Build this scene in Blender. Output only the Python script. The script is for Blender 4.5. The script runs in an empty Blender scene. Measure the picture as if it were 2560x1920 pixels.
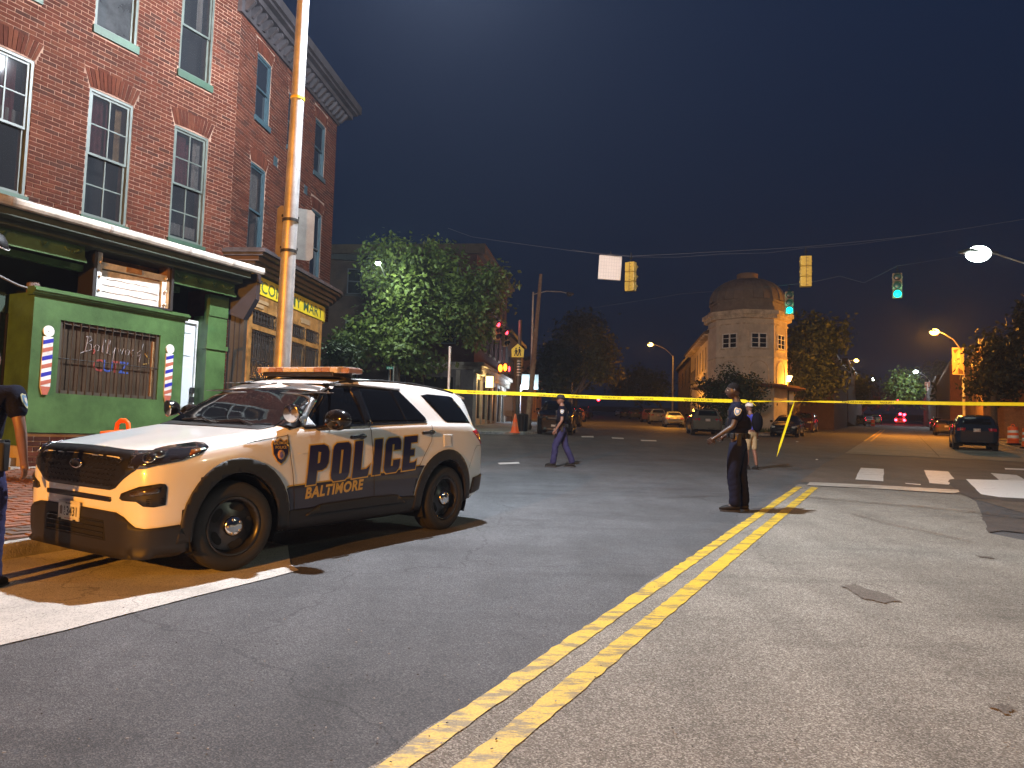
import bpy, bmesh, math, random
from mathutils import Vector, Matrix, Euler
from mathutils.bvhtree import BVHTree
rnd = random.Random(7)
R = math.radians
SC = bpy.context.scene
COL = SC.collection
# ------------------------------------------------------------------ camera
FOC, PITCH, ROLL, EYE = 1900.0, R(4.1), R(1.6), 1.5
FW = Vector((0, math.cos(PITCH), math.sin(PITCH)))
U0 = Vector((0, -math.sin(PITCH), math.cos(PITCH)))
R0 = Vector((1, 0, 0))
UP = U0 * math.cos(ROLL) - R0 * math.sin(ROLL)
RT = R0 * math.cos(ROLL) + U0 * math.sin(ROLL)
CAM = Vector((0, 0, EYE))
cd = bpy.data.cameras.new('camera')
cam = bpy.data.objects.new('camera', cd)
COL.objects.link(cam)
cd.sensor_width = 36.0
cd.lens = 36.0 * FOC / 2560.0
cd.clip_start, cd.clip_end = 0.05, 3000
cam.matrix_world = Matrix(((RT.x, UP.x, -FW.x, CAM.x), (RT.y, UP.y, -FW.y, CAM.y), (RT.z, UP.z, -FW.z, CAM.z), (0, 0, 0, 1)))
SC.camera = cam
# ------------------------------------------------------------------ night sky
W = bpy.data.worlds.new('World'); SC.world = W; W.use_nodes = True
wn = W.node_tree.nodes; wl = W.node_tree.links
bg = wn['Background']
tc = wn.new('ShaderNodeTexCoord'); sx = wn.new('ShaderNodeSeparateXYZ'); cr = wn.new('ShaderNodeValToRGB')
wl.new(tc.outputs['Generated'], sx.inputs[0]); wl.new(sx.outputs['Z'], cr.inputs[0]); wl.new(cr.outputs[0], bg.inputs['Color'])
cr.color_ramp.elements[0].position = 0.0; cr.color_ramp.elements[0].color = (0.0013, 0.0042, 0.0105, 1)
cr.color_ramp.elements[1].position = 0.55; cr.color_ramp.elements[1].color = (0.0034, 0.0105, 0.0330, 1)
bg.inputs['Strength'].default_value = 1.0
SC.view_settings.view_transform = 'Standard'; SC.view_settings.look = 'None'
SC.view_settings.exposure = 0.25; SC.view_settings.gamma = 1.0
SC.view_settings.use_curve_mapping = False
SC.cycles.use_denoising = True
SC.cycles.max_bounces = 6
SC.cycles.transparent_max_bounces = 12
SC.cycles.sample_clamp_indirect = 4.0
# ------------------------------------------------------------------ frames of reference
SLOPE = 0.042
def G(x, y): return SLOPE * y
AZ = R(27.1)          # the street the camera stands in
AC = R(7.6)           # the middle street
DS = Vector((math.sin(AZ), math.cos(AZ))); NR = Vector((math.cos(AZ), -math.sin(AZ)))
DC = Vector((math.sin(AC), math.cos(AC))); NC = Vector((math.cos(AC), -math.sin(AC)))
def ws(s, n): return DS * s + NR * n
def ray(u, v): return FW + RT * ((u - 1280) / FOC) - UP * ((v - 960) / FOC)
def gp(u, v, h=0.0):
    d = ray(u, v); t = (EYE - h) / (SLOPE * d.y - d.z); return CAM + d * t
def at(u, v, Y):
    d = ray(u, v); return CAM + d * (Y / d.y)
def st(P): return P.x * DS.x + P.y * DS.y, P.x * NR.x + P.y * NR.y
# ------------------------------------------------------------------ lamps that give the light
def lamp(name, loc, power, col, r=0.12, spot=None, parent=None):
    ld = bpy.data.lights.new(name, 'SPOT' if spot else 'POINT')
    ld.energy = power; ld.color = col; ld.shadow_soft_size = r
    if spot: ld.spot_size = R(spot); ld.spot_blend = 0.6
    o = bpy.data.objects.new(name, ld); COL.objects.link(o); o.location = loc
    if parent: o.parent = parent
    return o
LED = (0.86, 0.92, 1.0); SOD = (1.0, 0.37, 0.035); LEDG = (0.93, 1.0, 0.72)
L1 = Vector((-1.2, 10.6, 9.35))
lamp('street_lamp_light', L1 - Vector((0, 0, 0.12)), 7000, LED, 0.10)
L2 = Vector((*ws(-20.0, -1.6), 7.0))
lamp('assumed_sodium_light', L2, 33000, SOD, 0.12)  # unseen lamp assumed behind the camera, from the orange on the patrol car
# ------------------------------------------------------------------ materials
MATS = {}
def mat(name, col, rough=0.6, metal=0.0, var=0.0, vs=3.0, bump=0.0, bs=40.0, coat=0.0, emit=None, es=1.0, spec=0.5, alpha=1.0, stain=0.0, ss=1.2, trans=0.0, var2=0.0, vs2=60.0):
    if name in MATS: return MATS[name]
    m = bpy.data.materials.new(name); m.use_nodes = True
    nt = m.node_tree; b = nt.nodes['Principled BSDF']
    b.inputs['Roughness'].default_value = rough; b.inputs['Metallic'].default_value = metal
    b.inputs['Coat Weight'].default_value = coat; b.inputs['Coat Roughness'].default_value = 0.04
    b.inputs['Specular IOR Level'].default_value = spec
    b.inputs['Transmission Weight'].default_value = trans
    c = (*col, 1.0); b.inputs['Base Color'].default_value = c
    if alpha < 1: b.inputs['Alpha'].default_value = alpha
    last = None
    geo = nt.nodes.new('ShaderNodeNewGeometry')
    def layer(scale, amt, lo, det=5, rough_=0.6):
        nonlocal last
        n = nt.nodes.new('ShaderNodeTexNoise'); n.inputs['Scale'].default_value = scale; n.inputs['Detail'].default_value = det
        n.inputs['Roughness'].default_value = rough_
        nt.links.new(geo.outputs['Position'], n.inputs['Vector'])
        r = nt.nodes.new('ShaderNodeMapRange'); r.inputs['From Min'].default_value = lo; r.inputs['From Max'].default_value = 1 - lo
        r.inputs['To Min'].default_value = 1 - amt; r.inputs['To Max'].default_value = 1 + amt
        nt.links.new(n.outputs['Fac'], r.inputs['Value'])
        mx = nt.nodes.new('ShaderNodeMix'); mx.data_type = 'RGBA'; mx.blend_type = 'MULTIPLY'; mx.inputs['Factor'].default_value = 1
        if last is None: mx.inputs['A'].default_value = c
        else: nt.links.new(last, mx.inputs['A'])
        nt.links.new(r.outputs['Result'], mx.inputs['B']); last = mx.outputs['Result']
    if var: layer(vs, var, 0.3)
    if var2: layer(vs2, var2, 0.3, 2)
    if stain: layer(ss, stain, 0.38, 8, 0.7)
    if last is not None: nt.links.new(last, b.inputs['Base Color'])
    if bump:
        n = nt.nodes.new('ShaderNodeTexNoise'); n.inputs['Scale'].default_value = bs; n.inputs['Detail'].default_value = 4
        nt.links.new(geo.outputs['Position'], n.inputs['Vector'])
        bp = nt.nodes.new('ShaderNodeBump'); bp.inputs['Strength'].default_value = bump; bp.inputs['Distance'].default_value = 0.02
        nt.links.new(n.outputs['Fac'], bp.inputs['Height']); nt.links.new(bp.outputs['Normal'], b.inputs['Normal'])
    if emit is not None:
        b.inputs['Emission Color'].default_value = (*emit, 1); b.inputs['Emission Strength'].default_value = es
    MATS[name] = m
    return m
def road_mat(name, base, speck, speck_amt, patch, scale=150.0, rough=0.8):
    """tarmac: aggregate grains, blotches, faint tyre polish"""
    m = bpy.data.materials.new(name); m.use_nodes = True; nt = m.node_tree; b = nt.nodes['Principled BSDF']
    b.inputs['Roughness'].default_value = rough; b.inputs['Specular IOR Level'].default_value = 0.35
    geo = nt.nodes.new('ShaderNodeNewGeometry'); P = geo.outputs['Position']
    def noise(s, d=3, r=0.6):
        n = nt.nodes.new('ShaderNodeTexNoise'); n.inputs['Scale'].default_value = s; n.inputs['Detail'].default_value = d; n.inputs['Roughness'].default_value = r
        nt.links.new(P, n.inputs['Vector']); return n.outputs['Fac']
    def rng(v, a, b_, c, d):
        r = nt.nodes.new('ShaderNodeMapRange')
        for k, x in zip(('From Min', 'From Max', 'To Min', 'To Max'), (a, b_, c, d)): r.inputs[k].default_value = x
        nt.links.new(v, r.inputs['Value']); return r.outputs['Result']
    def mix(f, A, B, mode='MIX'):
        x = nt.nodes.new('ShaderNodeMix'); x.data_type = 'RGBA'; x.blend_type = mode
        for k, v in (('Factor', f), ('A', A), ('B', B)):
            if isinstance(v, (int, float)): x.inputs[k].default_value = v if k == 'Factor' else (v, v, v, 1)
            elif isinstance(v, tuple): x.inputs[k].default_value = (*v, 1)
            else: nt.links.new(v, x.inputs[k])
        return x.outputs['Result']
    vor = nt.nodes.new('ShaderNodeTexVoronoi'); vor.inputs['Scale'].default_value = scale; nt.links.new(P, vor.inputs['Vector'])
    sp = nt.nodes.new('ShaderNodeSeparateColor'); nt.links.new(vor.outputs['Color'], sp.inputs[0])
    grains = rng(sp.outputs[0], 0.45, 1.0, 0.0, speck_amt)
    c = mix(grains, base, speck)
    dk = rng(sp.outputs[1], 0.6, 1.0, 1.0, 0.55)
    c = mix(1.0, c, dk, 'MULTIPLY')
    c = mix(1.0, c, rng(noise(0.55, 6, 0.65), 0.3, 0.7, 1 - patch, 1 + patch), 'MULTIPLY')
    c = mix(1.0, c, rng(noise(4.0, 5, 0.7), 0.3, 0.7, 0.9, 1.12), 'MULTIPLY')
    mp = nt.nodes.new('ShaderNodeMapping'); mp.inputs['Rotation'].default_value[2] = AZ; mp.inputs['Scale'].default_value = (1.1, 0.06, 0.4)
    nt.links.new(P, mp.inputs['Vector'])
    sn = nt.nodes.new('ShaderNodeTexNoise'); sn.inputs['Scale'].default_value = 1.5; sn.inputs['Detail'].default_value = 6; nt.links.new(mp.outputs[0], sn.inputs['Vector'])
    c = mix(1.0, c, rng(sn.outputs['Fac'], 0.3, 0.7, 0.86, 1.14), 'MULTIPLY')
    sm = nt.nodes.new('ShaderNodeMapping'); sm.inputs['Rotation'].default_value[2] = 0.35; sm.inputs['Scale'].default_value = (0.35, 2.6, 0.4); nt.links.new(P, sm.inputs['Vector'])
    s2 = nt.nodes.new('ShaderNodeTexNoise'); s2.inputs['Scale'].default_value = 0.9; s2.inputs['Detail'].default_value = 7; nt.links.new(sm.outputs[0], s2.inputs['Vector'])
    c = mix(1.0, c, rng(s2.outputs['Fac'], 0.52, 0.72, 1.0, 0.80), 'MULTIPLY')
    cv = nt.nodes.new('ShaderNodeTexVoronoi'); cv.feature = 'DISTANCE_TO_EDGE'; cv.inputs['Scale'].default_value = 0.23; cv.inputs['Randomness'].default_value = 1
    wv = nt.nodes.new('ShaderNodeVectorMath'); wv.operation = 'ADD'
    wn_ = nt.nodes.new('ShaderNodeTexNoise'); wn_.inputs['Scale'].default_value = 1.3; wn_.inputs['Detail'].default_value = 8; nt.links.new(P, wn_.inputs['Vector'])
    nt.links.new(P, wv.inputs[0]); nt.links.new(wn_.outputs['Color'], wv.inputs[1]); nt.links.new(wv.outputs[0], cv.inputs['Vector'])
    c = mix(1.0, c, rng(cv.outputs['Distance'], 0.0, 0.0035, 0.62, 1.0), 'MULTIPLY')
    nt.links.new(c, b.inputs['Base Color'])
    bp = nt.nodes.new('ShaderNodeBump'); bp.inputs['Strength'].default_value = 0.55; bp.inputs['Distance'].default_value = 0.006
    nt.links.new(vor.outputs['Distance'], bp.inputs['Height']); nt.links.new(bp.outputs['Normal'], b.inputs['Normal'])
    MATS[name] = m; return m
def worn_mat(name, col, under, amount=0.5, rough=0.6, scale=5.0, crack=True):
    """road paint, worn through to the tarmac below"""
    m = bpy.data.materials.new(name); m.use_nodes = True; nt = m.node_tree; b = nt.nodes['Principled BSDF']
    b.inputs['Roughness'].default_value = rough
    geo = nt.nodes.new('ShaderNodeNewGeometry'); P = geo.outputs['Position']
    n = nt.nodes.new('ShaderNodeTexNoise'); n.inputs['Scale'].default_value = scale; n.inputs['Detail'].default_value = 9; n.inputs['Roughness'].default_value = 0.75
    mp = nt.nodes.new('ShaderNodeMapping'); mp.inputs['Rotation'].default_value[2] = AZ; mp.inputs['Scale'].default_value = (0.5, 1.6, 1)
    nt.links.new(P, mp.inputs['Vector']); nt.links.new(mp.outputs[0], n.inputs['Vector'])
    r = nt.nodes.new('ShaderNodeValToRGB'); r.color_ramp.elements[0].position = 0.60 - amount * 0.14; r.color_ramp.elements[1].position = 0.66 - amount * 0.12
    r.color_ramp.elements[0].color = (1, 1, 1, 1); r.color_ramp.elements[1].color = (0, 0, 0, 1)
    nt.links.new(n.outputs['Fac'], r.inputs[0])
    n2 = nt.nodes.new('ShaderNodeTexNoise'); n2.inputs['Scale'].default_value = 90; n2.inputs['Detail'].default_value = 3; nt.links.new(P, n2.inputs['Vector'])
    r2 = nt.nodes.new('ShaderNodeMapRange'); r2.inputs['From Min'].default_value = 0.3; r2.inputs['From Max'].default_value = 0.7; r2.inputs['To Min'].default_value = 0.78; r2.inputs['To Max'].default_value = 1.15
    nt.links.new(n2.outputs['Fac'], r2.inputs['Value'])
    fac = r.outputs['Color']
    x = nt.nodes.new('ShaderNodeMix'); x.data_type = 'RGBA'; x.inputs['A'].default_value = (*[c * 0.30 + u * 0.70 for c, u in zip(col, under)], 1); x.inputs['B'].default_value = (*col, 1)
    nt.links.new(fac, x.inputs['Factor'])
    y = nt.nodes.new('ShaderNodeMix'); y.data_type = 'RGBA'; y.blend_type = 'MULTIPLY'; y.inputs['Factor'].default_value = 1
    nt.links.new(x.outputs['Result'], y.inputs['A']); nt.links.new(r2.outputs['Result'], y.inputs['B'])
    out = y.outputs['Result']
    if crack:
        cv = nt.nodes.new('ShaderNodeTexVoronoi'); cv.feature = 'DISTANCE_TO_EDGE'; cv.inputs['Scale'].default_value = 9.0
        wv = nt.nodes.new('ShaderNodeVectorMath'); wv.operation = 'MULTIPLY_ADD'; wv.inputs[1].default_value = (0.12, 0.12, 0.12)
        nt.links.new(n2.outputs['Color'], wv.inputs[0]); nt.links.new(P, wv.inputs[2]); nt.links.new(wv.outputs[0], cv.inputs['Vector'])
        r3 = nt.nodes.new('ShaderNodeMapRange'); r3.inputs['From Max'].default_value = 0.022; r3.inputs['To Min'].default_value = 0.6
        nt.links.new(cv.outputs['Distance'], r3.inputs['Value'])
        z = nt.nodes.new('ShaderNodeMix'); z.data_type = 'RGBA'; z.blend_type = 'MULTIPLY'; z.inputs['Factor'].default_value = 1
        nt.links.new(out, z.inputs['A']); nt.links.new(r3.outputs['Result'], z.inputs['B']); out = z.outputs['Result']
    nt.links.new(out, b.inputs['Base Color'])
    MATS[name] = m; return m
def leaf_mat(name, col, rough=0.55):
    m = bpy.data.materials.new(name); m.use_nodes = True; nt = m.node_tree; b = nt.nodes['Principled BSDF']
    b.inputs['Roughness'].default_value = rough
    at_ = nt.nodes.new('ShaderNodeAttribute'); at_.attribute_name = 'tone'
    x = nt.nodes.new('ShaderNodeMix'); x.data_type = 'RGBA'
    x.inputs['A'].default_value = (col[0] * 0.5, col[1] * 0.55, col[2] * 0.6, 1); x.inputs['B'].default_value = (col[0] * 1.6, col[1] * 1.35, col[2] * 1.1, 1)
    nt.links.new(at_.outputs['Fac'], x.inputs['Factor']); nt.links.new(x.outputs['Result'], b.inputs['Base Color'])
    b.inputs['Subsurface Weight'].default_value = 0.0
    tr = nt.nodes.new('ShaderNodeBsdfTranslucent'); nt.links.new(x.outputs['Result'], tr.inputs['Color'])
    ms = nt.nodes.new('ShaderNodeMixShader'); ms.inputs[0].default_value = 0.3
    nt.links.new(b.outputs[0], ms.inputs[1]); nt.links.new(tr.outputs[0], ms.inputs[2]); nt.links.new(ms.outputs[0], nt.nodes['Material Output'].inputs['Surface'])
    MATS[name] = m; return m
# ------------------------------------------------------------------ mesh building helpers
class MB:
    def __init__(s): s.v = []; s.f = []; s.m = []; s.sm = []; s.xf = None
    def add(s, vs, fs, mi=0, smooth=False):
        o = len(s.v)
        if s.xf is not None: vs = [s.xf @ Vector(v) for v in vs]
        s.v += [tuple(v) for v in vs]; s.f += [tuple(i + o for i in f) for f in fs]; s.m += [mi] * len(fs); s.sm += [smooth] * len(fs)
        return s
    def box(s, x0, x1, y0, y1, z0, z1, mi=0):
        return s.add([(x0, y0, z0), (x1, y0, z0), (x1, y1, z0), (x0, y1, z0), (x0, y0, z1), (x1, y0, z1), (x1, y1, z1), (x0, y1, z1)],
                     [(0, 3, 2, 1), (4, 5, 6, 7), (0, 1, 5, 4), (1, 2, 6, 5), (2, 3, 7, 6), (3, 0, 4, 7)], mi)
    def cbox(s, c, d, rz=0, mi=0, rx=0, ry=0):
        M = Matrix.Translation(c) @ Euler((rx, ry, rz)).to_matrix().to_4x4()
        x, y, z = [k / 2 for k in d]
        vs = [M @ Vector(p) for p in [(-x, -y, -z), (x, -y, -z), (x, y, -z), (-x, y, -z), (-x, -y, z), (x, -y, z), (x, y, z), (-x, y, z)]]
        return s.add(vs, [(0, 3, 2, 1), (4, 5, 6, 7), (0, 1, 5, 4), (1, 2, 6, 5), (2, 3, 7, 6), (3, 0, 4, 7)], mi)
    def tube(s, pts, rad, n=8, mi=0, cap=True, smooth=True):
        pts = [Vector(p) for p in pts]; k = len(pts)
        if isinstance(rad, (int, float)): rad = [rad] * k
        ref = None; vs = []
        for i, p in enumerate(pts):
            t = (pts[min(i + 1, k - 1)] - pts[max(i - 1, 0)])
            t = t.normalized() if t.length > 1e-9 else Vector((0, 0, 1))
            if ref is None: ref = Vector((0, 0, 1)) if abs(t.z) < 0.9 else Vector((1, 0, 0))
            a = t.cross(ref).normalized(); b = t.cross(a).normalized(); ref = a.cross(t)
            r = rad[i]; rr = r if isinstance(r, (tuple, list)) else (r, r)
            for j in range(n):
                q = 2 * math.pi * j / n; vs.append(p + a * (math.cos(q) * rr[0]) + b * (math.sin(q) * rr[1]))
        fs = [(i * n + j, (i + 1) * n + j, (i + 1) * n + (j + 1) % n, i * n + (j + 1) % n) for i in range(k - 1) for j in range(n)]
        o = len(s.f); s.add(vs, fs, mi, smooth)
        if cap: s.add([vs[j] for j in range(n)], [tuple(range(n))], mi); s.add([vs[(k - 1) * n + j] for j in range(n)], [tuple(reversed(range(n)))], mi)
        return s
    def lathe(s, prof, n=20, c=(0, 0, 0), axis='z', mi=0, smooth=True, mis=None):
        vs = []
        for r, z in prof:
            for j in range(n):
                q = 2 * math.pi * j / n; x, y = r * math.cos(q), r * math.sin(q)
                p = (x, y, z) if axis == 'z' else ((x, z, y) if axis == 'y' else (z, x, y))
                vs.append((p[0] + c[0], p[1] + c[1], p[2] + c[2]))
        for i in range(len(prof) - 1):
            fs = [(i * n + j, i * n + (j + 1) % n, (i + 1) * n + (j + 1) % n, (i + 1) * n + j) for j in range(n)]
            if i == 0: base = len(s.v); s.add(vs, [], mi)
            s.f += [tuple(k + base for k in f) for f in fs]; s.m += [mis[i] if mis else mi] * n; s.sm += [smooth] * n
        return s
    def prism(s, poly, y0, y1, mi=0, plane='xz'):
        n = len(poly)
        P = (lambda p, t: (p[0], t, p[1])) if plane == 'xz' else ((lambda p, t: (p[0], p[1], t)) if plane == 'xy' else (lambda p, t: (t, p[0], p[1])))
        vs = [P(p, y0) for p in poly] + [P(p, y1) for p in poly]
        return s.add(vs, [tuple(range(n)), tuple(reversed(range(n, 2 * n)))] + [(i, i + n, (i + 1) % n + n, (i + 1) % n) for i in range(n)], mi)
    def ball(s, c, r, n=10, m=7, mi=0):
        rr = r if isinstance(r, (tuple, list)) else (r, r, r); vs = []
        for i in range(m + 1):
            a = math.pi * i / m
            for j in range(n):
                q = 2 * math.pi * j / n
                vs.append((c[0] + rr[0] * math.sin(a) * math.cos(q), c[1] + rr[1] * math.sin(a) * math.sin(q), c[2] + rr[2] * math.cos(a)))
        return s.add(vs, [(i * n + j, (i + 1) * n + j, (i + 1) * n + (j + 1) % n, i * n + (j + 1) % n) for i in range(m) for j in range(n)], mi, True)
    def mesh(s, name, mats, fix=True):
        me = bpy.data.meshes.new(name); me.from_pydata(s.v, [], s.f)
        for m in (mats if isinstance(mats, (list, tuple)) else [mats]): me.materials.append(m)
        me.polygons.foreach_set('material_index', s.m); me.polygons.foreach_set('use_smooth', s.sm)
        if fix:
            bm = bmesh.new(); bm.from_mesh(me); bmesh.ops.recalc_face_normals(bm, faces=bm.faces); bm.to_mesh(me); bm.free()
        me.update(); return me
    def build(s, name, mats, parent=None, loc=None, rz=0, bevel=0):
        o = link(name, s.mesh(name, mats), parent, loc, rz)
        if bevel:
            b = o.modifiers.new('bevel', 'BEVEL'); b.width = bevel; b.segments = 2; b.limit_method = 'ANGLE'
        return o
def link(name, me, parent=None, loc=None, rz=0):
    o = bpy.data.objects.new(name, me); COL.objects.link(o)
    if loc is not None: o.location = loc
    if rz: o.rotation_euler.z = rz
    if parent: o.parent = parent
    return o
def tag(o, label=None, cat=None, group=None, kind=None):
    if label: o['label'] = label
    if cat: o['category'] = cat
    if group: o['group'] = group
    if kind: o['kind'] = kind
    return o
def thing(name, label, cat, loc=(0, 0, 0), rz=0, group=None):
    o = bpy.data.objects.new(name, None); COL.objects.link(o); o.empty_display_size = 0.2
    o.location = loc; o.rotation_euler = (0, 0, rz); tag(o, label, cat, group); return o
def copy_tree(o, parent=None):
    c = o.copy(); COL.objects.link(c); c.parent = parent
    for ch in list(o.children): copy_tree(ch, c)
    return c
def ground_poly(name, poly, m, lift=0.0, thick=0.0, kind='structure', grid=None, parent=None):
    """a flat sheet (or a raised slab) lying on the sloping ground; poly in world xy"""
    mb = MB(); n = len(poly)
    top = [(p[0], p[1], G(p[0], p[1]) + lift) for p in poly]
    if thick:
        bot = [(p[0], p[1], G(p[0], p[1]) + lift - thick) for p in poly]
        mb.add(top + bot, [tuple(range(n))] + [(i, (i + 1) % n, (i + 1) % n + n, i + n) for i in range(n)])
    else: mb.add(top, [tuple(range(n))])
    me = mb.mesh(name, m)
    bm = bmesh.new(); bm.from_mesh(me); bmesh.ops.triangulate(bm, faces=bm.faces)
    for f in bm.faces:
        if abs(f.normal.z) > 0.5 and f.normal.z < 0: f.normal_flip()
    bm.to_mesh(me); bm.free()
    o = link(name, me, parent)
    if kind and not parent: o['kind'] = kind
    return o
def text_mesh(txt, size=1.0, bold=0.0, shear=0.0, sx=1.0, spacing=1.0, extrude=0.0, align='LEFT', res=3):
    c = bpy.data.curves.new('t', 'FONT'); c.body = txt; c.size = size; c.offset = bold; c.shear = shear; c.space_character = spacing
    c.align_x = align; c.extrude = extrude; c.resolution_u = res; c.fill_mode = 'BOTH' if extrude else 'FRONT'
    o = bpy.data.objects.new('t', c); COL.objects.link(o)
    dg = bpy.context.evaluated_depsgraph_get(); me = bpy.data.meshes.new_from_object(o.evaluated_get(dg), depsgraph=dg)
    bpy.data.objects.remove(o); bpy.data.curves.remove(c)
    for v in me.vertices: v.co.x *= sx
    return me
def text_obj(name, txt, m, size, M, parent=None, **k):
    me = text_mesh(txt, size, **k); me.transform(M); me.materials.clear(); me.materials.append(m); me.name = name
    return link(name, me, parent)
# ------------------------------------------------------------------ ground, roads, pavements
road_mat('new_tarmac', (0.066, 0.069, 0.075), (0.21, 0.21, 0.215), 0.55, 0.24, 150, 0.78)
road_mat('old_tarmac', (0.168, 0.152, 0.128), (0.52, 0.50, 0.44), 0.75, 0.18, 140, 0.85)
road_mat('brown_tarmac', (0.115, 0.092, 0.075), (0.22, 0.19, 0.16), 0.4, 0.12, 110, 0.8)
road_mat('road_concrete', (0.24, 0.21, 0.175), (0.33, 0.30, 0.26), 0.4, 0.12, 110, 0.8)
road_mat('gutter_concrete', (0.52, 0.50, 0.46), (0.6, 0.58, 0.54), 0.3, 0.12, 120, 0.8)
road_mat('patch_tarmac', (0.075, 0.066, 0.062), (0.12, 0.11, 0.11), 0.4, 0.15, 110, 0.8)
worn_mat('yellow_paint', (0.66, 0.44, 0.025), (0.10, 0.09, 0.08), 0.75)
worn_mat('white_paint', (0.62, 0.62, 0.60), (0.12, 0.11, 0.10), 0.35, crack=False)
worn_mat('fresh_white_paint', (0.80, 0.81, 0.80), (0.3, 0.3, 0.3), 0.1, crack=False)
worn_mat('old_white_paint', (0.42, 0.40, 0.36), (0.12, 0.11, 0.10), 0.7, crack=False)
road_mat('stain_tarmac', (0.115, 0.10, 0.085), (0.30, 0.27, 0.23), 0.5, 0.2, 140)
mat('earth', (0.03, 0.03, 0.022), 0.95, var=0.4, vs=0.8)
mat('kerb_stone', (0.33, 0.32, 0.29), 0.85, var=0.2, vs=6, stain=0.35, ss=2.5, bump=0.5, bs=60)
mat('walk_concrete', (0.20, 0.185, 0.165), 0.85, var=0.15, vs=3, stain=0.3, bump=0.3)
mat('walk_brick_bed', (0.075, 0.06, 0.05), 0.9, var=0.3, vs=12)
ground_poly('ground', [(-700, -120), (900, -120), (900, 1500), (-700, 1500)], MATS['earth'])
w = ws
left_curb_c = Vector((15.0, 50.5))
def xy(p): return (p[0], p[1])
LC0 = Vector((1.45, 42.3))            # left kerb of the middle street
WT1 = Vector((15.1, 50.6)); WT2 = Vector((17.3, 51.4))   # tip of the wedge block
road = [w(-25, -7.1), w(8.6, -7.1), Vector((-3.6, 21.0)), Vector((-14, 27)), Vector((-60, 30)), Vector((-60, 38.9)), Vector((-2.2, 39.8)), Vector((0.7, 40.8)), LC0,
        LC0 + DC * 420, WT1 + DC * 420, WT1, WT2, WT2 + DS * 330, w(385, 5.3), w(40.5, 5.3), w(39, 5.9), w(38.2, 7.5), w(38.2, 60), w(20, 60), w(-25, 18)]
ground_poly('road', [xy(p) for p in road], MATS['new_tarmac'], 0.004)
def jag(a, b, n, amp, side):
    """points from a to b (street s), n = fixed offset, wandering by amp"""
    k = int(abs(b - a) / 0.16); out = []
    for i in range(k + 1):
        s = a + (b - a) * i / k
        out.append(w(s, side + rnd.uniform(-amp, amp) + amp * math.sin(s * 1.7)))
    return out
edge = jag(-24, 17.35, 0, 0.018, -1.93)
stop_l, stop_r = gp(2025, 1213), gp(2400, 1232)
old = [xy(p) for p in edge] + [xy(gp(2398, 1230)), xy(gp(2440, 1255)), xy(gp(2460, 1300)), xy(gp(2475, 1335)), xy(gp(2560, 1352)), xy(w(15, 14)), xy(w(-24, 14))]
ground_poly('old_road_surface', old, MATS['old_tarmac'], 0.008)
brown = [gp(2000, 1205), gp(2060, 1160), gp(2112, 1134.5), gp(2300, 1146), gp(2560, 1156), w(33, 40), w(14, 40), gp(2560, 1285), gp(2400, 1238), gp(2050, 1214)]
ground_poly('crossing_road_surface', [xy(p) for p in brown], MATS['brown_tarmac'], 0.012)
conc = [gp(2112, 1134.0), gp(2560, 1155.5), w(34, 5.6), w(38.2, 7.3), w(39, 5.9), w(40.5, 5.3), w(100, 5.3), w(100, -1.8)]
ground_poly('concrete_road_surface', [xy(p) for p in conc], MATS['road_concrete'], 0.016)
mb = MB()
for a, b in [((34.0, 1.35), (98, 1.35))]:
    mb.add([(*w(a[0], a[1] - .02), 0), (*w(b[0], b[1] - .02), 0), (*w(b[0], b[1] + .02), 0), (*w(a[0], a[1] + .02), 0)], [(0, 1, 2, 3)])
for s in range(38, 98, 6):
    mb.add([(*w(s, -1.8), 0), (*w(s + .05, -1.8), 0), (*w(s + .05, 5.2), 0), (*w(s, 5.2), 0)], [(0, 1, 2, 3)])
mb.v = [(v[0], v[1], G(v[0], v[1]) + 0.020) for v in mb.v]
tag(mb.build('road_joint', mat('joint', (0.07, 0.06, 0.05), 0.9)), kind='structure')
# parking strip of pale concrete along the near left kerb
gut = [w(-24, -7.1), w(6.2, -7.1), w(6.0, -5.6), w(5.35, -4.95)] + [w(s, -4.71 + rnd.uniform(-.02, .02)) for s in [5.2 - k * .35 for k in range(84)]]
ground_poly('concrete_parking_strip', [xy(p) for p in gut], MATS['gutter_concrete'], 0.012)
def rough_edge(P, amp, n=7):
    out = []
    for a, b in zip(P, P[1:] + P[:1]):
        a, b = Vector(a), Vector(b)
        for i in range(n): q = a.lerp(b, i / n); out.append((q.x + rnd.uniform(-amp, amp), q.y + rnd.uniform(-amp, amp)))
    return out
def paint(name, pts, m, lift=0.022, pix=True):
    P = [xy(gp(*p)) if pix else xy(p) for p in pts]
    if pix: P = rough_edge(P, .018 if 'stain' in name or 'patch' in name else .008, 9 if 'stain' in name else 5)
    return ground_poly(name, P, MATS[m], lift)
def jline(s0, s1, n0, n1, amp0, amp1):
    k = int((s1 - s0) / 0.09)
    return [w(s0 + (s1 - s0) * i / k, n0 + rnd.uniform(-amp0, amp0)) for i in range(k + 1)] + [w(s1 - (s1 - s0) * i / k, n1 + rnd.uniform(-amp1, amp1)) for i in range(k + 1)]
paint('yellow_line', jline(-8, 16.75, -1.925, -1.80, 0.013, 0.005), 'yellow_paint', 0.0135, False)
paint('yellow_line', jline(-8, 16.85, -1.645, -1.505, 0.007, 0.007), 'yellow_paint', 0.0135, False)
paint('yellow_line', jline(50, 96, -1.95, -1.82, 0.005, 0.005), 'yellow_paint', 0.024, False)
paint('yellow_line', jline(50, 96, -1.62, -1.49, 0.005, 0.005), 'yellow_paint', 0.024, False)
def z7(x, y): return 2000 + x / 3.95, 1080 + y / 3.95
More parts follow.
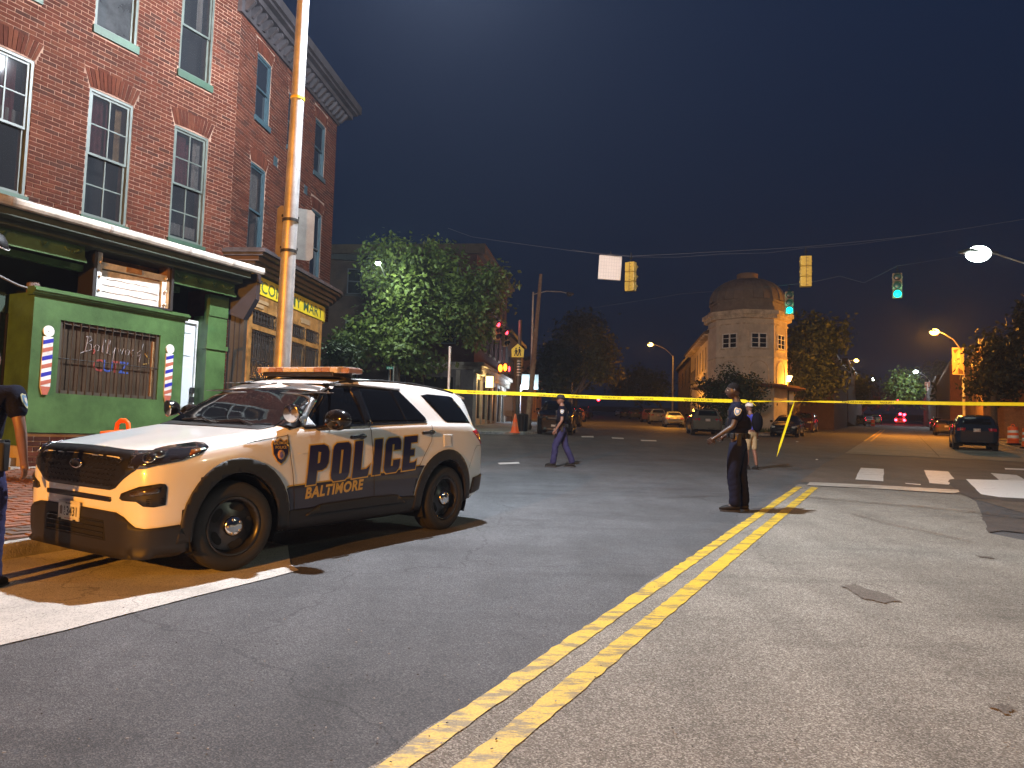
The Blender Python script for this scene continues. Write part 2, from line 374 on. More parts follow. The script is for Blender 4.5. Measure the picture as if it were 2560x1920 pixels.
paint('stop_line', [z7(100, 505), z7(700, 530), z7(1560, 580), z7(1575, 600), z7(1525, 615), z7(820, 572), z7(60, 535)], 'old_white_paint')
paint('crossing_stripe', [z7(600, 360), z7(830, 372), z7(822, 495), z7(543, 478)], 'white_paint')
paint('crossing_stripe', [z7(1225, 383), z7(1462, 398), z7(1522, 470), z7(1475, 478), z7(1460, 500), z7(1480, 512), z7(1468, 530), z7(1282, 513)], 'white_paint')
paint('crossing_stripe', [z7(1883, 413), z7(2140, 433), z7(2290, 520), z7(1990, 500)], 'white_paint')
paint('road_patch', [z7(1475, 478), z7(2600, 500), z7(2600, 760), z7(2212, 700), z7(1700, 660), z7(1560, 600), z7(1480, 530)], 'patch_tarmac', 0.018)
paint('white_block', [z7(1638, 475), z7(2420, 495), z7(2700, 680), z7(2212, 668), z7(1970, 655), z7(1785, 625)], 'fresh_white_paint', 0.024)
paint('white_strip', [z7(2020, 362), z7(2400, 376), z7(2400, 392), z7(2025, 377)], 'fresh_white_paint')
paint('white_scrap', [z7(1035, 512), z7(1195, 525), z7(1190, 533), z7(1045, 520)], 'white_paint')
paint('road_patch', [z7(1775, 838), z7(2500, 885), z7(2500, 1040), z7(2000, 985), z7(1850, 1005), z7(1840, 940)], 'patch_tarmac', 0.018)
def z8(x, y): return 2060 + x / 2.592, 1280 + y / 2.592
paint('tar_stain', [z8(115, 492), z8(200, 474), z8(260, 505), z8(400, 540), z8(495, 592), z8(440, 590), z8(400, 603), z8(250, 572), z8(190, 530)], 'stain_tarmac', 0.016)
paint('tar_stain', [z8(985, 288), z8(1100, 300), z8(1095, 310), z8(1010, 300)], 'stain_tarmac', 0.016)
paint('tar_stain', [z8(1060, 1270), z8(1200, 1265), z8(1240, 1310), z8(1180, 1325)], 'stain_tarmac', 0.016)
mat('tar_seal', (0.035, 0.03, 0.03), 0.6)
def seal(pts, wd):
    P = [gp(*p) for p in pts]; mb = MB()
    # wander a little between the points
    Q = []
    for a, b in zip(P[:-1], P[1:]):
        for i in range(12):
            t = i / 12; q = a.lerp(b, t); Q.append(q + Vector((rnd.uniform(-.012, .012), rnd.uniform(-.03, .03), 0)))
    Q.append(P[-1])
    for i in range(len(Q) - 1):
        a, b = Q[i], Q[i + 1]; d = (b - a).normalized(); nn = Vector((-d.y, d.x, 0)) * wd / 2
        w1 = rnd.uniform(.6, 1.2)
        mb.add([a - nn, b - nn, b + nn * w1, a + nn * w1], [(0, 1, 2, 3)])
    mb.v = [(v[0], v[1], G(v[0], v[1]) + 0.0275) for v in mb.v]
    tag(mb.build('sealed_crack', MATS['tar_seal']), kind='structure')
seal([z7(0, 650), z7(1000, 735), z7(1700, 800), z7(2212, 870), z7(2500, 890)], 0.055)
seal([z7(500, 820), z7(900, 930), z7(1700, 1100)], 0.02)
seal([(1640, 1246), (1830, 1240), (2000, 1248)], 0.03)
def z2b(x, y): return 1300 + x / 5.18, 780 + y / 5.18
for pts in ([z2b(790, 1608), z2b(950, 1608), z2b(955, 1628), z2b(800, 1624)], [z2b(1185, 1624), z2b(1340, 1632), z2b(1345, 1648), z2b(1195, 1642)], [(1243, 1158), (1297, 1156), (1299, 1160), (1250, 1162)],
            [(1600, 1100), (1640, 1101), (1642, 1104), (1604, 1103)]):
    paint('crossing_stripe', pts, 'white_paint', 0.012)
# litter and wet streaks
# pavements
def lift1(p):
    s, n = st(Vector((p[0], p[1], 0))); return 0.15 + 0.066 * max(0.0, -7.28 - n)
def slab(name, poly, m, lf, kind='structure'):
    mb = MB(); n = len(poly)
    top = [(p[0], p[1], G(p[0], p[1]) + lf(p)) for p in poly]; bot = [(p[0], p[1], G(p[0], p[1]) - 0.1) for p in poly]
    mb.add(top + bot, [tuple(range(n))] + [(i, (i + 1) % n, (i + 1) % n + n, i + n) for i in range(n)])
    o = mb.build(name, m); o['kind'] = kind; return o
slab('pavement', [xy(p) for p in [w(-24, -7.28), w(8.5, -7.28), Vector((-3.9, 20.6)), Vector((-14, 26.5)), Vector((-60, 29)), w(-24, -50)]], MATS['walk_brick_bed'], lift1)
def kerb(poly_a, wd=0.18, h=0.15, name='kerb', piece=1.8):
    """kerb stones along a polyline, each a part"""
    t = thing(name, None, None); t['kind'] = 'structure'
    k = 0
    for a, b in zip(poly_a[:-1], poly_a[1:]):
        a = Vector(a[:2]); b = Vector(b[:2]); L = (b - a).length; n = max(1, round(L / piece)); d = (b - a) / L; nn = Vector((-d.y, d.x))
        for i in range(n):
            p = a + d * (L * i / n + 0.006); q = a + d * (L * (i + 1) / n - 0.006)
            c = [p, q, q + nn * wd, p + nn * wd]; e = rnd.uniform(-.004, .004)
            mb = MB(); mb.add([(v.x, v.y, G(v.x, v.y) - 0.06) for v in c] + [(v.x, v.y, G(v.x, v.y) + h + e) for v in c],
                              [(0, 3, 2, 1), (4, 5, 6, 7), (0, 1, 5, 4), (1, 2, 6, 5), (2, 3, 7, 6), (3, 0, 4, 7)])
            mb.build('kerb_stone', MATS['kerb_stone'], t, bevel=0.02)
    return t
kerb([w(-6, -7.1), w(8.5, -7.1), Vector((-3.65, 20.8))])
# second block, beyond the side street
B2 = [(-60, 39.15), (-2.25, 40.05), (0.55, 41.0), (1.28, 42.35), tuple(Vector((1.28, 42.35)) + DC * 400), (-60, 440)]
slab('pavement', B2, MATS['walk_concrete'], lambda p: 0.15)
kerb([(-16, 39.5), (-2.2, 39.8), (0.7, 40.8), (1.45, 42.3), tuple(LC0 + DC * 14)], piece=2.2)
tag(MB().build('x', MATS['joint']) if False else thing('paving_joints', None, None), kind='structure')
bpy.data.objects.remove(bpy.data.objects['paving_joints'])
# wedge block between the two streets
WB = [tuple(WT1 + NC * .18), tuple(WT2 - NR * .1 + DS * .2), tuple(WT2 - NR * .18 + DS * 300), tuple(WT1 + NC * .18 + DC * 400)]
slab('pavement', WB, MATS['walk_concrete'], lambda p: 0.15)
kerb([tuple(WT1 + DC * 22), tuple(WT1), tuple(WT2), tuple(WT2 + DS * 60)][::-1], piece=2.4)
# right hand block
RB = [tuple(w(38.4, 60)), tuple(w(38.4, 7.5)), tuple(w(39.1, 6.0)), tuple(w(40.6, 5.48)), tuple(w(380, 5.48)), tuple(w(380, 90))]
slab('pavement', RB, MATS['walk_concrete'], lambda p: 0.15)
kerb([tuple(w(66, 5.3)), tuple(w(40.5, 5.3)), tuple(w(39, 5.9)), tuple(w(38.2, 7.5)), tuple(w(38.2, 12))][::-1], piece=2.0)
# brick pavers that show beside the patrol car
pt = thing('brick_paving', None, None); pt['kind'] = 'structure'
pm = [mat('paver_%s' % k, c, 0.85, var=0.25, vs=9, stain=0.3, bump=0.3) for k, c in zip(('red', 'brown', 'dark'), ((0.20, 0.085, 0.05), (0.17, 0.085, 0.055), (0.10, 0.07, 0.055)))]
pms = []
for m in pm:
    b = MB(); b.box(-.1, .1, -.05, .05, -.03, .012); pms.append(b.mesh('brick', m))
k = 0; stuffv = MB()
for i in range(44):
    for j in range(20):
        n_ = -7.34 - i * 0.108 ; s_ = 3.0 + j * 0.215 + (0.107 if i % 2 else 0)
        if n_ < -11.15: continue
        p = w(s_, n_); u, v = None, None
        z = G(p.x, p.y) + lift1(p)
        mi = 2 if (7.75 > -n_ > 7.35) or rnd.random() < .12 else rnd.choice((0, 0, 1))
        if s_ < 5.4 + (-n_ - 7.3) * 0.55 and k < 300:
            o = link('brick', pms[mi], pt, (p.x, p.y, z + rnd.uniform(-.002, .003)))
            o.rotation_euler = (math.atan(SLOPE) * 0.9, -0.0, R(90) - AZ + rnd.uniform(-.02, .02)); k += 1
        else:
            stuffv.cbox((p.x, p.y, z), (.2, .1, .03), R(90) - AZ, mi)
o = stuffv.build('bricks', pm, pt); o['kind'] = 'stuff'
# ------------------------------------------------------------------ the brick buildings on the left
BRK = [mat('brick_%s' % k, c, 0.9, spec=.15, var=0.18, vs=14, stain=0.22, ss=0.8, bump=0.4, bs=70) for k, c in
       zip(('red', 'deep_red', 'pale_red', 'brown_red'), ((0.058, 0.0150, 0.0075), (0.046, 0.0122, 0.0065), (0.068, 0.0205, 0.0105), (0.036, 0.0125, 0.0080)))]
MORT = mat('mortar', (0.20, 0.125, 0.092), 0.95, var=0.2, vs=8, stain=0.35, ss=0.9)
GREEN = mat('green_paint', (0.050, 0.105, 0.034), 0.42, var=0.12, vs=4, stain=0.25, ss=1.6, bump=0.15, bs=18)
SILLG = mat('green_sill', (0.017, 0.050, 0.028), 0.55, var=0.15, vs=5, stain=0.2)
FRAMEG = mat('window_frame_paint', (0.060, 0.075, 0.066), 0.5, var=0.12, vs=8, stain=0.25)
FRAMEB = mat('blue_green_frame', (0.07, 0.13, 0.15), 0.5, var=0.12, vs=8)
GLASS = mat('night_glass', (0.012, 0.015, 0.020), 0.04, spec=0.8)
GLASS2 = mat('dusty_glass', (0.030, 0.032, 0.034), 0.13, var=0.5, vs=3, spec=0.8)
CLEAR = mat('thin_glass', (0.02, 0.022, 0.025), 0.03, alpha=0.45, spec=0.9)
DARK = mat('dark_interior', (0.010, 0.010, 0.012), 0.8)
IRON = mat('black_iron', (0.014, 0.013, 0.013), 0.5, var=0.2)
WOODB = mat('weathered_board', (0.30, 0.17, 0.07), 0.75, var=0.3, vs=7, stain=0.35, bump=0.3)
DKWOOD = mat('dark_cornice_paint', (0.030, 0.030, 0.036), 0.55, var=0.3, vs=6, stain=0.45, ss=3)
WHITE = mat('white_paint_wood', (0.62, 0.62, 0.60), 0.5, var=0.08, stain=0.22, ss=3)
CURT = mat('red_curtain', (0.13, 0.02, 0.025), 0.9, var=0.3, vs=14)
CURT2 = mat('pale_curtain', (0.24, 0.21, 0.19), 0.9, var=0.2, vs=10)
def wall_cells(mb, x0, x1, z0, z1, ops, y0, y1, mi=0):
    xs = sorted({x0, x1, *[o[0] for o in ops], *[o[1] for o in ops]}); zs = sorted({z0, z1, *[o[2] for o in ops], *[o[3] for o in ops]})
    for a, b in zip(xs[:-1], xs[1:]):
        run = None
        for c, d in zip(zs[:-1], zs[1:]):
            mx, mz = (a + b) / 2, (c + d) / 2
            hole = any(o[0] < mx < o[1] and o[2] < mz < o[3] for o in ops) or mx < x0 or mx > x1
            if not hole: run = (run[0], d) if run else (c, d)
            if hole and run: mb.box(a, b, y0, y1, run[0], run[1], mi); run = None
        if run: mb.box(a, b, y0, y1, run[0], run[1], mi)
def brick_rects(x0, x1, z0, z1, ops, zones=(), pitch=0.0690, bl=0.205, joint=0.0135, ph=0):
    out = []; r = 0; z = z0
    while z + pitch <= z1 + .03:
        x = x0 - (0.107 if r % 2 else 0); za, zb = z, z + pitch - joint
        while x < x1:
            a, b = max(x, x0), min(x + bl, x1); segs = [(a, b)]
            for o in list(ops) + list(zones):
                if zb > o[2] + .005 and za < o[3] - .005:
                    ns = []
                    for p, q in segs:
                        if q <= o[0] or p >= o[1]: ns.append((p, q)); continue
                        if p < o[0]: ns.append((p, o[0] - .004))
                        if q > o[1]: ns.append((o[1] + .004, q))
                    segs = ns
            for p, q in segs:
                if q - p > 0.025: out.append((p, q, za, zb))
            x += bl + joint
        z += pitch; r += 1
    return out
class Wall:
    """a wall frame: x along the wall, y inwards, z up (world heights)"""
    def __init__(s, org, d): s.o = Vector((org[0], org[1], 0)); s.d = d; s.rz = math.atan2(d.y, d.x); s.M = Matrix.Translation(s.o) @ Matrix.Rotation(s.rz, 4, 'Z')
    def wp(s, x, y, z): return s.M @ Vector((x, y, z))
def lay_bricks(t, Wl, rects, y, limit, mats=BRK, proud=0.009, vis=None):
    key = lambda r: (Wl.wp((r[0] + r[1]) / 2, y, (r[2] + r[3]) / 2) - CAM).length
    def inview(r):
        P = Wl.wp((r[0] + r[1]) / 2, y, (r[2] + r[3]) / 2) - CAM; d = P.dot(FW); return abs(P.dot(RT) / d) < 0.674 and abs(P.dot(UP) / d) < 0.505
    full = {}
    good = sorted([r for r in rects if inview(r) and (vis is None or vis(r))], key=key)
    pick = set(good[:limit]); st_ = MB()
    for r in rects:
        mi = rnd.choices((0, 1, 2, 3), (5, 3, 2, 1.2))[0]; e = rnd.uniform(-.002, .002)
        if r in pick:
            L = round(r[1] - r[0], 2); H = round(r[3] - r[2], 4)
            if (L, H, mi) not in full:
                b = MB(); h = H / 2; l = (r[1] - r[0]) / 2
                b.box(-l, l, -proud, .01, -h, h); full[(L, H, mi)] = b.mesh('brick', mats[mi])
            link('brick', full[(L, H, mi)], t, ((r[0] + r[1]) / 2, y + e, (r[2] + r[3]) / 2))
        else: 
            a, b_, c, d = r; yy = y - proud + e
            st_.add([(a, yy, c), (b_, yy, c), (b_, yy, d), (a, yy, d), (a, y + .004, c), (b_, y + .004, c), (b_, y + .004, d), (a, y + .004, d)],
                    [(0, 1, 2, 3), (0, 4, 5, 1), (3, 2, 6, 7), (0, 3, 7, 4), (1, 5, 6, 2)], mi)
    o = st_.build('bricks', mats, t); o['kind'] = 'stuff'
    return o
def arch(t, x0, x1, z, y, h=0.30, mats=BRK, n=13):
    """splayed flat arch of upright bricks over a window"""
    b = MB()
    for i in range(n):
        a0, a1 = i / n, (i + 1) / n; sp = 0.11
        bx0, bx1 = x0 + (x1 - x0) * a0 + .004, x0 + (x1 - x0) * a1 - .004
        tx0, tx1 = x0 - sp + (x1 - x0 + 2 * sp) * a0 + .005, x0 - sp + (x1 - x0 + 2 * sp) * a1 - .005
        cam_ = 0.035 * math.sin(math.pi * (i + .5) / n); e = rnd.uniform(-.002, .002)
        vs = [(bx0, y - .010 + e, z + .01 + cam_ * .6), (bx1, y - .010 + e, z + .01 + cam_ * .6), (tx1, y - .010 + e, z + h + cam_), (tx0, y - .010 + e, z + h + cam_)]
        vs += [(v[0], y + .004, v[2]) for v in vs]
        bb = MB(); bb.add(vs, [(0, 1, 2, 3), (0, 4, 5, 1), (3, 2, 6, 7), (0, 3, 7, 4), (1, 5, 6, 2)], 0)
        bb.build('brick', rnd.choice(mats[:3]), t)
def sash_window(t, x0, x1, z0, z1, y, fm, sm, muntins=(2, 2), curtain=None, sill=True, sz=0.13, depth=0.10, glass=GLASS, board=None, lower_muntins=False, label=None):
    """window in an opening: outer frame (the part) with sashes, glass, sill and curtain under it"""
    f = MB(); fw = 0.045
    f.box(x0, x0 + fw, y + .01, y + depth, z0, z1); f.box(x1 - fw, x1, y + .01, y + depth, z0, z1)
    f.box(x0 + fw, x1 - fw, y + .01, y + depth, z1 - fw, z1); f.box(x0 + fw, x1 - fw, y + .01, y + depth, z0, z0 + .03)
    win = f.build('window', fm, t); 
    if label: win['label'] = label
    a, b, c, d = x0 + fw, x1 - fw, z0 + .03, z1 - fw; mid = (c + d) / 2; sf = 0.038
    for k, (lo, hi, yy) in enumerate(((c, mid + .02, y + .065), (mid - .02, d, y + .035))):
        s = MB(); s.box(a, a + sf, yy, yy + .03, lo, hi); s.box(b - sf, b, yy, yy + .03, lo, hi); s.box(a + sf, b - sf, yy, yy + .03, lo, lo + sf); s.box(a + sf, b - sf, yy, yy + .03, hi - sf, hi)
        s.build('sash', fm, win)
        if muntins and (k == 1 or lower_muntins):
            m = MB(); nx, nz = muntins
            for i in range(1, nx): xx = a + sf + (b - a - 2 * sf) * i / nx; m.box(xx - .011, xx + .011, yy + .004, yy + .026, lo + sf, hi - sf)
            for i in range(1, nz): zz = lo + (hi - lo) * i / nz; m.box(a + sf, b - sf, yy + .006, yy + .024, zz - .010, zz + .010)
            m.build('glazing_bar', fm, win)
        g = MB(); g.box(a + sf, b - sf, yy + .012, yy + .018, lo + sf, hi - sf); g.build('pane', CLEAR if curtain else glass, win)
    if curtain:
        bk = MB(); bk.box(x0, x1, y + .36, y + .37, z0, z1); bk.build('room', DARK, win)
        for kind, xa, xb, za, zb in curtain:
            cm = MB(); n = max(6, int((xb - xa) / .018)); vs = []; 
            for i in range(n + 1):
                xx = xa + (xb - xa) * i / n; yy = y + .15 + .014 * math.sin(i * 1.3) + .006 * math.sin(i * 3.1)
                vs += [(xx, yy, za), (xx, yy, zb)]
            cm.add(vs, [(2 * i, 2 * i + 2, 2 * i + 3, 2 * i + 1) for i in range(n)], 0, True); cm.build('curtain' if kind != 'board' else 'blind', {'red': CURT, 'pale': CURT2, 'board': WHITE, 'wood': WOODB}[kind], win)
    if sill:
        s = MB(); s.box(x0 - .03, x1 + .03, y - .045, y + .10, z0 - sz, z0 - .002); s.build('sill', sm, win)
    return win
# --- house with the barber shop
WA = Wall(w(0, -11.5), DS)
A = thing('brick_house', 'three-storey red brick house with green window sills above the green barber shop front', 'building', WA.o, WA.rz)
XA0, XA1, ZB = 1.5, 10.32, 4.42
wa2 = [(2.55, 3.30, 4.86, 6.93), (4.15, 4.90, 4.86, 6.93), (5.75, 6.50, 4.86, 6.93), (7.37, 8.15, 4.84, 6.92), (8.97, 9.72, 4.88, 6.93)]
wa3 = [(2.55, 3.30, 7.95, 9.75), (4.15, 4.90, 7.95, 9.75), (5.75, 6.50, 7.95, 9.75), (7.37, 8.13, 7.95, 9.75), (8.97, 9.69, 7.95, 9.75)]
opsA = wa2 + wa3
mb = MB(); wall_cells(mb, XA0, XA1, ZB, 10.2, opsA, 0.0, 0.30); mb.box(XA0, XA1, .30, .32, ZB, 10.2)
wall_o = MB(); wall_cells(wall_o, XA0, XA1, ZB, 10.2, opsA, 0.0, 0.30); wall_o.build('wall', MORT, A)
bk = MB(); bk.box(XA0, XA1, .45, 9, ZB - .2, 10.3); bk.build('inner_wall', DARK, A)
zonesA = [(o[0] - .11 * k / 5, o[1] + .11 * k / 5, o[3] + .062 * (k - 1), o[3] + .062 * k) for o in opsA for k in (1, 2, 3, 4, 5)] + [(o[0] - .032, o[1] + .032, o[2] - .135, o[2]) for o in opsA]
rA = brick_rects(XA0 + 1.5, XA1, ZB, 10.2, opsA, zonesA)
lay_bricks(A, WA, rA, 0.0, 300)
for i, o in enumerate(opsA[1:5] + opsA[7:10]):
    arch(A, o[0], o[1], o[3], 0.0)
def cu(o, *a): return [(k, o[0] + (o[1] - o[0]) * p, o[0] + (o[1] - o[0]) * q, o[2] + (o[3] - o[2]) * r_, o[2] + (o[3] - o[2]) * s_) for k, p, q, r_, s_ in a]
sash_window(A, *wa2[1], 0.0, FRAMEG, SILLG)
sash_window(A, *wa2[0], 0.0, FRAMEG, SILLG)
sash_window(A, *wa2[2], 0.0, FRAMEG, SILLG, curtain=cu(wa2[2], ('red', .5, .78, .5, .97), ('pale', .1, .9, .5, .62)), label='window with a pale strip behind the upper sash, at the left edge of the photo')
sash_window(A, *wa2[3], 0.0, FRAMEG, SILLG, curtain=cu(wa2[3], ('red', .08, .55, .5, .96), ('wood', .72, .88, .5, .95)), lower_muntins=True, label='window with a dark red curtain over the barber sign box')
sash_window(A, *wa2[4], 0.0, FRAMEG, SILLG, curtain=cu(wa2[4], ('red', .08, .5, .52, .95), ('red', .5, .66, .5, .9), ('pale', .7, .92, .5, .97), ('pale', .1, .9, .06, .16)), lower_muntins=True)
for o in wa3[:3]: sash_window(A, *o, 0.0, FRAMEG, SILLG, muntins=None)
sash_window(A, *wa3[3], 0.0, FRAMEG, SILLG, muntins=None, glass=GLASS2)
sash_window(A, *wa3[4], 0.0, FRAMEG, SILLG, muntins=None, curtain=cu(wa3[4], ('pale', .62, .8, .5, .98)))
cn = MB(); cn.box(XA0, XA1, -.10, 0.3, 10.2, 10.45); cn.box(XA0, XA1, -.45, 0.3, 10.45, 10.62)
cn.build('cornice', DKWOOD, A)
# shop front under the house
SF = A
yP = -0.30
# roof over the shop front
rf = MB(); rf.add([(2, 0.0, 4.80), (10.5, 0.0, 4.80), (10.5, -.68, 4.62), (2, -.68, 4.62), (2, 0.0, 4.62), (10.5, 0.0, 4.62), (10.5, -.68, 4.50), (2, -.68, 4.50)],
                 [(0, 1, 2, 3), (4, 7, 6, 5), (3, 2, 6, 7), (1, 5, 6, 2), (0, 3, 7, 4)]); rf.build('shop_roof', mat('roofing', (0.05, 0.05, 0.05), .8), SF)
gt = MB(); prof = [(-.68, 4.585), (-.72, 4.575), (-.775, 4.59), (-.79, 4.56), (-.785, 4.51), (-.76, 4.475), (-.68, 4.47)]
gt.prism([(a, b) for a, b in prof], 2.0, 10.52, 0, 'yz')
g_ = gt.build('gutter', mat('white_gutter', (0.46, 0.43, 0.38), .45, var=.1, stain=.25, ss=4), SF)
for x in (5.9, 7.35, 8.8, 9.75): 
    b = MB(); b.prism([(c[0] * 1.004 - .002, c[1] + (.004 if c[1] > 4.52 else -.004)) for c in prof], x, x + .05, 0, 'yz'); b.build('gutter_strap', mat('strap', (0.3, 0.28, 0.25), .5), g_)
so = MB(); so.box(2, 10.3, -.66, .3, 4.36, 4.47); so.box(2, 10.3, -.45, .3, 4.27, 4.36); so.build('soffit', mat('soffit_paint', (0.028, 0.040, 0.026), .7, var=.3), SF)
fr = MB()
for a, b in ((2.0, 7.30), (8.86, 10.28)):
    fr.box(a, b, -.27, -.12, 4.06, 4.27); fr.box(a, b, -.33, -.27, 4.02, 4.065); fr.box(a, b, -.30, -.27, 4.065, 4.10)
fr.build('frieze', GREEN, SF)
for x in (5.2, 6.05, 6.65, 7.1, 9.1, 9.45, 9.8, 10.12):
    b = MB()
    if int(x * 10) % 2: 
        for i in range(7): a = math.pi * (0.1 + .8 * i / 6); b.ball((x + .11 * math.cos(a), -.275, 4.215 - .06 * math.sin(a)), (.028, .014, .022), 6, 5)
    else:
        b.tube([(x - .06, -.275, 4.22), (x, -.28, 4.13), (x + .06, -.275, 4.22)], .012, 5)
    b.build('swag_ornament', GREEN, SF)
# projecting green front panel with its barred window
pn = MB(); pw = (6.98, 8.71, 1.985, 3.085)
wall_cells(pn, 6.57, 9.19, 1.39, 3.40, [pw], yP, yP + .12)
panel = pn.build('shop_panel', GREEN, SF)
b = MB()
for i, (dz, dy) in enumerate(((0, .0), (.035, .03), (.07, .055), (.10, .02))): b.box(6.53, 9.23, yP - .03 - dy, yP + .12, 3.40 + i * .03, 3.43 + i * .03)
b.build('panel_cornice', GREEN, panel)
b = MB(); b.box(6.57, 9.19, yP - .012, yP - .001, 1.395, 1.60); b.build('panel_skirt', GREEN, panel)
pt_ = MB(); pt_.box(6.57, 9.19, yP + .12, yP + .95, 3.36, 3.44); pt_.box(9.13, 9.19, yP + .12, yP + .44, 1.2, 3.36); pt_.box(6.57, 6.63, yP + .12, yP + 1.0, 1.2, 3.36); pt_.build('panel_return', GREEN, panel)
sw = MB(); x0, x1, z0, z1 = pw
for q in ((x0, x0 + .05, z0, z1), (x1 - .05, x1, z0, z1), (x0 + .05, x1 - .05, z1 - .05, z1), (x0 + .05, x1 - .05, z0, z0 + .05)): sw.box(q[0], q[1], yP + .03, yP + .11, q[2], q[3])
win = sw.build('shop_window', mat('brown_frame', (0.05, 0.035, 0.022), .6), SF)
b = MB(); b.box(x0 + .05, x1 - .05, yP + .085, yP + .092, z0 + .05, z1 - .05); b.build('pane', mat('shop_glass', (0.055, 0.038, 0.025), .10, var=.35, vs=2.5, spec=.8), win)
b = MB(); b.box(x1 - .10, x1 - .06, yP + .05, yP + .08, z0 + .05, z1 - .12); b.build('wood_strip', WOODB, win)
for i in range(13):
    xx = x0 + .07 + (x1 - x0 - .14) * i / 12; b = MB(); b.tube([(xx, yP + .012, z0), (xx, yP + .012, z1)], .0085, 6); b.build('security_bar', IRON, win)
b = MB(); b.tube([(x0, yP + .02, (z0 + z1) / 2 - .02), (x1, yP + .02, (z0 + z1) / 2 - .02)], .008, 5); b.build('security_bar', IRON, win)
neon = mat('pale_neon_letters', (0.27, 0.24, 0.25), .5); nr_ = mat('red_letter', (0.22, 0.035, 0.03), .5); nb_ = mat('blue_letter', (0.03, 0.06, 0.26), .5)
def on_wall(x, y, z, rot=0): return Matrix.Translation((x, y, z)) @ Matrix.Rotation(rot, 4, 'Y') @ Matrix.Rotation(R(90), 4, 'X')
def strokes(name, lines, m, parent, x, z, s, y, r=.006, sh=0):
    b = MB()
    for L in lines: b.tube([(x + (px + sh * pz) * s, y, z + pz * s) for px, pz in L], r, 5)
    return b.build(name, m, parent)
HW = [[(0, 0), (.15, 1)], [(.0, .95), (.3, 1.02), (.42, .8), (.1, .55)], [(.1, .55), (.4, .5), (.42, .15), (.0, 0)],   # B
      [(.75, .55), (.6, .35), (.7, .1), (.9, .15), (.95, .45), (.75, .55)],                                           # o
      [(1.15, .1), (1.25, 1.0), (1.38, .9), (1.2, .05), (1.35, 0)], [(1.5, .05), (1.6, 1.0), (1.72, .9), (1.55, .05), (1.75, 0)],   # l l
      [(1.85, .5), (1.95, .1), (2.1, .45)], [(2.1, .5), (1.95, -.45)],                                                # y
      [(2.3, .5), (2.38, .1), (2.5, .4), (2.6, .1), (2.75, .55)],                                                     # w
      [(3.0, .5), (2.85, .3), (2.95, .05), (3.12, .15), (3.15, .4), (3.0, .5)], [(3.42, .5), (3.28, .3), (3.38, .05), (3.55, .15), (3.55, .4), (3.42, .5)],   # o o
      [(4.0, .5), (3.78, .35), (3.85, .1), (4.1, .3)], [(4.2, 1.0), (3.95, -.3)], [(-.3, -.15), (.0, .02)]]                       # d
strokes('window_lettering', HW, neon, win, x0 + .46, z1 - .42, .24, yP + .076, .0055)
for ch, xx, m in (('C', .60, nr_), ('U', .76, nb_), ('T', .90, nr_), ('Z', 1.05, nb_)):
    text_obj('window_letter', ch, m, .27, on_wall(x0 + xx, yP + .080, z0 + .40, 0.03), win, bold=.003)
b = MB(); b.tube([(x0 + .6, yP + .08, z0 + .66), (x0 + .62, yP + .08, z0 + .70), (x0 + .6, yP + .08, z0 + .73)], .012, 5); b.build('window_mark', nr_, win)
b = MB(); b.tube([(x1 - .24, yP + .08, z1 - .52), (x1 - .14, yP + .08, z1 - .5), (x1 - .16, yP + .08, z1 - .3), (x1 - .22, yP + .08, z1 - .34), (x1 - .14, yP + .08, z1 - .42)], .010, 5); b.build('window_mark', mat('dull_gold', (.28, .18, .04), .5), win)
# brick base below the panel
bs = MB(); bs.box(6.60, 9.16, yP + .03, yP + .9, .55, 1.385); bs.build('base_wall', mat('base_mortar', (0.36, 0.30, 0.24), .9, var=.2), SF)
rb = brick_rects(6.6, 9.16, .90, 1.37, [], pitch=.0745, bl=.22, joint=.013)
for r_ in rb:
    if r_[1] > 9.2: continue
    b = MB(); e = rnd.uniform(-.002, .002); b.box(r_[0], r_[1], yP + .018 + e, yP + .035, r_[2], r_[3]); b.build('brick', rnd.choice(BRK), SF)
b = MB(); b.box(6.4, 9.3, yP - .02, yP + .6, .62, .90); b.build('footing', MATS['kerb_stone'], SF)
# recess behind the panel, side walls, door, pier
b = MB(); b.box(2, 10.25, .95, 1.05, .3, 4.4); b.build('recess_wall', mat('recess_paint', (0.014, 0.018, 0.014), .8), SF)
b = MB(); b.box(2, 10.4, -.1, 1.0, .3, 1.02); b.build('recess_floor', MATS['walk_concrete'], SF)
d = MB(); dx0, dx1, dz0, dz1 = 9.02, 9.83, 1.02, 3.46
d.box(dx0, dx1, .20, .245, dz0, dz1)
door = d.build('door', mat('white_door', (0.60, 0.63, 0.66), .4, var=.05), SF)
for zz0, zz1 in ((1.2, 1.75), (1.9, 2.65), (2.85, 3.2), (3.27, 3.38)):
    for xx0, xx1 in ((9.10, 9.38), (9.46, 9.75)):
        b = MB(); b.box(xx0, xx1, .187, .20, zz0, zz1); b.build('door_panel', MATS['white_door'], door, bevel=.008)
b = MB(); b.cbox((9.80, .15, 2.22), (.07, .06, .11)); b.cbox((9.80, .15, 2.05), (.07, .06, .11)); b.build('lock_box', IRON, door, bevel=.008)
b = MB(); b.box(dx1, dx1 + .03, .16, .25, dz0, dz1 + .06); b.box(dx0 - .06, dx0, .16, .25, dz0, dz1 + .06); b.box(dx0, dx1, .16, .25, dz1, dz1 + .06); b.build('door_frame', WHITE, SF)
b = MB(); b.box(9.86, 10.30, -.10, .02, .6, 3.62); b.box(9.87, 9.97, .02, .30, .6, 3.62); b.box(9.83, 10.33, -.13, .05, 3.0, 3.08); b.box(9.86, 10.30, -.12, .02, 3.62, 4.02); b.build('pier', GREEN, SF)
b = MB(); b.box(2, 9.3, .02, .12, 3.95, 4.05); b.build('post', GREEN, SF)
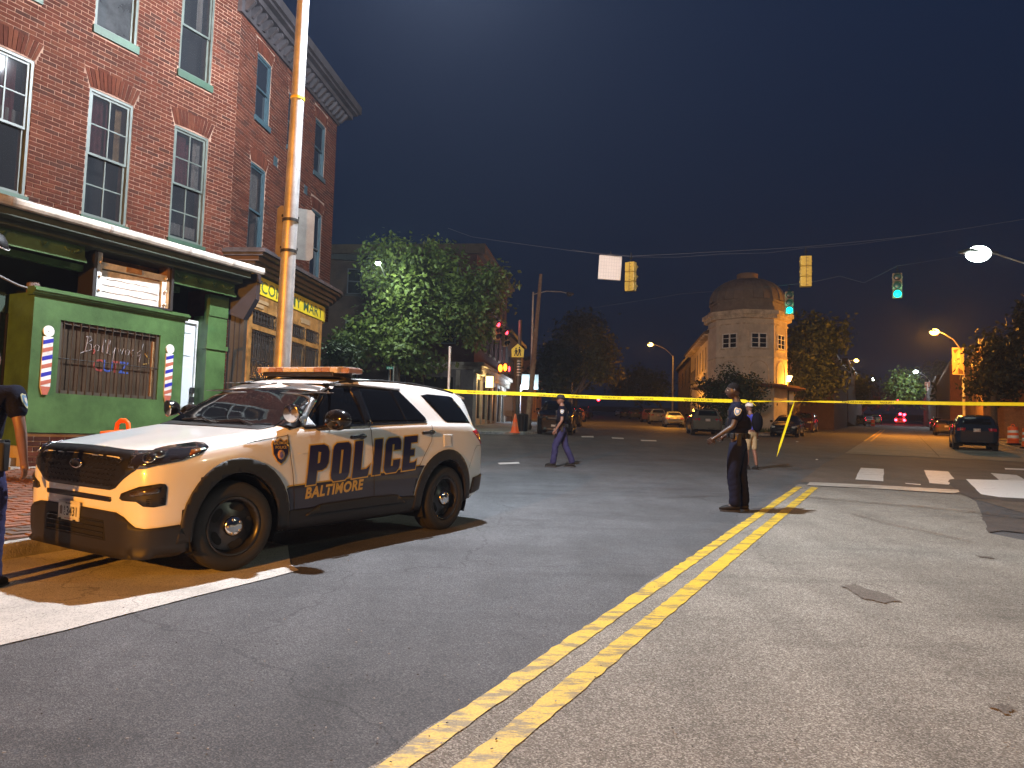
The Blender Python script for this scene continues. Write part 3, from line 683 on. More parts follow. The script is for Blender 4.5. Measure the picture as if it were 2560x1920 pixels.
# left hand entrance with a folding gate, in shadow
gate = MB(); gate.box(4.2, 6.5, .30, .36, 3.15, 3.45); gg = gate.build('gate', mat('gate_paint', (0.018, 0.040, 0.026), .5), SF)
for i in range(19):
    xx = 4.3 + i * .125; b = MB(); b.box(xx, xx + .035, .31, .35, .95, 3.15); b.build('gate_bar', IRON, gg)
cb = MB(); cb.box(10.305, 10.40, -.03, .2, .6, 4.0); cb.build('brick_column', MORT, SF)
for i in range(44):
    for xa, xb in (((10.305, 10.40),) if i % 2 else ((10.305, 10.345), (10.358, 10.40))):
        b = MB(); zz = .95 + i * .069; b.box(xa, xb, -.042, -.028, zz, zz + .056); b.build('brick', rnd.choice(BRK[:3]), SF)
b = MB(); b.tube([(5.6, -.02, 3.95), (6.05, -.05, 3.66), (6.45, -.1, 3.52), (7.3, -.05, 3.45)], .018, 6); b.build('cable', mat('grey_cable', (0.12, 0.12, 0.12), .6), SF)
b = MB(); b.tube([(6.75, .1, 3.44), (6.75, .1, 3.62)], .07, 8); b.tube([(6.72, .1, 3.58), (6.84, .1, 3.60)], .06, 8); b.build('broken_lamp', mat('dusty_brown', (.10, .07, .06), .8), SF)
b = MB(); b.box(5.0, 5.9, .5, .6, 3.5, 3.95); b.build('torn_board', mat('dusty_grey', (.13, .13, .11), .8, var=.4, vs=5), SF)
# old sign box standing on the panel
sb = thing('sign_box', 'open black-framed sign box with peeling white panel standing on top of the green shop front', 'sign', WA.wp(8.16, yP - .02, 3.52), WA.rz - R(4))
b = MB(); hx, hz, dp = .70, .80, .42
b.box(-hx, -hx + .045, 0, dp, 0, hz); b.box(hx - .045, hx, 0, dp, 0, hz); b.box(-hx + .045, hx - .045, 0, dp, hz - .04, hz); b.box(-hx + .045, hx - .045, 0, dp, 0, .03)
b.build('frame', mat('black_box_paint', (0.016, 0.013, 0.012), .5), sb)
b = MB(); b.box(-hx + .045, hx - .045, dp - .02, dp, .03, hz - .04); b.build('back_board', WOODB, sb)
b = MB(); b.box(-.53, .50, .10, .13, .04, .48); b.build('white_panel', mat('peeling_white', (0.60, 0.56, 0.50), .6, var=.1, stain=.3, ss=5), sb)
for zz, xa, xb in ((.14, -.5, .47), (.25, -.5, .48), (.35, -.44, .30)):
    b = MB(); b.tube([(xa + (xb - xa) * i / 9, .095, zz + rnd.uniform(-.012, .012)) for i in range(10)], .004, 4); b.build('crack', mat('crack_brown', (.10, .06, .04), .9), sb)
b = MB(); b.box(-.56, .56, .06, .10, .50, .60); b.build('white_rail', WHITE, sb)
b = MB(); b.box(-.13, .13, .04, .06, .52, .60); b.build('maker_plate', WOODB, sb)
b = MB(); b.box(-.62, -.55, .04, .12, .03, .74); b.build('white_post', WHITE, sb)
b = MB(); b.box(.52, .60, .06, .14, .03, .60); b.build('white_post', WHITE, sb)
b = MB(); b.box(.60, .65, .05, .30, .03, .76); b.build('side_board', WOODB, sb)
for zz in (.10, .32, .54):
    b = MB(); b.ball((.57, .03, zz), .026, 10, 8); b.tube([(.57, .03, zz), (.57, .09, zz)], .016, 6); b.build('bulb', mat('dusty_bulb', (.6, .5, .4), .3), sb)
    b = MB(); b.ball((-.585, .02, zz + .04), .022, 8, 6); b.build('bulb', MATS['dusty_bulb'], sb)
# flat painted barber poles
def barber(x, z0, z1, wd, label):
    t = thing('barber_pole', label, 'sign', WA.wp(x, yP - .004, z0), WA.rz, 'flat barber pole signs on the green shop front')
    H = z1 - z0; W2 = wd / 2; rb_ = wd * .55
    pts = [(-W2, .12), (-W2 * .5, 0), (W2 * .5, 0), (W2, .12), (W2, H - 2 * rb_), (-W2, H - 2 * rb_)]
    b = MB(); b.prism(pts, -.022, 0, 0); b.build('board', WHITE, t, bevel=.004)
    b = MB(); c = (0, H - rb_); b.prism([(c[0] + rb_ * math.cos(a * math.pi / 12), c[1] + rb_ * math.sin(a * math.pi / 12)) for a in range(24)], -.024, 0); b.build('ball', WHITE, t, bevel=.004)
    b = MB(); b.cbox((-.01, -.026, H - rb_), (.012, .006, .012)); b.build('screw', IRON, t)
    cs = [mat('pole_red', (.36, .10, .065), .5, var=.1), mat('pole_blue', (.018, .020, .30), .5)]
    b = MB(); b.prism(pts[:4], -.0255, -.021); b.build('foot', cs[0], t)
    zz = .13; k = 0; hh = (H - 2 * rb_ - .13) / 12
    while zz + hh < H - 2 * rb_ + .001:
        if k % 2 == 0:
            t1 = min(zz + hh, H - 2 * rb_); sl = hh * .8
            q = [(-W2, zz), (W2, min(zz + sl, H - 2 * rb_ - .001)), (W2, min(zz + hh + sl, H - 2 * rb_)), (-W2, zz + hh)]
            b = MB(); b.prism(q, -.0250, -.0215); b.build('stripe', cs[(k // 2) % 2], t)
        zz += hh; k += 1
barber(6.80, 1.95, 2.97, .150, 'taller flat red, white and blue barber pole left of the barred window')
barber(8.90, 1.95, 2.95, .145, 'narrower flat red, white and blue barber pole right of the barred window')
# --- the corner house with the food market
DB = Vector((math.sin(R(7.2)), math.cos(R(7.2)))); W0 = w(10.32, -11.5)
WBm = Wall(W0, DB)
Bq = thing('corner_house', 'red brick corner house with the yellow market sign, three storeys under a deep dark cornice', 'building', WBm.o, WBm.rz)
BF = mat('blue_grey_frame', (0.022, 0.045, 0.056), .5, var=.15, vs=7)
LB = 5.35
wb2 = [(0.72, 1.40, 5.12, 7.00), (3.95, 4.62, 5.20, 7.02)]
wb3 = [(0.76, 1.42, 7.98, 9.32), (2.34, 3.00, 7.98, 9.20), (3.92, 4.60, 7.96, 9.30)]
vents = [(1.72, 1.93, 7.28, 7.50), (3.42, 3.62, 7.22, 7.44)]
opsB = wb2 + wb3
b = MB(); wall_cells(b, .0, LB, 4.4, 10.0, opsB, 0, .3); b.build('wall', MORT, Bq)
b = MB(); b.prism([(.45, .45), (LB - .02, .45), (LB - .02, 9), (3.7, 9)], 1.0, 10.0, 0, 'xy'); b.box(LB - .32, LB, .3, 9.2, .6, 10.0); b.box(.35, LB - .1, .3, .44, .8, 4.4); b.build('inner_wall', mat('side_brick', (0.10, .04, .03), .9, var=.3), Bq)
zones = [(o[0] - .11 * k / 5, o[1] + .11 * k / 5, o[3] + .06 * (k - 1), o[3] + .06 * k) for o in opsB for k in (1, 2, 3, 4, 5)] + vents
rB = brick_rects(0.005, LB, 4.4, 9.98, opsB, zones)
lay_bricks(Bq, WBm, rB, 0.0, 300, vis=lambda r: r[2] > 4.6)
for o in opsB: arch(Bq, o[0], o[1], o[3], 0.0, .27, n=11)
for i, o in enumerate(opsB):
    c = None
    if i == 0: c = cu(o, ('pale', .1, .85, .5, .97))
    sash_window(Bq, *o, 0.0, BF, BF, muntins=None, curtain=c, sz=.11)
for o in vents:
    b = MB(); b.box(o[0], o[1], -.002, .02, o[2], o[3]); v = b.build('vent', BF, Bq)
    for k in range(3): b = MB(); zz = o[2] + .04 + k * .06; b.box(o[0] + .02, o[1] - .02, -.012, -.003, zz, zz + .015); b.build('slat', BF, v)
for k in range(4):
    b = MB(); b.cbox((2.05, -.03, 5.9 + k * .17), (.05, .05, .11)); b.build('wall_bracket', IRON, Bq)
cnm = mat('cornice_paint', (0.022, 0.019, 0.021), .6, var=.25, vs=5, stain=.4, ss=2)
b = MB(); b.box(-.1, LB + .05, -.06, .2, 9.70, 10.0); b.box(-.1, LB + .40, -.30, .4, 10.0, 10.12); b.box(-.1, LB + .50, -.50, .5, 10.18, 10.38); b.box(-.1, LB + .45, -.42, .5, 10.12, 10.18); b.box(-.1, LB + .1, 0, 9, 10.0, 10.15)
crn = b.build('cornice', cnm, Bq)
for i in range(22):
    x = .02 + i * .255; b = MB(); b.prism([(-.06, 9.78), (-.10, 9.78), (-.26, 9.94), (-.26, 10.0), (-.06, 10.0)], x, x + .08, 0, 'yz'); b.build('bracket', cnm, crn)
# market front: bay, sign band, cornice
OCH = mat('ochre_varnish', (0.20, 0.105, 0.035), .4, var=.3, vs=6, stain=.45, ss=4)
SLATE = mat('slate_paint', (0.030, 0.028, 0.024), .6, var=.2, vs=5, stain=.35)
yb = -0.40
bay = Bq
def rounded(z0, z1, out, m, name, parent, inn=.25):
    """a band following the bay, rounding its far corner"""
    P = [(.06 - out * .5, yb - out)]; cx, cy, r_ = 3.95, yb + .75, .75 + out
    for i in range(9): a = -math.pi / 2 + math.pi / 2 * i / 8; P.append((cx + r_ * math.cos(a) * 1.0, cy + r_ * math.sin(a)))
    P.append((cx + r_, 3.5)); P.append((cx + .2, 3.5)); P.append((.06 - out * .5, .05))
    b = MB(); b.prism(P, z0, z1, 0, 'xy'); return b.build(name, m, parent)
rounded(4.22, 4.60, -.03, SLATE, 'sign_band', bay)
for i, (z0, z1, o_) in enumerate(((4.60, 4.68, .10), (4.68, 4.75, .18), (4.75, 4.84, .26), (4.84, 4.90, .36), (4.90, 4.97, .42), (4.97, 5.00, .30))):
    rounded(z0, z1, o_, DKWOOD if i != 2 else mat('brown_cornice', (.07, .045, .035), .6, var=.3), 'shop_cornice', bay)
sgn = thing('market_sign', 'yellow fascia sign with dark green ECONOMY MART lettering above the barred market windows', 'sign', WBm.wp(.22, yb - .008, 4.22), WBm.rz)
YEL = mat('sign_yellow', (0.66, 0.50, 0.02), .45, var=.12, vs=3, stain=.12)
P = [(0, 0)]; cx, cy, r_ = 3.73, .76, .76
P2 = [(0, 0)] + [(cx + r_ * math.cos(-math.pi / 2 + math.pi / 2 * i / 8), cy + r_ * math.sin(-math.pi / 2 + math.pi / 2 * i / 8)) for i in range(7)]
b = MB()
for (xa, ya), (xb, yb_) in zip(P2[:-1], P2[1:]):
    b.add([(xa, ya, 0), (xb, yb_, 0), (xb, yb_, .35), (xa, ya, .35)], [(0, 1, 2, 3)]); b.add([(xa, ya + .03, 0), (xb, yb_ + .03, 0), (xb, yb_ + .03, .35), (xa, ya + .03, .35)], [(0, 3, 2, 1)])
    b.add([(xa, ya, .35), (xb, yb_, .35), (xb, yb_ + .03, .35), (xa, ya + .03, .35)], [(0, 1, 2, 3)]); b.add([(xa, ya, 0), (xb, yb_, 0), (xb, yb_ + .03, 0), (xa, ya + .03, 0)], [(3, 2, 1, 0)])
b.build('sign_board', YEL, sgn)
LG = mat('sign_green', (0.012, 0.085, 0.045), .5)
tmx = text_mesh('ECONOMY MART', .335, bold=.0015, spacing=1.04); wx = max(v.co.x for v in tmx.vertices)
for v in tmx.vertices: v.co.x *= 3.52 / wx
tmx.transform(on_wall(.16, -.006, .05)); tmx.materials.clear(); tmx.materials.append(LG); link('sign_lettering', tmx, sgn)
text_obj('sign_lettering', 'M', mat('faded_ochre', (.42, .26, .02), .5), .20, Matrix.Translation((3.80, -.008, .06)) @ Matrix.Rotation(R(10), 4, 'Z') @ Matrix.Rotation(R(90), 4, 'X'), sgn, bold=.006)
# slate coloured return with bracket
b = MB(); b.box(.05, .17, yb + .02, -.01, .8, 4.22); ret = b.build('side_panel', SLATE, bay)
for y in (-.30, -.20, -.10):
    b = MB(); b.box(.040, .049, y, y + .012, 1.1, 3.7); b.build('board_joint', DARK, ret)
NVB = mat('navy_bracket', (.014, .018, .028), .5, var=.2)
b = MB(); b.box(.0, .06, -.05, .0, .8, 4.0); b.build('corner_post', NVB, bay)
b = MB(); b.prism([(.0, 3.75), (yb + .02, 3.62), (yb - .08, 3.80), (yb - .20, 4.02), (yb - .22, 4.50), (.0, 4.50)], .0, .17, 0, 'yz'); b.box(-.03, .19, yb - .24, .0, 4.34, 4.40); b.build('bracket', NVB, bay)
fr = MB(); z0, z1 = 1.55, 4.20
for xa, xb in ((.17, .32), (1.42, 1.56), (2.06, 2.22), (3.78, 3.92)): fr.box(xa, xb, yb - .01, yb + .12, z0 - .6, z1)
fr.box(.32, 1.42, yb, yb + .1, 3.50, 3.60); fr.box(2.22, 3.78, yb, yb + .1, 3.50, 3.60); fr.box(.32, 3.78, yb + .01, yb + .1, 3.90, 4.20); fr.box(.32, 1.42, yb, yb + .1, 2.38, 2.50); fr.box(2.22, 3.78, yb, yb + .1, 2.38, 2.50)
fr.box(.30, 3.8, yb + .03, yb + .1, 1.0, 2.38); fr.box(4.35, 4.45, yb + .3, yb + .4, 1, 4.2)
frame = fr.build('shop_frame', OCH, bay)
for xa, xb, za, zb in ((.5, 1.0, 4.05, 4.12), (.42, .8, 3.95, 4.02), (2.7, 3.2, 3.98, 4.1)):
    b = MB(); b.box(xa, xb, yb - .004, yb + .01, za, zb); b.build('peeled_patch', mat('peeled_wood', (.30, .19, .09), .8), frame)
b = MB(); b.box(1.56, 2.06, yb + .08, yb + .12, 1.0, 3.9); b.build('shop_door', SLATE, bay)
def bars(xa, xb, za, zb, n, scroll=True):
    g = MB(); g.box(xa, xb, yb + .06, yb + .07, za, zb); win = g.build('shop_window', mat('shop_glass_b', (0.030, 0.025, 0.02), .08, spec=.8, var=.5, vs=6), bay)
    for i in range(n):
        x = xa + (xb - xa) * (i + .5) / n; b = MB(); b.tube([(x, yb - .02, za), (x, yb - .02, zb)], .0085, 5); b.build('security_bar', IRON, win)
    for z in (za + .03, zb - .03) + (((za + zb) / 2 - .1,) if zb - za > .6 else ()):
        b = MB(); b.tube([(xa, yb - .02, z), (xb, yb - .02, z)], .010, 5); b.build('security_bar', IRON, win)
    if scroll and zb - za > .6:
        for i in range(n // 2):
            x = xa + (xb - xa) * (2 * i + 1.0) / n
            for zc in (za + .35, zb - .3):
                b = MB(); b.tube([(x + .028 * math.cos(a * .9) * (1 - a / 9), yb - .02, zc + .05 * math.sin(a * .9) + .02 * a - .07) for a in range(8)], .006, 4); b.build('scroll', IRON, win)
    return win
bars(.34, 1.40, 2.52, 3.48, 11); bars(.34, 1.40, 3.62, 3.88, 8); bars(1.60, 2.04, 2.3, 3.45, 5); bars(1.60, 2.04, 3.6, 3.88, 4); bars(2.24, 2.95, 2.52, 3.48, 8); bars(3.0, 3.76, 2.52, 3.48, 8, False); bars(2.24, 2.9, 3.62, 3.88, 6); bars(3.0, 3.76, 3.62, 3.88, 7)
b = MB(); b.box(2.95, 3.0, yb, yb + .1, 2.5, 3.9); b.build('mullion', OCH, bay)
# ------------------------------------------------------------------ simple far facades, built window by window
def facade(t, x0, x1, z0, z1, wins, wallm, fm, depth=.2, thick=6, glass=GLASS, sill=None, lintel=None, bars_=(1, 2)):
    b = MB(); wall_cells(b, x0, x1, z0, z1, wins, 0, depth); b.box(x0, x1, depth, thick, z0, z1); b.build('wall', wallm, t)
    for o in wins:
        b = MB(); b.box(o[0], o[0] + .06, .05, .15, o[2], o[3]); b.box(o[1] - .06, o[1], .05, .15, o[2], o[3]); b.box(o[0] + .06, o[1] - .06, .05, .15, o[3] - .06, o[3]); b.box(o[0] + .06, o[1] - .06, .05, .15, o[2], o[2] + .06)
        for i in range(1, bars_[1]): zz = o[2] + (o[3] - o[2]) * i / bars_[1]; b.box(o[0] + .06, o[1] - .06, .06, .13, zz - .025, zz + .025)
        for i in range(1, bars_[0]): xx = o[0] + (o[1] - o[0]) * i / bars_[0]; b.box(xx - .03, xx + .03, .058, .132, o[2] + .06, o[3] - .06)
        f = b.build('window', fm, t)
        b = MB(); b.box(o[0] + .06, o[1] - .06, .14, .15, o[2] + .06, o[3] - .06); b.build('pane', glass, f)
        if sill: b = MB(); b.box(o[0] - .1, o[1] + .1, -.1, .1, o[2] - .15, o[2] - .002); b.build('sill', sill, f)
        if lintel: b = MB(); b.box(o[0] - .1, o[1] + .1, -.04, -.003, o[3], o[3] + .22); b.build('lintel', lintel, f)
RB1 = mat('far_brick', (0.11, 0.040, 0.032), .9, var=.2, vs=2, var2=.2, vs2=14); RB2 = mat('far_brick_brown', (0.055, 0.030, 0.024), .9, var=.2, vs=2, var2=.2, vs2=14)
STONE = mat('pale_trim', (0.42, 0.37, 0.30), .8, var=.15, vs=2, stain=.2, ss=.6); DKT = mat('dark_trim', (0.022, 0.022, 0.026), .6); PBLUE = mat('pale_blue_frame', (0.20, 0.26, 0.29), .6)
# brick corner building across the side street: two faces
K = Vector((-2.65, 52.0)); gk = G(0, 52) + .1
CB = thing('corner_shop_building', 'tall brick corner building behind the leafy tree with pale shop cornice and lit box sign', 'building', (K.x, K.y, 0), math.atan2(DC.y, DC.x))
def W2(t0, t1, z0, z1): return (t0, t1, gk + z0, gk + z1)
wins = [W2(1.2 + i * 2.3, 2.1 + i * 2.3, 5.6, 7.9) for i in range(6)] + [W2(1.2 + i * 2.3, 2.1 + i * 2.3, 9.1, 10.9) for i in range(6)]
facade(CB, 0, 15.2, gk + 4.3, gk + 11.9, wins, RB1, mat('pale_pink_frame', (.32, .25, .24), .6), bars_=(1, 2), thick=9, lintel=STONE, sill=STONE)
b = MB(); b.box(-.3, 15.4, -.35, .3, gk + 11.9, gk + 12.3); b.box(-.4, 15.5, -.6, .3, gk + 12.3, gk + 12.55); b.build('cornice', mat('tan_cornice', (.13, .085, .05), .7, var=.2), CB)
# shop storey
fr = MB()
for i in range(7): x = .0 + i * 2.35; fr.box(x, x + .38, -.22, .1, gk - .4, gk + 3.55)
fr.box(0, 14.6, -.12, .1, gk - .4, gk + .55); fr.box(0, 14.6, -.14, .1, gk + 3.3, gk + 3.6)
fr.build('shop_front', STONE, CB)
for i in range(6):
    x = .38 + i * 2.35
    b = MB(); b.box(x, x + 1.97, -.02, .05, gk + .55, gk + 3.3); f = b.build('shop_window', mat('dim_shop_glass', (.03, .024, .018), .1), CB)
    for j in range(6): b = MB(); b.box(x + .16 + j * .32, x + .19 + j * .32, -.08, -.05, gk + .6, gk + 3.25); b.build('security_bar', DKT, f)
b = MB(); b.box(-.25, 14.9, -.55, .25, gk + 3.85, gk + 4.12); b.box(-.40, 15.05, -.75, .25, gk + 4.12, gk + 4.34); b.box(-.05, 14.7, -.30, .2, gk + 3.6, gk + 3.85)
cc = b.build('shop_cornice', STONE, CB)
for i in range(38): b = MB(); x = i * .39; b.box(x, x + .16, -.52, -.30, gk + 3.55, gk + 3.848); b.build('bracket', STONE, cc)
# front face, towards us (built in the same frame: it runs along local y)
ff = MB(); F0 = gk
fz = [(-.0, 0)]
def yface(mb, y0, y1, z0, z1, x=-.0, d=.2): mb.box(x - d, x, y0, y1, z0, z1)
b = MB(); b.box(-.06, 0, .0, 16, gk + 4.3, gk + 11.9); b.build('end_wall', RB1, CB)
b = MB(); b.box(-.40, .0, -.75, 16, gk + 4.12, gk + 4.34); b.box(-.25, .0, -.55, 16, gk + 3.85, gk + 4.12); b.build('shop_cornice', STONE, CB)
b = MB(); b.box(-.12, .0, .0, 16, gk - .4, gk + 3.85); b.build('end_wall_lower', mat('grey_shop_wall', (.16, .14, .13), .8, var=.2), CB)
b = MB(); b.box(-.45, .1, -.6, 16, gk + 11.9, gk + 12.55); b.build('cornice', MATS['tan_cornice'], CB)
for i in range(5):
    for zz in (5.6, 9.0):
        y = 1.3 + i * 3.0
        b = MB(); b.box(-.12, -.065, y, y + 1.1, gk + zz, gk + zz + 2.0); f = b.build('window', PBLUE, CB); b = MB(); b.box(-.14, -.121, y + .1, y + 1.0, gk + zz + .1, gk + zz + 1.9); b.build('pane', GLASS, f)
for i in range(5):
    y = .9 + i * 3.0; b = MB(); b.box(-.2, -.121, y, y + .3, gk - .3, gk + 3.8); b.build('pilaster', PBLUE if i == 2 else STONE, CB)
    b = MB(); b.box(-.17, -.121, y + .5, y + 2.6, gk + .8, gk + 3.3); b.build('shop_window', MATS['dim_shop_glass'], CB)
# lit box sign
lit = mat('lit_sign_face', (0.9, 0.8, 0.5), .5, emit=(1.0, 0.80, 0.36), es=2.0)
t = thing('lit_box_sign', 'small glowing cream box sign under the shop cornice of the brick corner building', 'sign', (*(K + DC * 2.3 - NC * -0.75), gk + 2.75), math.atan2(DC.y, DC.x))
b = MB(); b.box(-.06, .06, -.30, .30, 0, .9); b.build('case', DKT, t); b = MB(); b.box(-.075, -.062, -.27, .27, .04, .86); b.build('lit_face', lit, t)
lamp('box_sign_light', (K.x + .75, K.y + .9, gk + 3.2), 90, (1, .72, .3), .3)
b = MB(); b.box(-.04, .04, -.1, .9, .92, 1.0); b.build('bracket', DKT, t)
lamp('porch_light', (*(K + DC * 7 + NC * .9), gk + 2.9), 60, SOD, .1)
# dark neighbour house far left of the tree, and the row behind
def row_house(name, label, x0, y0, dvec, L, H, nx, floors, wallm, fm, zb=None, thick=8, group=None, ww=.95, wh=1.7, f0=1.2, fh=3.2):
    g0 = G(x0, y0) + .1 if zb is None else zb
    t = thing(name, label, 'building', (x0, y0, g0), math.atan2(dvec.y, dvec.x), group)
    ws_ = []
    for f in range(floors):
        for i in range(nx):
            xc = L * (i + .5) / nx; z = f0 + f * fh
            if z + wh < H - .3: ws_.append((xc - ww / 2, xc + ww / 2, z, z + wh))
    facade(t, 0, L, -1.0, H, ws_, wallm, fm, thick=thick, sill=DKT)
    b = MB(); b.box(-.1, L + .1, -.35, thick, H, H + .35); b.build('cornice', DKT, t)
    return t
E1 = Vector((-20.0, 51.0))
row_house('brick_row_house', 'dark brick row house left of the leafy tree with dim blue window frames', -26, 48.8, Vector((1, .06)).normalized(), 10.5, 11.6, 3, 3, RB1, PBLUE, f0=1.6, fh=3.6)
row_house('brick_row_house', 'dark brick house seen between the yellow market sign and the leafy tree', -15.4, 49.6, Vector((1, .06)).normalized(), 9.5, 10.8, 3, 3, RB2, mat('dim_frame', (.12, .13, .16), .6), f0=1.6, fh=3.5)
# houses down the left side of the middle street
p = K + DC * 16.2
row_house('stucco_house', 'grey two-storey house behind the crossing sign on the left of the middle street', p.x, p.y, DC, 12, 8.0, 4, 2, mat('grey_stucco', (.17, .14, .13), .9, var=.2), DKT)
p = K + DC * 30 + NC * .6
row_house('wooden_house', 'narrow house lit orange at its foot behind the black van on the middle street', p.x, p.y, DC, 14, 6.5, 4, 2, mat('brown_boards', (.22, .13, .07), .8, var=.2), DKT)
# ------------------------------------------------------------------ the domed corner building
CREAM = mat('cream_stucco', (0.46, 0.41, 0.34), .85, var=.08, vs=1.5, stain=.14, ss=1.0, bump=.3, bs=12)
DOME = mat('dome_sheet', (0.15, 0.125, 0.105), .7, var=.08, vs=3, stain=.12, ss=1.5)
TRIM = mat('cream_trim', (0.44, 0.38, 0.29), .8, var=.15, stain=.3, ss=2)
Y0 = 57.5; TC = at(1866, 1070, Y0 + 2.6); rT = 3.02
gz = G(0, 57) + .1
D = thing('domed_building', 'cream stucco corner building with an eight-sided tower under a ribbed dome', 'building', (TC.x, Y0 + 2.6, gz), 0)
def zpix(v, Y, u=1866): return at(u, v, Y).z - gz
z_top = zpix(797, Y0 + .2); z_band = zpix(893, Y0 + .2); z_aw = zpix(965, Y0 + .2)
oc0 = R(-90 - 22.5 + 1)
def octa(r, k): a = oc0 + k * R(45); return (r * math.cos(a), r * math.sin(a))
b = MB()
b.prism([octa(rT, k) for k in range(8)], -1.0, z_top, 0, 'xy'); b.build('wall', CREAM, D)
for z0, z1, dr in ((z_band - .06, z_band + .06, .05), (z_top - .45, z_top - .35, .07)):
    b = MB(); b.prism([octa(rT + dr, k) for k in range(8)], z0, z1, 0, 'xy'); b.build('string_course', TRIM, D)
b = MB()
for z0, z1, dr in ((z_top, z_top + .28, .35), (z_top + .28, z_top + .58, .50), (z_top + .58, z_top + .62, .42)): b.prism([octa(rT + dr, k) for k in range(8)], z0, z1, 0, 'xy')
b.build('cornice', TRIM, D)
zc = z_top + .62
b = MB()
for z0, z1, r_ in ((zc, zc + .35, rT + .02), (zc + .35, zc + .75, rT - .15), (zc + .75, zc + .95, rT - .05)): b.prism([octa(r_, k) for k in range(8)], z0, z1, 0, 'xy')
b.build('dome_base', DOME, D)
# dome with ribs
zd = zc + .95; hd = zpix(700, Y0 + 2.6) - zd; prof = []
for i in range(11):
    a = math.pi / 2 * i / 10; prof.append((max(.62, (rT - .12) * math.cos(a) ** .85), zd + hd * math.sin(a) ** .95))
b = MB(); b.lathe(prof, 32); dm = b.build('dome', DOME, D)
for k in range(24):
    a = 2 * math.pi * k / 24 + .13; b = MB(); b.tube([((r_ + .015) * math.cos(a), (r_ + .015) * math.sin(a), z) for r_, z in prof[:-1]], .045, 5); b.build('rib', DOME, dm)
b = MB(); b.lathe([(.80, zd + hd - .12), (.82, zd + hd + .42), (.74, zd + hd + .46), (.0, zd + hd + .50)], 20); b.build('cap', mat('cap_stone', (.22, .16, .11), .8, var=.2), D)
# tower windows: a pair of casements on each street-side face
for k in (0, 7, 1):
    a = oc0 + (k + .5) * R(45); nrm = Vector((math.cos(a), math.sin(a))); tan = Vector((-nrm.y, nrm.x)); ap = rT * math.cos(R(22.5))
    zw0, zw1 = zpix(870, Y0 + .2), zpix(833, Y0 + .2)
    M = Matrix(((tan.x, nrm.x, 0, nrm.x * ap), (tan.y, nrm.y, 0, nrm.y * ap), (0, 0, 1, 0), (0, 0, 0, 1)))
    def face(fn, name, m, par):
        b = MB(); b.xf = M; fn(b); return b.build(name, m, par)
    f = face(lambda b: (b.box(-.62, -.54, .0, .06, zw0, zw1), b.box(.54, .62, .0, .06, zw0, zw1), b.box(-.54, .54, .0, .06, zw1 - .07, zw1), b.box(-.54, .54, .0, .06, zw0, zw0 + .06), b.box(-.06, .06, .0, .06, zw0 + .06, zw1 - .07)), 'window', WHITE, D)
    for sx_ in (-1, 1):
        face(lambda b: b.box(min(sx_ * .06, sx_ * .54), max(sx_ * .06, sx_ * .54), .008, .018, zw0 + .06, zw1 - .07), 'pane', GLASS, f)
        for i in (1, 2): zz = zw0 + (zw1 - zw0) * i / 3; face(lambda b: b.box(min(sx_ * .06, sx_ * .54), max(sx_ * .06, sx_ * .54), .02, .045, zz - .02, zz + .02), 'glazing_bar', WHITE, f)
    face(lambda b: b.box(-.72, .72, .0, .12, zw0 - .12, zw0 - .003), 'sill', TRIM, f)
    face(lambda b: b.box(-.86, -.80, .0, .03, zw0 - .3, z_top - .5), 'panel_moulding', TRIM, D); face(lambda b: b.box(.80, .86, .0, .03, zw0 - .3, z_top - .5), 'panel_moulding', TRIM, D)
    ar = [(.72 * math.cos(math.pi * i / 10), zpix(925, Y0 + .2) + .72 * math.sin(math.pi * i / 10)) for i in range(11)]
    ar = [(.72, z_aw)] + ar + [(-.72, z_aw)]
    face(lambda b: b.tube([(p[0], .01, p[1]) for p in ar], .035, 5), 'blind_arch', TRIM, D)
# plaster patches and stains that have come away
for (u, v, a_, b_) in ((1826, 868, .10, .3), (1903, 855, .08, .6), (1927, 882, .35, .12), (1915, 893, .5, .06), (1832, 830, .06, .5), (1938, 905, .15, .12)):
    pass
# awning ring round the tower and wings along both streets
AW = mat('awning_brown', (0.13, 0.045, 0.03), .7, var=.2)
b = MB(); b.prism([octa(rT + 1.35, k) for k in range(8)], z_aw - .10, z_aw + .02, 0, 'xy'); b.build('awning', AW, D)
b = MB(); b.prism([octa(rT + .9, k) for k in range(8)], z_aw + .02, z_aw + .14, 0, 'xy'); b.build('awning', AW, D)
def wing(d, nout, L, h0, off, name, dep, tiles):
    """a wing running away along direction d; nout points to its street"""
    a = math.atan2(d.y, d.x); 
    b = MB(); M = Matrix.Rotation(a, 4, 'Z'); b.xf = M
    s_ = 1 if nout > 0 else -1
    y0, y1 = (off, off - s_ * dep)
    y0, y1 = min(y0, y1), max(y0, y1)
    b.box(.5, L, y0, y1, -1.0, h0); wl_ = b.build('wing_wall', CREAM, D)
    e = off
    b = MB(); b.xf = M; b.prism([(e + s_ * .7, h0 - .05), (e + s_ * .7, h0 + .06), (e - s_ * dep * .5, h0 + 1.1), (e - s_ * (dep + .2), h0 + .06), (e - s_ * (dep + .2), h0 - .05)], .4, L + .5, 0, 'yz'); b.build('roof', mat('dark_tiles', (.06, .045, .035), .8, var=.3, vs=6), D)
    for i in range(int(L / 1.0)):
        x = .9 + i * 1.0; b = MB(); b.xf = M; b.box(x, x + .14, min(e, e + s_ * .65), max(e, e + s_ * .65), h0 - .22, h0 - .06); b.build('rafter_end', TRIM, D)
    for i in range(int((L - 3) / 2.1)):
        x = 2.6 + i * 2.1; 
        b = MB(); b.xf = M; b.box(x, x + .5, min(e, e + s_ * .03), max(e, e + s_ * .03), h0 - 2.6, h0 - .7); wn_ = b.build('window', mat('slit_window', (.10, .08, .06), .4), D)
    return wl_
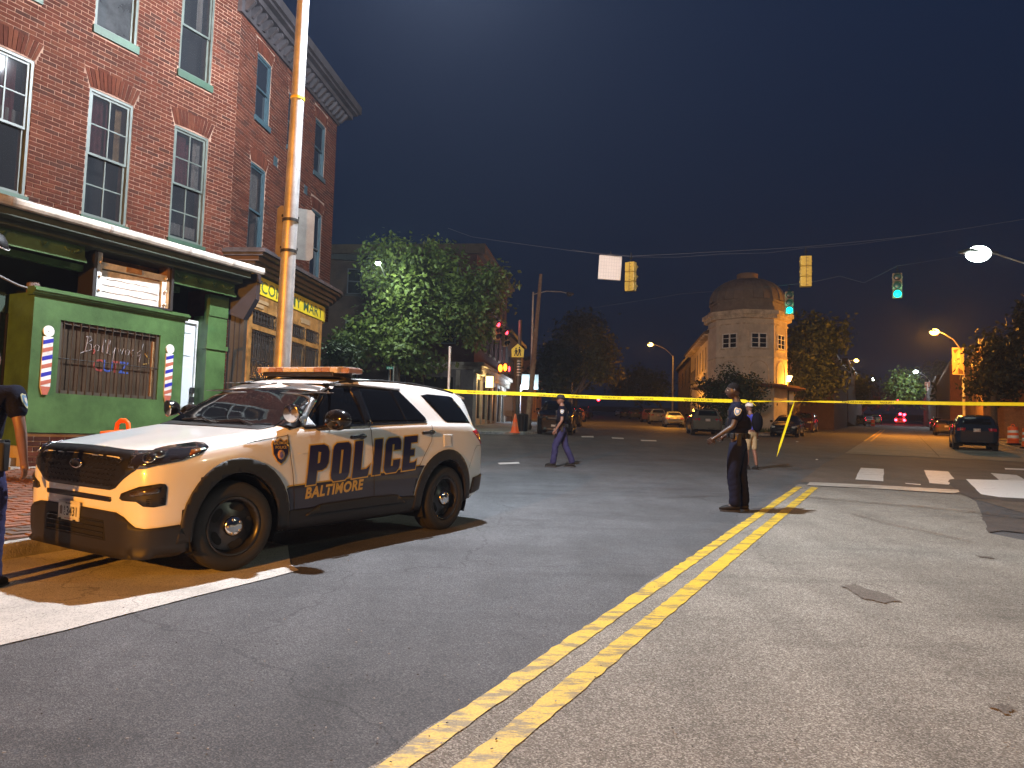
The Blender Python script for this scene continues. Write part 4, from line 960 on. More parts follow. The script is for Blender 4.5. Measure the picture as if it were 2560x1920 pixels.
wing(DC, 1, 17.5, zpix(822, Y0 + 3) - .3, 2.6, 'w', 4.2, 0)
wing(DS, -1, 24.0, zpix(822, Y0 + 3) - .5, -1.3, 'w', 3.0, 0)
# iron fire stair on the middle-street wing
M = Matrix.Rotation(math.atan2(DC.y, DC.x), 4, 'Z')
b = MB(); b.xf = M; z_ = z_aw + .9
b.box(5.2, 8.0, 2.62, 3.5, z_, z_ + .06)
for x in (5.2, 5.9, 6.6, 7.3, 8.0): b.tube([(x, 3.5, z_), (x, 3.5, z_ + 1.0)], .03, 5)
b.tube([(5.2, 3.5, z_ + 1.0), (8.0, 3.5, z_ + 1.0)], .03, 5); b.tube([(5.2, 3.5, z_ + .5), (8.0, 3.5, z_ + .5)], .02, 5)
b.tube([(5.2, 3.5, z_), (5.2, 2.65, z_ - .9)], .03, 5); b.tube([(8.0, 3.5, z_), (8.0, 2.65, z_ - .9)], .03, 5); b.tube([(8.0, 3.4, z_), (11.0, 3.4, z_ - 2.2)], .05, 5)
b.build('fire_escape', IRON, D)
# ------------------------------------------------------------------ trees
BARK = mat('bark', (0.085, 0.065, 0.05), .95, var=.3, vs=8, bump=.8, bs=25)
def tree(name, label, base, trunk_h, r0, blobs, leaves, size, col, group=None, seed=1, lean=(0, 0), shell=.55, cat='tree'):
    """blobs: (dx, dy, z, rx, ry, rz) relative to base. crown = leaf clusters in the blobs, twigs reaching them"""
    rg = random.Random(seed)
    t = thing(name, label, cat, base, 0, group)
    b = MB(); top = Vector((lean[0], lean[1], trunk_h))
    b.tube([(0, 0, -.1), (lean[0] * .15, lean[1] * .15, trunk_h * .3), (lean[0] * .5, lean[1] * .5, trunk_h * .7), tuple(top)], [r0 * 1.25, r0, r0 * .85, r0 * .7], 9)
    for bl in blobs:
        c = Vector(bl[:3]); mid = top.lerp(c, .45) + Vector((rg.uniform(-.2, .2), rg.uniform(-.2, .2), .25))
        b.tube([tuple(top - Vector((0, 0, trunk_h * rg.uniform(.02, .25)))), tuple(mid), tuple(c)], [r0 * .42, r0 * .24, r0 * .08], 6)
        for k in range(4):
            e = c + Vector((rg.uniform(-1, 1) * bl[3], rg.uniform(-1, 1) * bl[4], rg.uniform(-.6, .9) * bl[5])) * .75
            b.tube([tuple(mid.lerp(c, .5)), tuple(e)], [r0 * .12, r0 * .04], 5)
    b.build('trunk', BARK, t)
    vol = [bl[3] * bl[4] * bl[5] for bl in blobs]; tot = sum(v ** .67 for v in vol)
    vs = []; fs = []; tone = []
    for bl, v in zip(blobs, vol):
        n = int(leaves * v ** .67 / tot); nc = max(5, n // 22); cl = []
        for i in range(nc):
            d = Vector((rg.gauss(0, 1), rg.gauss(0, 1), rg.gauss(0, 1))).normalized(); q = shell + (1 - shell) * rg.random() ** .6
            bump = 1 + .22 * math.sin(d.x * 5 + bl[0] * 3) * math.cos(d.z * 6 + bl[2])
            cl.append((Vector((bl[0] + d.x * bl[3] * q * bump, bl[1] + d.y * bl[4] * q * bump, bl[2] + d.z * bl[5] * q * bump)), rg.random(), d))
        for i in range(n):
            c, tn, d = cl[rg.randrange(nc)]; s_ = size * 2.6
            p = c + Vector((rg.gauss(0, s_), rg.gauss(0, s_), rg.gauss(0, s_ * .6)))
            nn = (d + Vector((rg.gauss(0, .5), rg.gauss(0, .5), rg.gauss(.5, .5)))).normalized(); a = nn.cross(Vector((rg.gauss(0, 1), rg.gauss(0, 1), rg.gauss(0, 1)))).normalized(); bb = nn.cross(a)
            L = size * rg.uniform(.6, 1.15); o = len(vs)
            vs += [p - a * L, p + bb * L * .62 - a * L * .1 - nn * L * .18, p + a * L, p - bb * L * .62 - a * L * .1 - nn * L * .18]
            fs += [(o, o + 1, o + 2), (o, o + 2, o + 3)]; tn2 = min(1, max(0, tn * .6 + rg.random() * .4)); tone += [tn2, tn2]
    me = bpy.data.meshes.new('crown'); me.from_pydata([tuple(v) for v in vs], [], fs); me.materials.append(leaf_mat_get(col))
    at_ = me.attributes.new('tone', 'FLOAT', 'FACE'); at_.data.foreach_set('value', tone); me.update()
    link('crown', me, t); return t
_lm = {}
def leaf_mat_get(col):
    if col not in _lm: _lm[col] = leaf_mat('leaves_%d' % len(_lm), col)
    return _lm[col]
TY = 44.0
def tb(u, v, ru, rv, dY=0, ry=None, Y=TY, base=None):
    p = at(u, v, Y + dY); f = (Y + dY) / FOC; q = base
    return (p.x - q.x, p.y - q.y, p.z - q.z, ru * f, (ry if ry else ru * f * .8), rv * f)
base = at(990, 1060, TY); base.z = G(0, TY) + .15
bl = [tb(u, v, a, b_, d, base=base) for u, v, a, b_, d in [(950, 665, 42, 58, 0), (1010, 640, 48, 48, -.5), (1075, 655, 55, 58, .2), (1020, 720, 70, 60, -1.2), (1120, 700, 55, 55, -.3), (960, 740, 45, 50, .4), (1130, 770, 55, 55, -.6),
      (1060, 800, 65, 60, -1.2), (1205, 700, 46, 30, -.4), (1248, 690, 26, 18, -.3), (1180, 745, 42, 40, .2), (1200, 795, 35, 42, 0), (960, 830, 60, 42, -1), (895, 830, 36, 34, -.3), (905, 870, 36, 26, .2), (1010, 880, 60, 36, -.8), (1060, 910, 45, 32, -.4), (870, 850, 34, 34, 0), (1240, 705, 34, 26, -.2), (1215, 760, 40, 36, -.2), (1190, 810, 40, 40, -.1), (985, 615, 16, 20, 0), (920, 620, 16, 18, 0), (1062, 605, 14, 18, 0), (1000, 790, 50, 60, -.5), (1195, 840, 30, 30, 0)]]
tree('maple_tree', 'leafy green street maple standing over the roof of the patrol car', base, 4.4, .20, bl, 11500, .17, (0.095, 0.140, 0.034), seed=3, lean=(-.1, 0), shell=.62)
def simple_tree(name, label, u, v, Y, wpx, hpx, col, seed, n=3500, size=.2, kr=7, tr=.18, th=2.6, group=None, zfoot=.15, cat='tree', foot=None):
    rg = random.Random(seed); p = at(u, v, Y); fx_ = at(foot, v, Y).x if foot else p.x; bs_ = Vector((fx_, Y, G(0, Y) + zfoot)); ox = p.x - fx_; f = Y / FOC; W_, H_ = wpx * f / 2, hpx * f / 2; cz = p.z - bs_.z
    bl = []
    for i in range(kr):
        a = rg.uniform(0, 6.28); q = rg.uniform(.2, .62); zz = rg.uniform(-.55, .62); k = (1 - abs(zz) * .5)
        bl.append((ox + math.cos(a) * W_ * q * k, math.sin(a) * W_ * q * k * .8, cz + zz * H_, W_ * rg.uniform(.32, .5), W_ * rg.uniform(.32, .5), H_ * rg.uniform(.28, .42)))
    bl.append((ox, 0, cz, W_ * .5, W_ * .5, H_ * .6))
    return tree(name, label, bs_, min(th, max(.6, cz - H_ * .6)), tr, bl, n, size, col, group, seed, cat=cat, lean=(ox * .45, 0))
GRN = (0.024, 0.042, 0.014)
# beyond the domed building, and down the streets
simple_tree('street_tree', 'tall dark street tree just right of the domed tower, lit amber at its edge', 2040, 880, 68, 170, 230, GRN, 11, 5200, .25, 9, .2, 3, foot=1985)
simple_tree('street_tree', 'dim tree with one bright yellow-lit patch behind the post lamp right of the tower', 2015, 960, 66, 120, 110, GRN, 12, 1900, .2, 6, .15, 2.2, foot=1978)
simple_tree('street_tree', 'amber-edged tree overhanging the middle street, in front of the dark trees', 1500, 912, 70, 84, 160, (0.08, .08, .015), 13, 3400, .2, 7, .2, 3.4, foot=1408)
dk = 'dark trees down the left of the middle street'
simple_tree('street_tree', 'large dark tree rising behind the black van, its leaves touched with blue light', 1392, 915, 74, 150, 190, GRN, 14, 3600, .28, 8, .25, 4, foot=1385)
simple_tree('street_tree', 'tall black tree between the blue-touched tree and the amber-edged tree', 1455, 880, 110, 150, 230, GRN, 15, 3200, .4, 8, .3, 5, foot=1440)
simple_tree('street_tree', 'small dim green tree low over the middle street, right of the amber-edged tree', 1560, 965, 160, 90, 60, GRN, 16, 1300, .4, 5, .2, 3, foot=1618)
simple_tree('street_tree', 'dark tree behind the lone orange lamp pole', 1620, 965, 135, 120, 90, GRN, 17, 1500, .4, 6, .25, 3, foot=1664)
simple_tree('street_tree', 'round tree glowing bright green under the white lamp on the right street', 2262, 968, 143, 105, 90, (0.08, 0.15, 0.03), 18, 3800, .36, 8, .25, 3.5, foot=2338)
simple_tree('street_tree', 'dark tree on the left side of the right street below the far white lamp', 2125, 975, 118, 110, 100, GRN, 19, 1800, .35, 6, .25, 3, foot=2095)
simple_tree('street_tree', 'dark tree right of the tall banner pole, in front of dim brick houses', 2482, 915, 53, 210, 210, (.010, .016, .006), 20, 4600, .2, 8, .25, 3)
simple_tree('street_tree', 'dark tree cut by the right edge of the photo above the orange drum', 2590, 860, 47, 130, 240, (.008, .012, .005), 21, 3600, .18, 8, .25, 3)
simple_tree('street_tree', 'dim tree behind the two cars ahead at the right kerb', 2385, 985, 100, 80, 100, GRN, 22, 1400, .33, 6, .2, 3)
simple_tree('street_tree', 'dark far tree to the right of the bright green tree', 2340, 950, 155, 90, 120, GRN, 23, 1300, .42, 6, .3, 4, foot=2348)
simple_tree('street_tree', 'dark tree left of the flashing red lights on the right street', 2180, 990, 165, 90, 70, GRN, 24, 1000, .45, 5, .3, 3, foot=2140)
simple_tree('street_tree', 'small bushy tree at the dark corner between the market and the leafy maple', 855, 905, 38, 70, 130, GRN, 25, 1400, .14, 6, .12, 2)
# shrub tree in front of the tower
P_ = at(1838, 1040, 54.5); bs_ = Vector((P_.x, 54.5, G(0, 54.5) + .12))
bl = [tb(u, v, a, b_, d, Y=54.5, base=bs_) for u, v, a, b_, d in [(1838, 970, 60, 38, 0), (1800, 985, 40, 36, -.2), (1870, 985, 40, 36, -.3), (1775, 1005, 36, 26, 0), (1850, 1010, 45, 34, 0), (1815, 935, 18, 18, 0), (1845, 945, 26, 20, 0), (1900, 960, 14, 22, 0), (1765, 960, 20, 20, 0), (1745, 1010, 20, 12, 0), (1895, 1010, 18, 20, 0), (1825, 1030, 40, 25, 0)]]
tree('bushy_tree', 'low spreading dark tree in front of the domed tower, behind the walking officers', bs_, 1.2, .12, bl, 5200, .125, (0.028, 0.05, 0.022), seed=31, shell=.3)
# grass at the foot of the tower
g_ = MB()
for i in range(900):
    q = rnd.random(); p = Vector((rnd.uniform(15.6, 20.0), 0)); p.y = 52.3 + rnd.uniform(0, 3.0) + (p.x - 15.5) * .9
    z = G(0, p.y) + .15; a = rnd.uniform(0, 3.1); h = rnd.uniform(.12, .4); g_.add([(p.x - .03 * math.cos(a), p.y - .03 * math.sin(a), z), (p.x + .03 * math.cos(a), p.y + .03 * math.sin(a), z), (p.x + rnd.uniform(-.1, .1), p.y, z + h)], [(0, 1, 2)])
tag(g_.build('grass', leaf_mat_get((0.06, 0.10, 0.03))), kind='stuff')
# ------------------------------------------------------------------ lamps, poles, signs
STEEL = mat('galvanised_steel', (0.44, 0.43, 0.43), .5, metal=.6, var=.12, vs=4, stain=.2, ss=3)
GALV = mat('dull_galvanised', (0.34, 0.33, 0.31), .5, metal=.4, var=.15, vs=3, stain=.25)
WPOLE = mat('pole_timber', (0.16, 0.12, 0.085), .9, var=.3, vs=6, bump=.6, bs=20)
def bulb_mat(name, c, s): return mat(name, tuple(x * .25 for x in c), .5, emit=c, es=s)
SODB = bulb_mat('sodium_glass', (1.0, 0.62, 0.14), 14); LEDB = bulb_mat('led_glass', (.86, 1.0, .90), 22); LEDW = bulb_mat('white_led_glass', (.75, .86, 1.0), 9)
def street_light(label, head, foot, bulbm, power, col, arm_up=.5, r=.10, hsize=.32, name='street_light', banner=None, group=None, lr=.15, metal=None):
    """head: lamp position; foot: pole position (world)"""
    fz = G(foot.x, foot.y) + .12
    t = thing(name, label, 'street light', (foot.x, foot.y, fz), 0, group); h = head - Vector((foot.x, foot.y, fz)); m = metal or GALV
    ph = h.z - arm_up
    b = MB(); b.tube([(0, 0, 0), (0, 0, ph)], [r, r * .6], 10); b.tube([(0, 0, 0), (0, 0, .25)], r * 1.5, 10); b.build('pole', m, t)
    b = MB(); hh = Vector((h.x, h.y, 0)); u = hh.normalized()
    b.tube([(0, 0, ph - .15), tuple(hh * .35 + Vector((0, 0, ph + arm_up * .7))), tuple(hh * .75 + Vector((0, 0, h.z + .06))), tuple(hh * .9 + Vector((0, 0, h.z + .05)))], r * .35, 7); b.build('arm', m, t)
    b = MB(); a = math.atan2(u.y, u.x); b.cbox((h.x, h.y, h.z + .06), (hsize * 2, hsize * .8, .12), a); b.build('lamp_head', DKT, t, bevel=.03)
    b = MB(); b.ball((h.x, h.y, h.z - .02), (hsize * .66, hsize * .55, hsize * .45), 12, 8); b.build('lamp_glass', bulbm, t)
    if power: lamp('lamp_light', head - Vector((0, 0, .22)), power, col, lr)
    return t
def hd(u, v, Y): return at(u, v, Y)
# the tall bright pole beside the patrol car
_d = ray(703, 900); _t = -7.47 / (_d.x * NR.x + _d.y * NR.y); pf = Vector((_d.x * _t, _d.y * _t)); pz = G(pf.x, pf.y) + .15
t = thing('street_light', 'tall shiny steel street light pole standing at the kerb behind the patrol car', 'street light', (pf.x, pf.y, pz))
topz = L1.z + .15 - pz
tdir = at(762, 5, pf.y + .25) - at(700, 930, pf.y); ln = Vector((tdir.x, .1, tdir.z)).normalized(); ln = ln / ln.z
def onpole(z): return Vector((ln.x * z, ln.y * z, z))
b = MB(); b.tube([tuple(onpole(z)) for z in (0, 2.5, 5, 7.5, topz - .5)], [.118, .105, .092, .080, .068], 20); b.build('pole', STEEL, t)
tp = onpole(topz - .55); hv = L1 - Vector((pf.x, pf.y, pz))
b = MB(); b.tube([tuple(tp), tuple(tp.lerp(hv, .4) + Vector((0, 0, .35))), tuple(hv + Vector((0, 0, .14)))], .04, 8); b.build('arm', STEEL, t)
b = MB(); b.cbox(tuple(hv + Vector((0, 0, .12))), (.75, .34, .12), math.atan2(hv.y, hv.x)); b.build('lamp_head', DKT, t, bevel=.03)
b = MB(); b.cbox(tuple(hv + Vector((0, 0, .05))), (.5, .26, .02), math.atan2(hv.y, hv.x)); b.build('lamp_glass', LEDW, t)
for v in (548, 626, 238): 
    z = at(712, v, pf.y).z - pz; q = onpole(z); b = MB(); b.tube([(q.x, q.y, z - .02), (q.x, q.y, z + .02)], .112 if v > 300 else .098, 16); b.build('strap', IRON if v > 300 else YEL, t)
# sign seen from behind, strapped to that pole
zs0, zs1 = at(740, 638, pf.y).z, at(760, 508, pf.y).z; q = onpole((zs0 + zs1) / 2 - pz)
s_ = thing('traffic_sign', 'bare metal back of a traffic sign strapped to the shiny pole', 'sign', (pf.x + q.x, pf.y + q.y, zs0), R(28))
b = MB(); hw = .26; r_ = .05; H = zs1 - zs0
pts = [(-hw + r_, 0), (hw - r_, 0), (hw, r_), (hw, H - r_), (hw - r_, H), (-hw + r_, H), (-hw, H - r_), (-hw, r_)]
b.prism([(x + .10, z) for x, z in pts], .125, .13); b.build('plate', mat('sign_back', (.36, .33, .30), .42, metal=.7, var=.15, vs=5, stain=.2), s_)
b = MB(); 
for z in (.12, H - .16): b.box(-.1, .14, .10, .125, z, z + .03)
b.build('bracket', IRON, s_)
# the lamp whose foot shows behind the maple, and its partner in the leaves
street_light('cool white street light shining through the left side of the leafy maple', hd(945, 657, 38.8), Vector((at(975, 900, 45.6).x, 45.6)), LEDB, 1500, (.80, 1.0, .82), r=.09, hsize=.22)
# green-white lamp top right
h3 = hd(2446, 634, 36)
street_light('brilliant greenish-white street light whose arm comes in from the right edge', h3, Vector((h3.x + 4.2, h3.y + 1.0)), LEDB, 10000, LEDG, hsize=.85, arm_up=.9, lr=.2)
lamp('assumed_right_light', (*ws(11.0, 12.0), 8.8), 1000, LEDG, .15)  # unseen lamp assumed past the right edge, brightens the near road
# big orange lamp with the banner
def pole_at(u, v, Y): return Vector((at(u, v, Y).x, Y))
ho = hd(2336, 829, 58); fo = pole_at(2411, 1090, 60.5)
street_light('orange street light with a banner on its tall pole at the right kerb', ho, fo, SODB, 15000, SOD, arm_up=1.1, hsize=.52, r=.14, lr=.2)
hl = hd(1626, 861, 102); fl = pole_at(1681, 1055, 105)
street_light('lone orange street light on a bare pole beside the domed building', hl, fl, SODB, 3500, SOD, arm_up=1.1, hsize=.56, r=.16)
street_light('orange street light poking out of the dark tree right of the tower', hd(2141, 901, 115), pole_at(2098, 1060, 117), SODB, 3000, SOD, hsize=.55, r=.14)
street_light('far white street light on the left side of the right street', hd(2183, 948, 186), pole_at(2157, 1045, 190), LEDB, 4500, (.85, 1, .9), hsize=.7, r=.2)
street_light('white street light with a small banner in front of the bright green tree', hd(2289, 929, 134), pole_at(2325, 1052, 140), LEDB, 14000, (.88, .95, 1.0), hsize=.6, arm_up=.9, r=.18)
street_light('dead street light on a tall slanting pole above the crossing signals', hd(1424, 736, 48), pole_at(1324, 1075, 46), DKT, 0, LED, hsize=.28, arm_up=.3)
street_light('orange street light assumed behind the dark trees on the left of the middle street', hd(1462, 880, 84), pole_at(1428, 1060, 84), SODB, 1800, SOD, hsize=.36)  # lamp itself unseen, assumed from orange-lit ground; added to light the parked cars
# post-top lamp by the tower
pc = pole_at(1971, 1072, 60); t = thing('post_lamp', 'short ornamental lamp post glowing orange-white beside the domed tower', 'street light', (pc.x, 60, G(0, 60) + .15)); zz = at(1971, 945, 60).z - G(0, 60) - .15
b = MB(); b.lathe([(.16, 0), (.16, .3), (.09, .5), (.06, .8), (.05, zz - .4), (.10, zz - .3)], 12); b.build('pole', IRON, t)
b = MB(); b.lathe([(.12, zz - .3), (.30, zz + .15), (.0, zz + .18)], 12); b.build('lamp_glass', bulb_mat('post_glass', (1, .70, .30), 9), t)
b = MB(); b.lathe([(.34, zz + .17), (.10, zz + .42), (.02, zz + .62)], 12); b.build('lamp_cap', IRON, t)
lamp('post_lamp_light', (pc.x, 59.0, zz + G(0, 60) - .2), 900, SOD, .2)
b = MB(); b.box(-.42, .42, -.03, .03, zz - 2.1, zz - 1.0); b.build('sign_plate', mat('pale_plate', (.3, .33, .4), .5), t)
# unseen sodium source, assumed from the orange light low on the wing
lamp('assumed_wing_light', (*(TC.xy + DC * 8 - NC * 5.5), gz + 3.2), 900, SOD, .3)
# banners
def banner(label, u0, v0, u1, v1, Y, cols):
    p0, p1 = at(u0, v1, Y), at(u1, v0, Y); t = thing('street_banner', label, 'banner', (p0.x, Y, p0.z)); W_, H_ = p1.x - p0.x, p1.z - p0.z
    b = MB(); b.box(0, W_, -.01, .01, 0, H_); b.build('cloth', cols[0], t)
    b = MB(); b.tube([(0, 0, H_), (W_ + .12, 0, H_)], .025, 6); b.tube([(0, 0, 0), (W_ + .12, 0, 0)], .025, 6); b.build('rod', GALV, t)
    b = MB(); b.add([(.08 * W_, -.014, .03 * H_), (.30 * W_, -.014, .10 * H_), (.75 * W_, -.014, .45 * H_), (.62 * W_, -.014, .95 * H_), (.42 * W_, -.014, .70 * H_), (.50 * W_, -.014, .40 * H_)], [(0, 1, 2, 3, 4, 5)]); b.build('print', cols[1], t)
    b = MB(); b.add([(.05 * W_, -.012, .90 * H_), (.6 * W_, -.012, .97 * H_), (.25 * W_, -.012, .78 * H_)], [(0, 1, 2)]); b.add([(.5 * W_, -.013, .02 * H_), (.95 * W_, -.013, .02 * H_), (.90 * W_, -.013, .15 * H_), (.5 * W_, -.013, .25 * H_)], [(0, 1, 2, 3)]); b.build('print', cols[2], t)
BC = [mat('banner_tan', (.42, .26, .13), .8), mat('banner_pale', (.50, .36, .20), .8), mat('banner_brown', (.09, .05, .03), .8)]
banner('tall tan banner with a brown figure shape on the orange lamp pole', 2381, 870, 2409, 936, 60.3, BC)
banner('small banner on the white street light before the bright green tree', 2312, 955, 2324, 988, 139.8, [mat('banner_red', (.30, .12, .08), .8), mat('banner_grey', (.4, .36, .36), .8), BC[2]])
# small red-white warning board on that pole
t = thing('warning_board', 'small glowing pink-red board on the pole behind the tape at the right', 'sign', (at(2328, 1008, 139).x, 139, at(2328, 1010, 139).z)); b = MB(); b.box(-.52, .52, -.02, .02, -.40, .40); b.build('board', bulb_mat('pink_board', (1, .12, .20), .9), t)
b = MB(); b.box(-.42, .42, -.03, -.021, .05, .21); b.box(-.42, .42, -.03, -.021, -.25, -.09); b.build('light_bar', bulb_mat('pink_bar', (1, .35, .5), 2.5), t)
# signal span wires
WIRE = mat('wire', (0.06, 0.07, 0.09), .5)
def wire(name, label, pts, r, Y):
    P = [at(u, v, y) for (u, v), y in zip(pts, Y)]; b = MB(); Q = []
    for a, c in zip(P[:-1], P[1:]):
        for i in range(6): t_ = i / 6; q = a.lerp(c, t_); q.z -= .03 * (c - a).length * .1 * math.sin(math.pi * t_); Q.append(q)
    Q.append(P[-1]); b.tube(Q, r, 5); return tag(b.build(name, WIRE), label, 'wire')
wire('span_wire', 'upper cable carrying the white box and the yellow signals across the junction', [(1120, 570), (1180, 592), (1440, 628), (1530, 637), (1580, 640), (1780, 630), (2012, 617), (2300, 588), (2560, 548)], .008, [30, 29, 27.5, 27.2, 27, 26.5, 26, 25.5, 25])
wire('span_wire', 'lower slack cable twisting just under the signal span wire', [(1430, 624), (1490, 635), (1575, 642), (1690, 643), (1800, 635), (1920, 632), (2012, 620), (2130, 612), (2290, 590)], .006, [27.7, 27.4, 27, 26.8, 26.5, 26.2, 26, 25.8, 25.5])
wire('span_wire', 'faint cable through the two green signals', [(1480, 770), (1700, 735), (1972, 712), (2030, 705), (2100, 690), (2160, 707), (2243, 665), (2400, 640)], .007, [37, 37, 36, 35.5, 35, 34, 33, 33])
SIGY = mat('signal_yellow', (0.62, 0.45, 0.07), .45, var=.1, vs=3, stain=.15); BLACK = mat('signal_black', (0.012, 0.012, 0.013), .6, spec=.25)
def signal(label, u, vt, vb, Y, face, lit=None, lcol=None, hang=.35, back=False, body=None, tilt=0):
    """three-lamp head hanging from its wire; face = heading the lenses look towards"""
    top = at(u, vt, Y); bot = at(u, vb, Y); H = top.z - bot.z; W_ = H * .34; body = body or SIGY
    t = thing('traffic_signal', label, 'traffic light', (top.x, Y, bot.z), face)
    t.rotation_euler.x = tilt
    b = MB(); n3 = H / 3
    for i in range(3): b.box(-W_ / 2, W_ / 2, -.09, .14, i * n3 + .006, (i + 1) * n3 - .006)
    b.build('housing', body, t, bevel=.02)
    b = MB(); b.box(-.008, .008, .14, .15, .03, H - .02); 
    for i in range(9): b.box(-W_ * .2, W_ * .05, .14, .146, .06 + i * H / 9.2, .075 + i * H / 9.2)
    b.build('back_seam', mat('seam_brown', (.20, .12, .03), .6), t)
    for i in range(6):
        b = MB(); s1 = -1 if i % 2 else 1; b.cbox((s1 * (W_ / 2 + .012), .02, (.5 + (i // 2)) * n3 + .0), (.03, .05, .04)); b.build('hinge', body, t)
    for i in range(3):
        z = (i + .5) * n3; rr = W_ * .40; on = lit == i
        b = MB(); b.lathe([(0, -.115), (rr * .6, -.11), (rr, -.095), (rr, -.08)], 18, (0, 0, z), 'y')
        b.build('lens', lcol if on else mat('dark_lens', (.03, .035, .04), .3), t)
        b = MB(); vs = []
        for k in range(11):
            a = math.radians(-25 + 230 * k / 10); d = .22 if 2 <= k <= 8 else .10
            vs += [(rr * 1.08 * math.cos(a), -.09, z + rr * 1.08 * math.sin(a)), (rr * 1.05 * math.cos(a), -.09 - d, z + rr * 1.05 * math.sin(a))]
        b.add(vs, [(2 * k, 2 * k + 2, 2 * k + 3, 2 * k + 1) for k in range(10)], 0, True); b.build('visor', body if back else BLACK, t)
    b = MB(); b.tube([(0, .02, H), (0, .02, H + hang)], .022, 6); b.tube([(-.06, .02, H + hang * .45), (.06, .02, H + hang * .45)], .03, 6); b.build('hanger', BLACK, t)
    return t
grn = bulb_mat('green_lens', (.0, 1.0, .72), 4); rdl = bulb_mat('red_lens', (1.0, .04, .07), 7); ora = bulb_mat('orange_hand', (1.0, .16, .01), 9)
signal('left yellow signal head seen from behind, next to the white box', 1578, 656, 729, 27, R(180 - 35), back=True)
signal('right yellow signal head seen from behind, hanging alone over the road', 2014, 641, 718, 26.2, R(180 - 12), back=True)
SIGB = mat('signal_tan', (.30, .20, .14), .5)
signal('green signal lit over the road, the left one nearest the dome', 1973, 729, 786, 36.5, R(-12), 0, grn, body=SIGB)
signal('green signal lit over the road, the right one toward the bright street light', 2243, 683, 746, 33.5, R(-24), 0, grn, body=SIGB)
for (u, v, Y, e) in ((1973, 777, 35.8, 55), (2243, 735, 32.8, 60)): q = at(u, v, Y); lamp('green_signal_light', (q.x, q.y - .2, q.z), e, (.05, 1, .6), .12)
# white box sign (its back) on the wire
p0, p1 = at(1495, 697, 27.3), at(1553, 638, 27.3)
t = thing('box_sign', 'square white back of a hanging sign left of the yellow signals', 'sign', (p0.x, 27.3, p0.z), 0); t.rotation_euler.y = R(2.5)
W_, H_ = p1.x - p0.x, p1.z - p0.z
b = MB(); b.box(0, W_, 0, .12, 0, H_); b.build('case', mat('white_sheet', (.80, .78, .74), .5, var=.05), t, bevel=.03)
b = MB()
for i in range(1, 9): x = W_ * i / 9; b.box(x - .004, x + .004, -.006, 0, .04, H_ - .04)
for i in range(1, 7): z = H_ * i / 7; b.box(.04, W_ - .04, -.008, -.0062, z - .004, z + .004)
b.build('ribs', mat('rib_grey', (.6, .6, .58), .5), t)
b = MB(); b.box(W_ * .35, W_ * .62, .02, .08, H_, H_ + .06); b.tube([(W_ * .5, .05, H_ + .05), (W_ * .5, .05, H_ + .16)], .02, 6); b.build('hanger', IRON, t)
# red signals on the left corner
for (u, vt, vb, Y, lab) in ((1243, 803, 850, 43.5, 'red signal close to the maple leaves, the left of the red pair'), (1264, 824, 866, 47, 'red signal right of the other red one, above the orange hand signal')):
    signal(lab, u, vt, vb, Y, R(48), 2, rdl, body=mat('signal_brown', (.34, .22, .09), .5), hang=.2)
q = at(1262, 828, 45); lamp('red_signal_light', (q.x + .5, 42.6, q.z), 25, (1, .05, .08), .12)
# pole with the school crossing sign, pedestrian signals and mesh wrap
pc = pole_at(1293, 1083, 43.0); pz2 = G(0, 43) + .15; t = thing('signal_pole', 'dark pole with a yellow crossing sign on top and glowing orange walk signals', 'pole', (pc.x, 43.0, pz2)); H_ = at(1293, 800, 43).z - pz2
b = MB(); b.tube([(0, 0, 0), (0, 0, H_)], [.13, .10], 10); b.build('pole', mat('dark_pole', (.05, .04, .035), .7), t)
for i in range(6): b = MB(); z = at(1293, 904 + i * 7, 43).z - pz2; b.tube([(0, 0, z), (0, 0, z + .05)], .135, 10); b.build('strap', STEEL, t)
lampx = [(1251, 920, .12), (1263, 918, .10), (1273, 922, .05)]
b = MB(); q0 = at(1245, 934, 42.9); q1 = at(1281, 908, 42.9); b.box(q0.x - pc.x, q1.x - pc.x, -.15, .1, q0.z - pz2, q1.z - pz2); hsg = b.build('walk_signal', BLACK, t)
for i, (u, v, r_) in enumerate(lampx):
    q = at(u, v, 42.7); b = MB(); b.ball((q.x - pc.x, -.19, q.z - pz2), (r_, .03, .21 if i < 2 else .16), 10, 8); b.build('lamp', ora if i < 2 else rdl, hsg)
q = at(1255, 920, 42.4); lamp('walk_signal_light', q, 20, (1, .3, .05), .1)
# the pentagon sign
SY = mat('crossing_yellow', (.58, .46, .03), .5)
q = at(1294, 893, 42.8); t2 = thing('school_crossing_sign', 'yellow five-sided school crossing sign with two dark walking figures', 'sign', (q.x, 42.8, q.z), R(-4)); f = 42.8 / FOC
S5 = lambda pts: [(x * f, z * f) for x, z in pts]
b = MB(); b.prism(S5([(-15, 0), (15, 0), (16, 20), (0, 34), (-16, 20)]), -.01, .01); b.build('plate', SY, t2)
def figure(x, s):
    b = MB(); b.ball((x * f, -.016, 24 * f * s), (1.9 * f, .006, 2.0 * f), 8, 6)
    for p in ([(x - 1.8, 21), (x + 2.2, 21), (x + 2.6, 12), (x - 2, 12)], [(x - 2, 12.5), (x + .4, 12.5), (x - 2.6, 3), (x - 4.6, 3.4)], [(x, 12.5), (x + 2.5, 12.5), (x + 4.6, 3.4), (x + 2.8, 3)], [(x - 1.6, 20.5), (x - 2, 18.5), (x - 4.6, 13), (x - 5.4, 13.8)], [(x + 1.8, 20.5), (x + 1.6, 18), (x + 4, 13.4), (x + 5, 14.2)]):
        b.prism([(a * f, c * f * s) for a, c in p], -.020, -.012)
    b.build('figure', BLACK, t2)
figure(-4.5, .92); figure(4.2, 1.03)
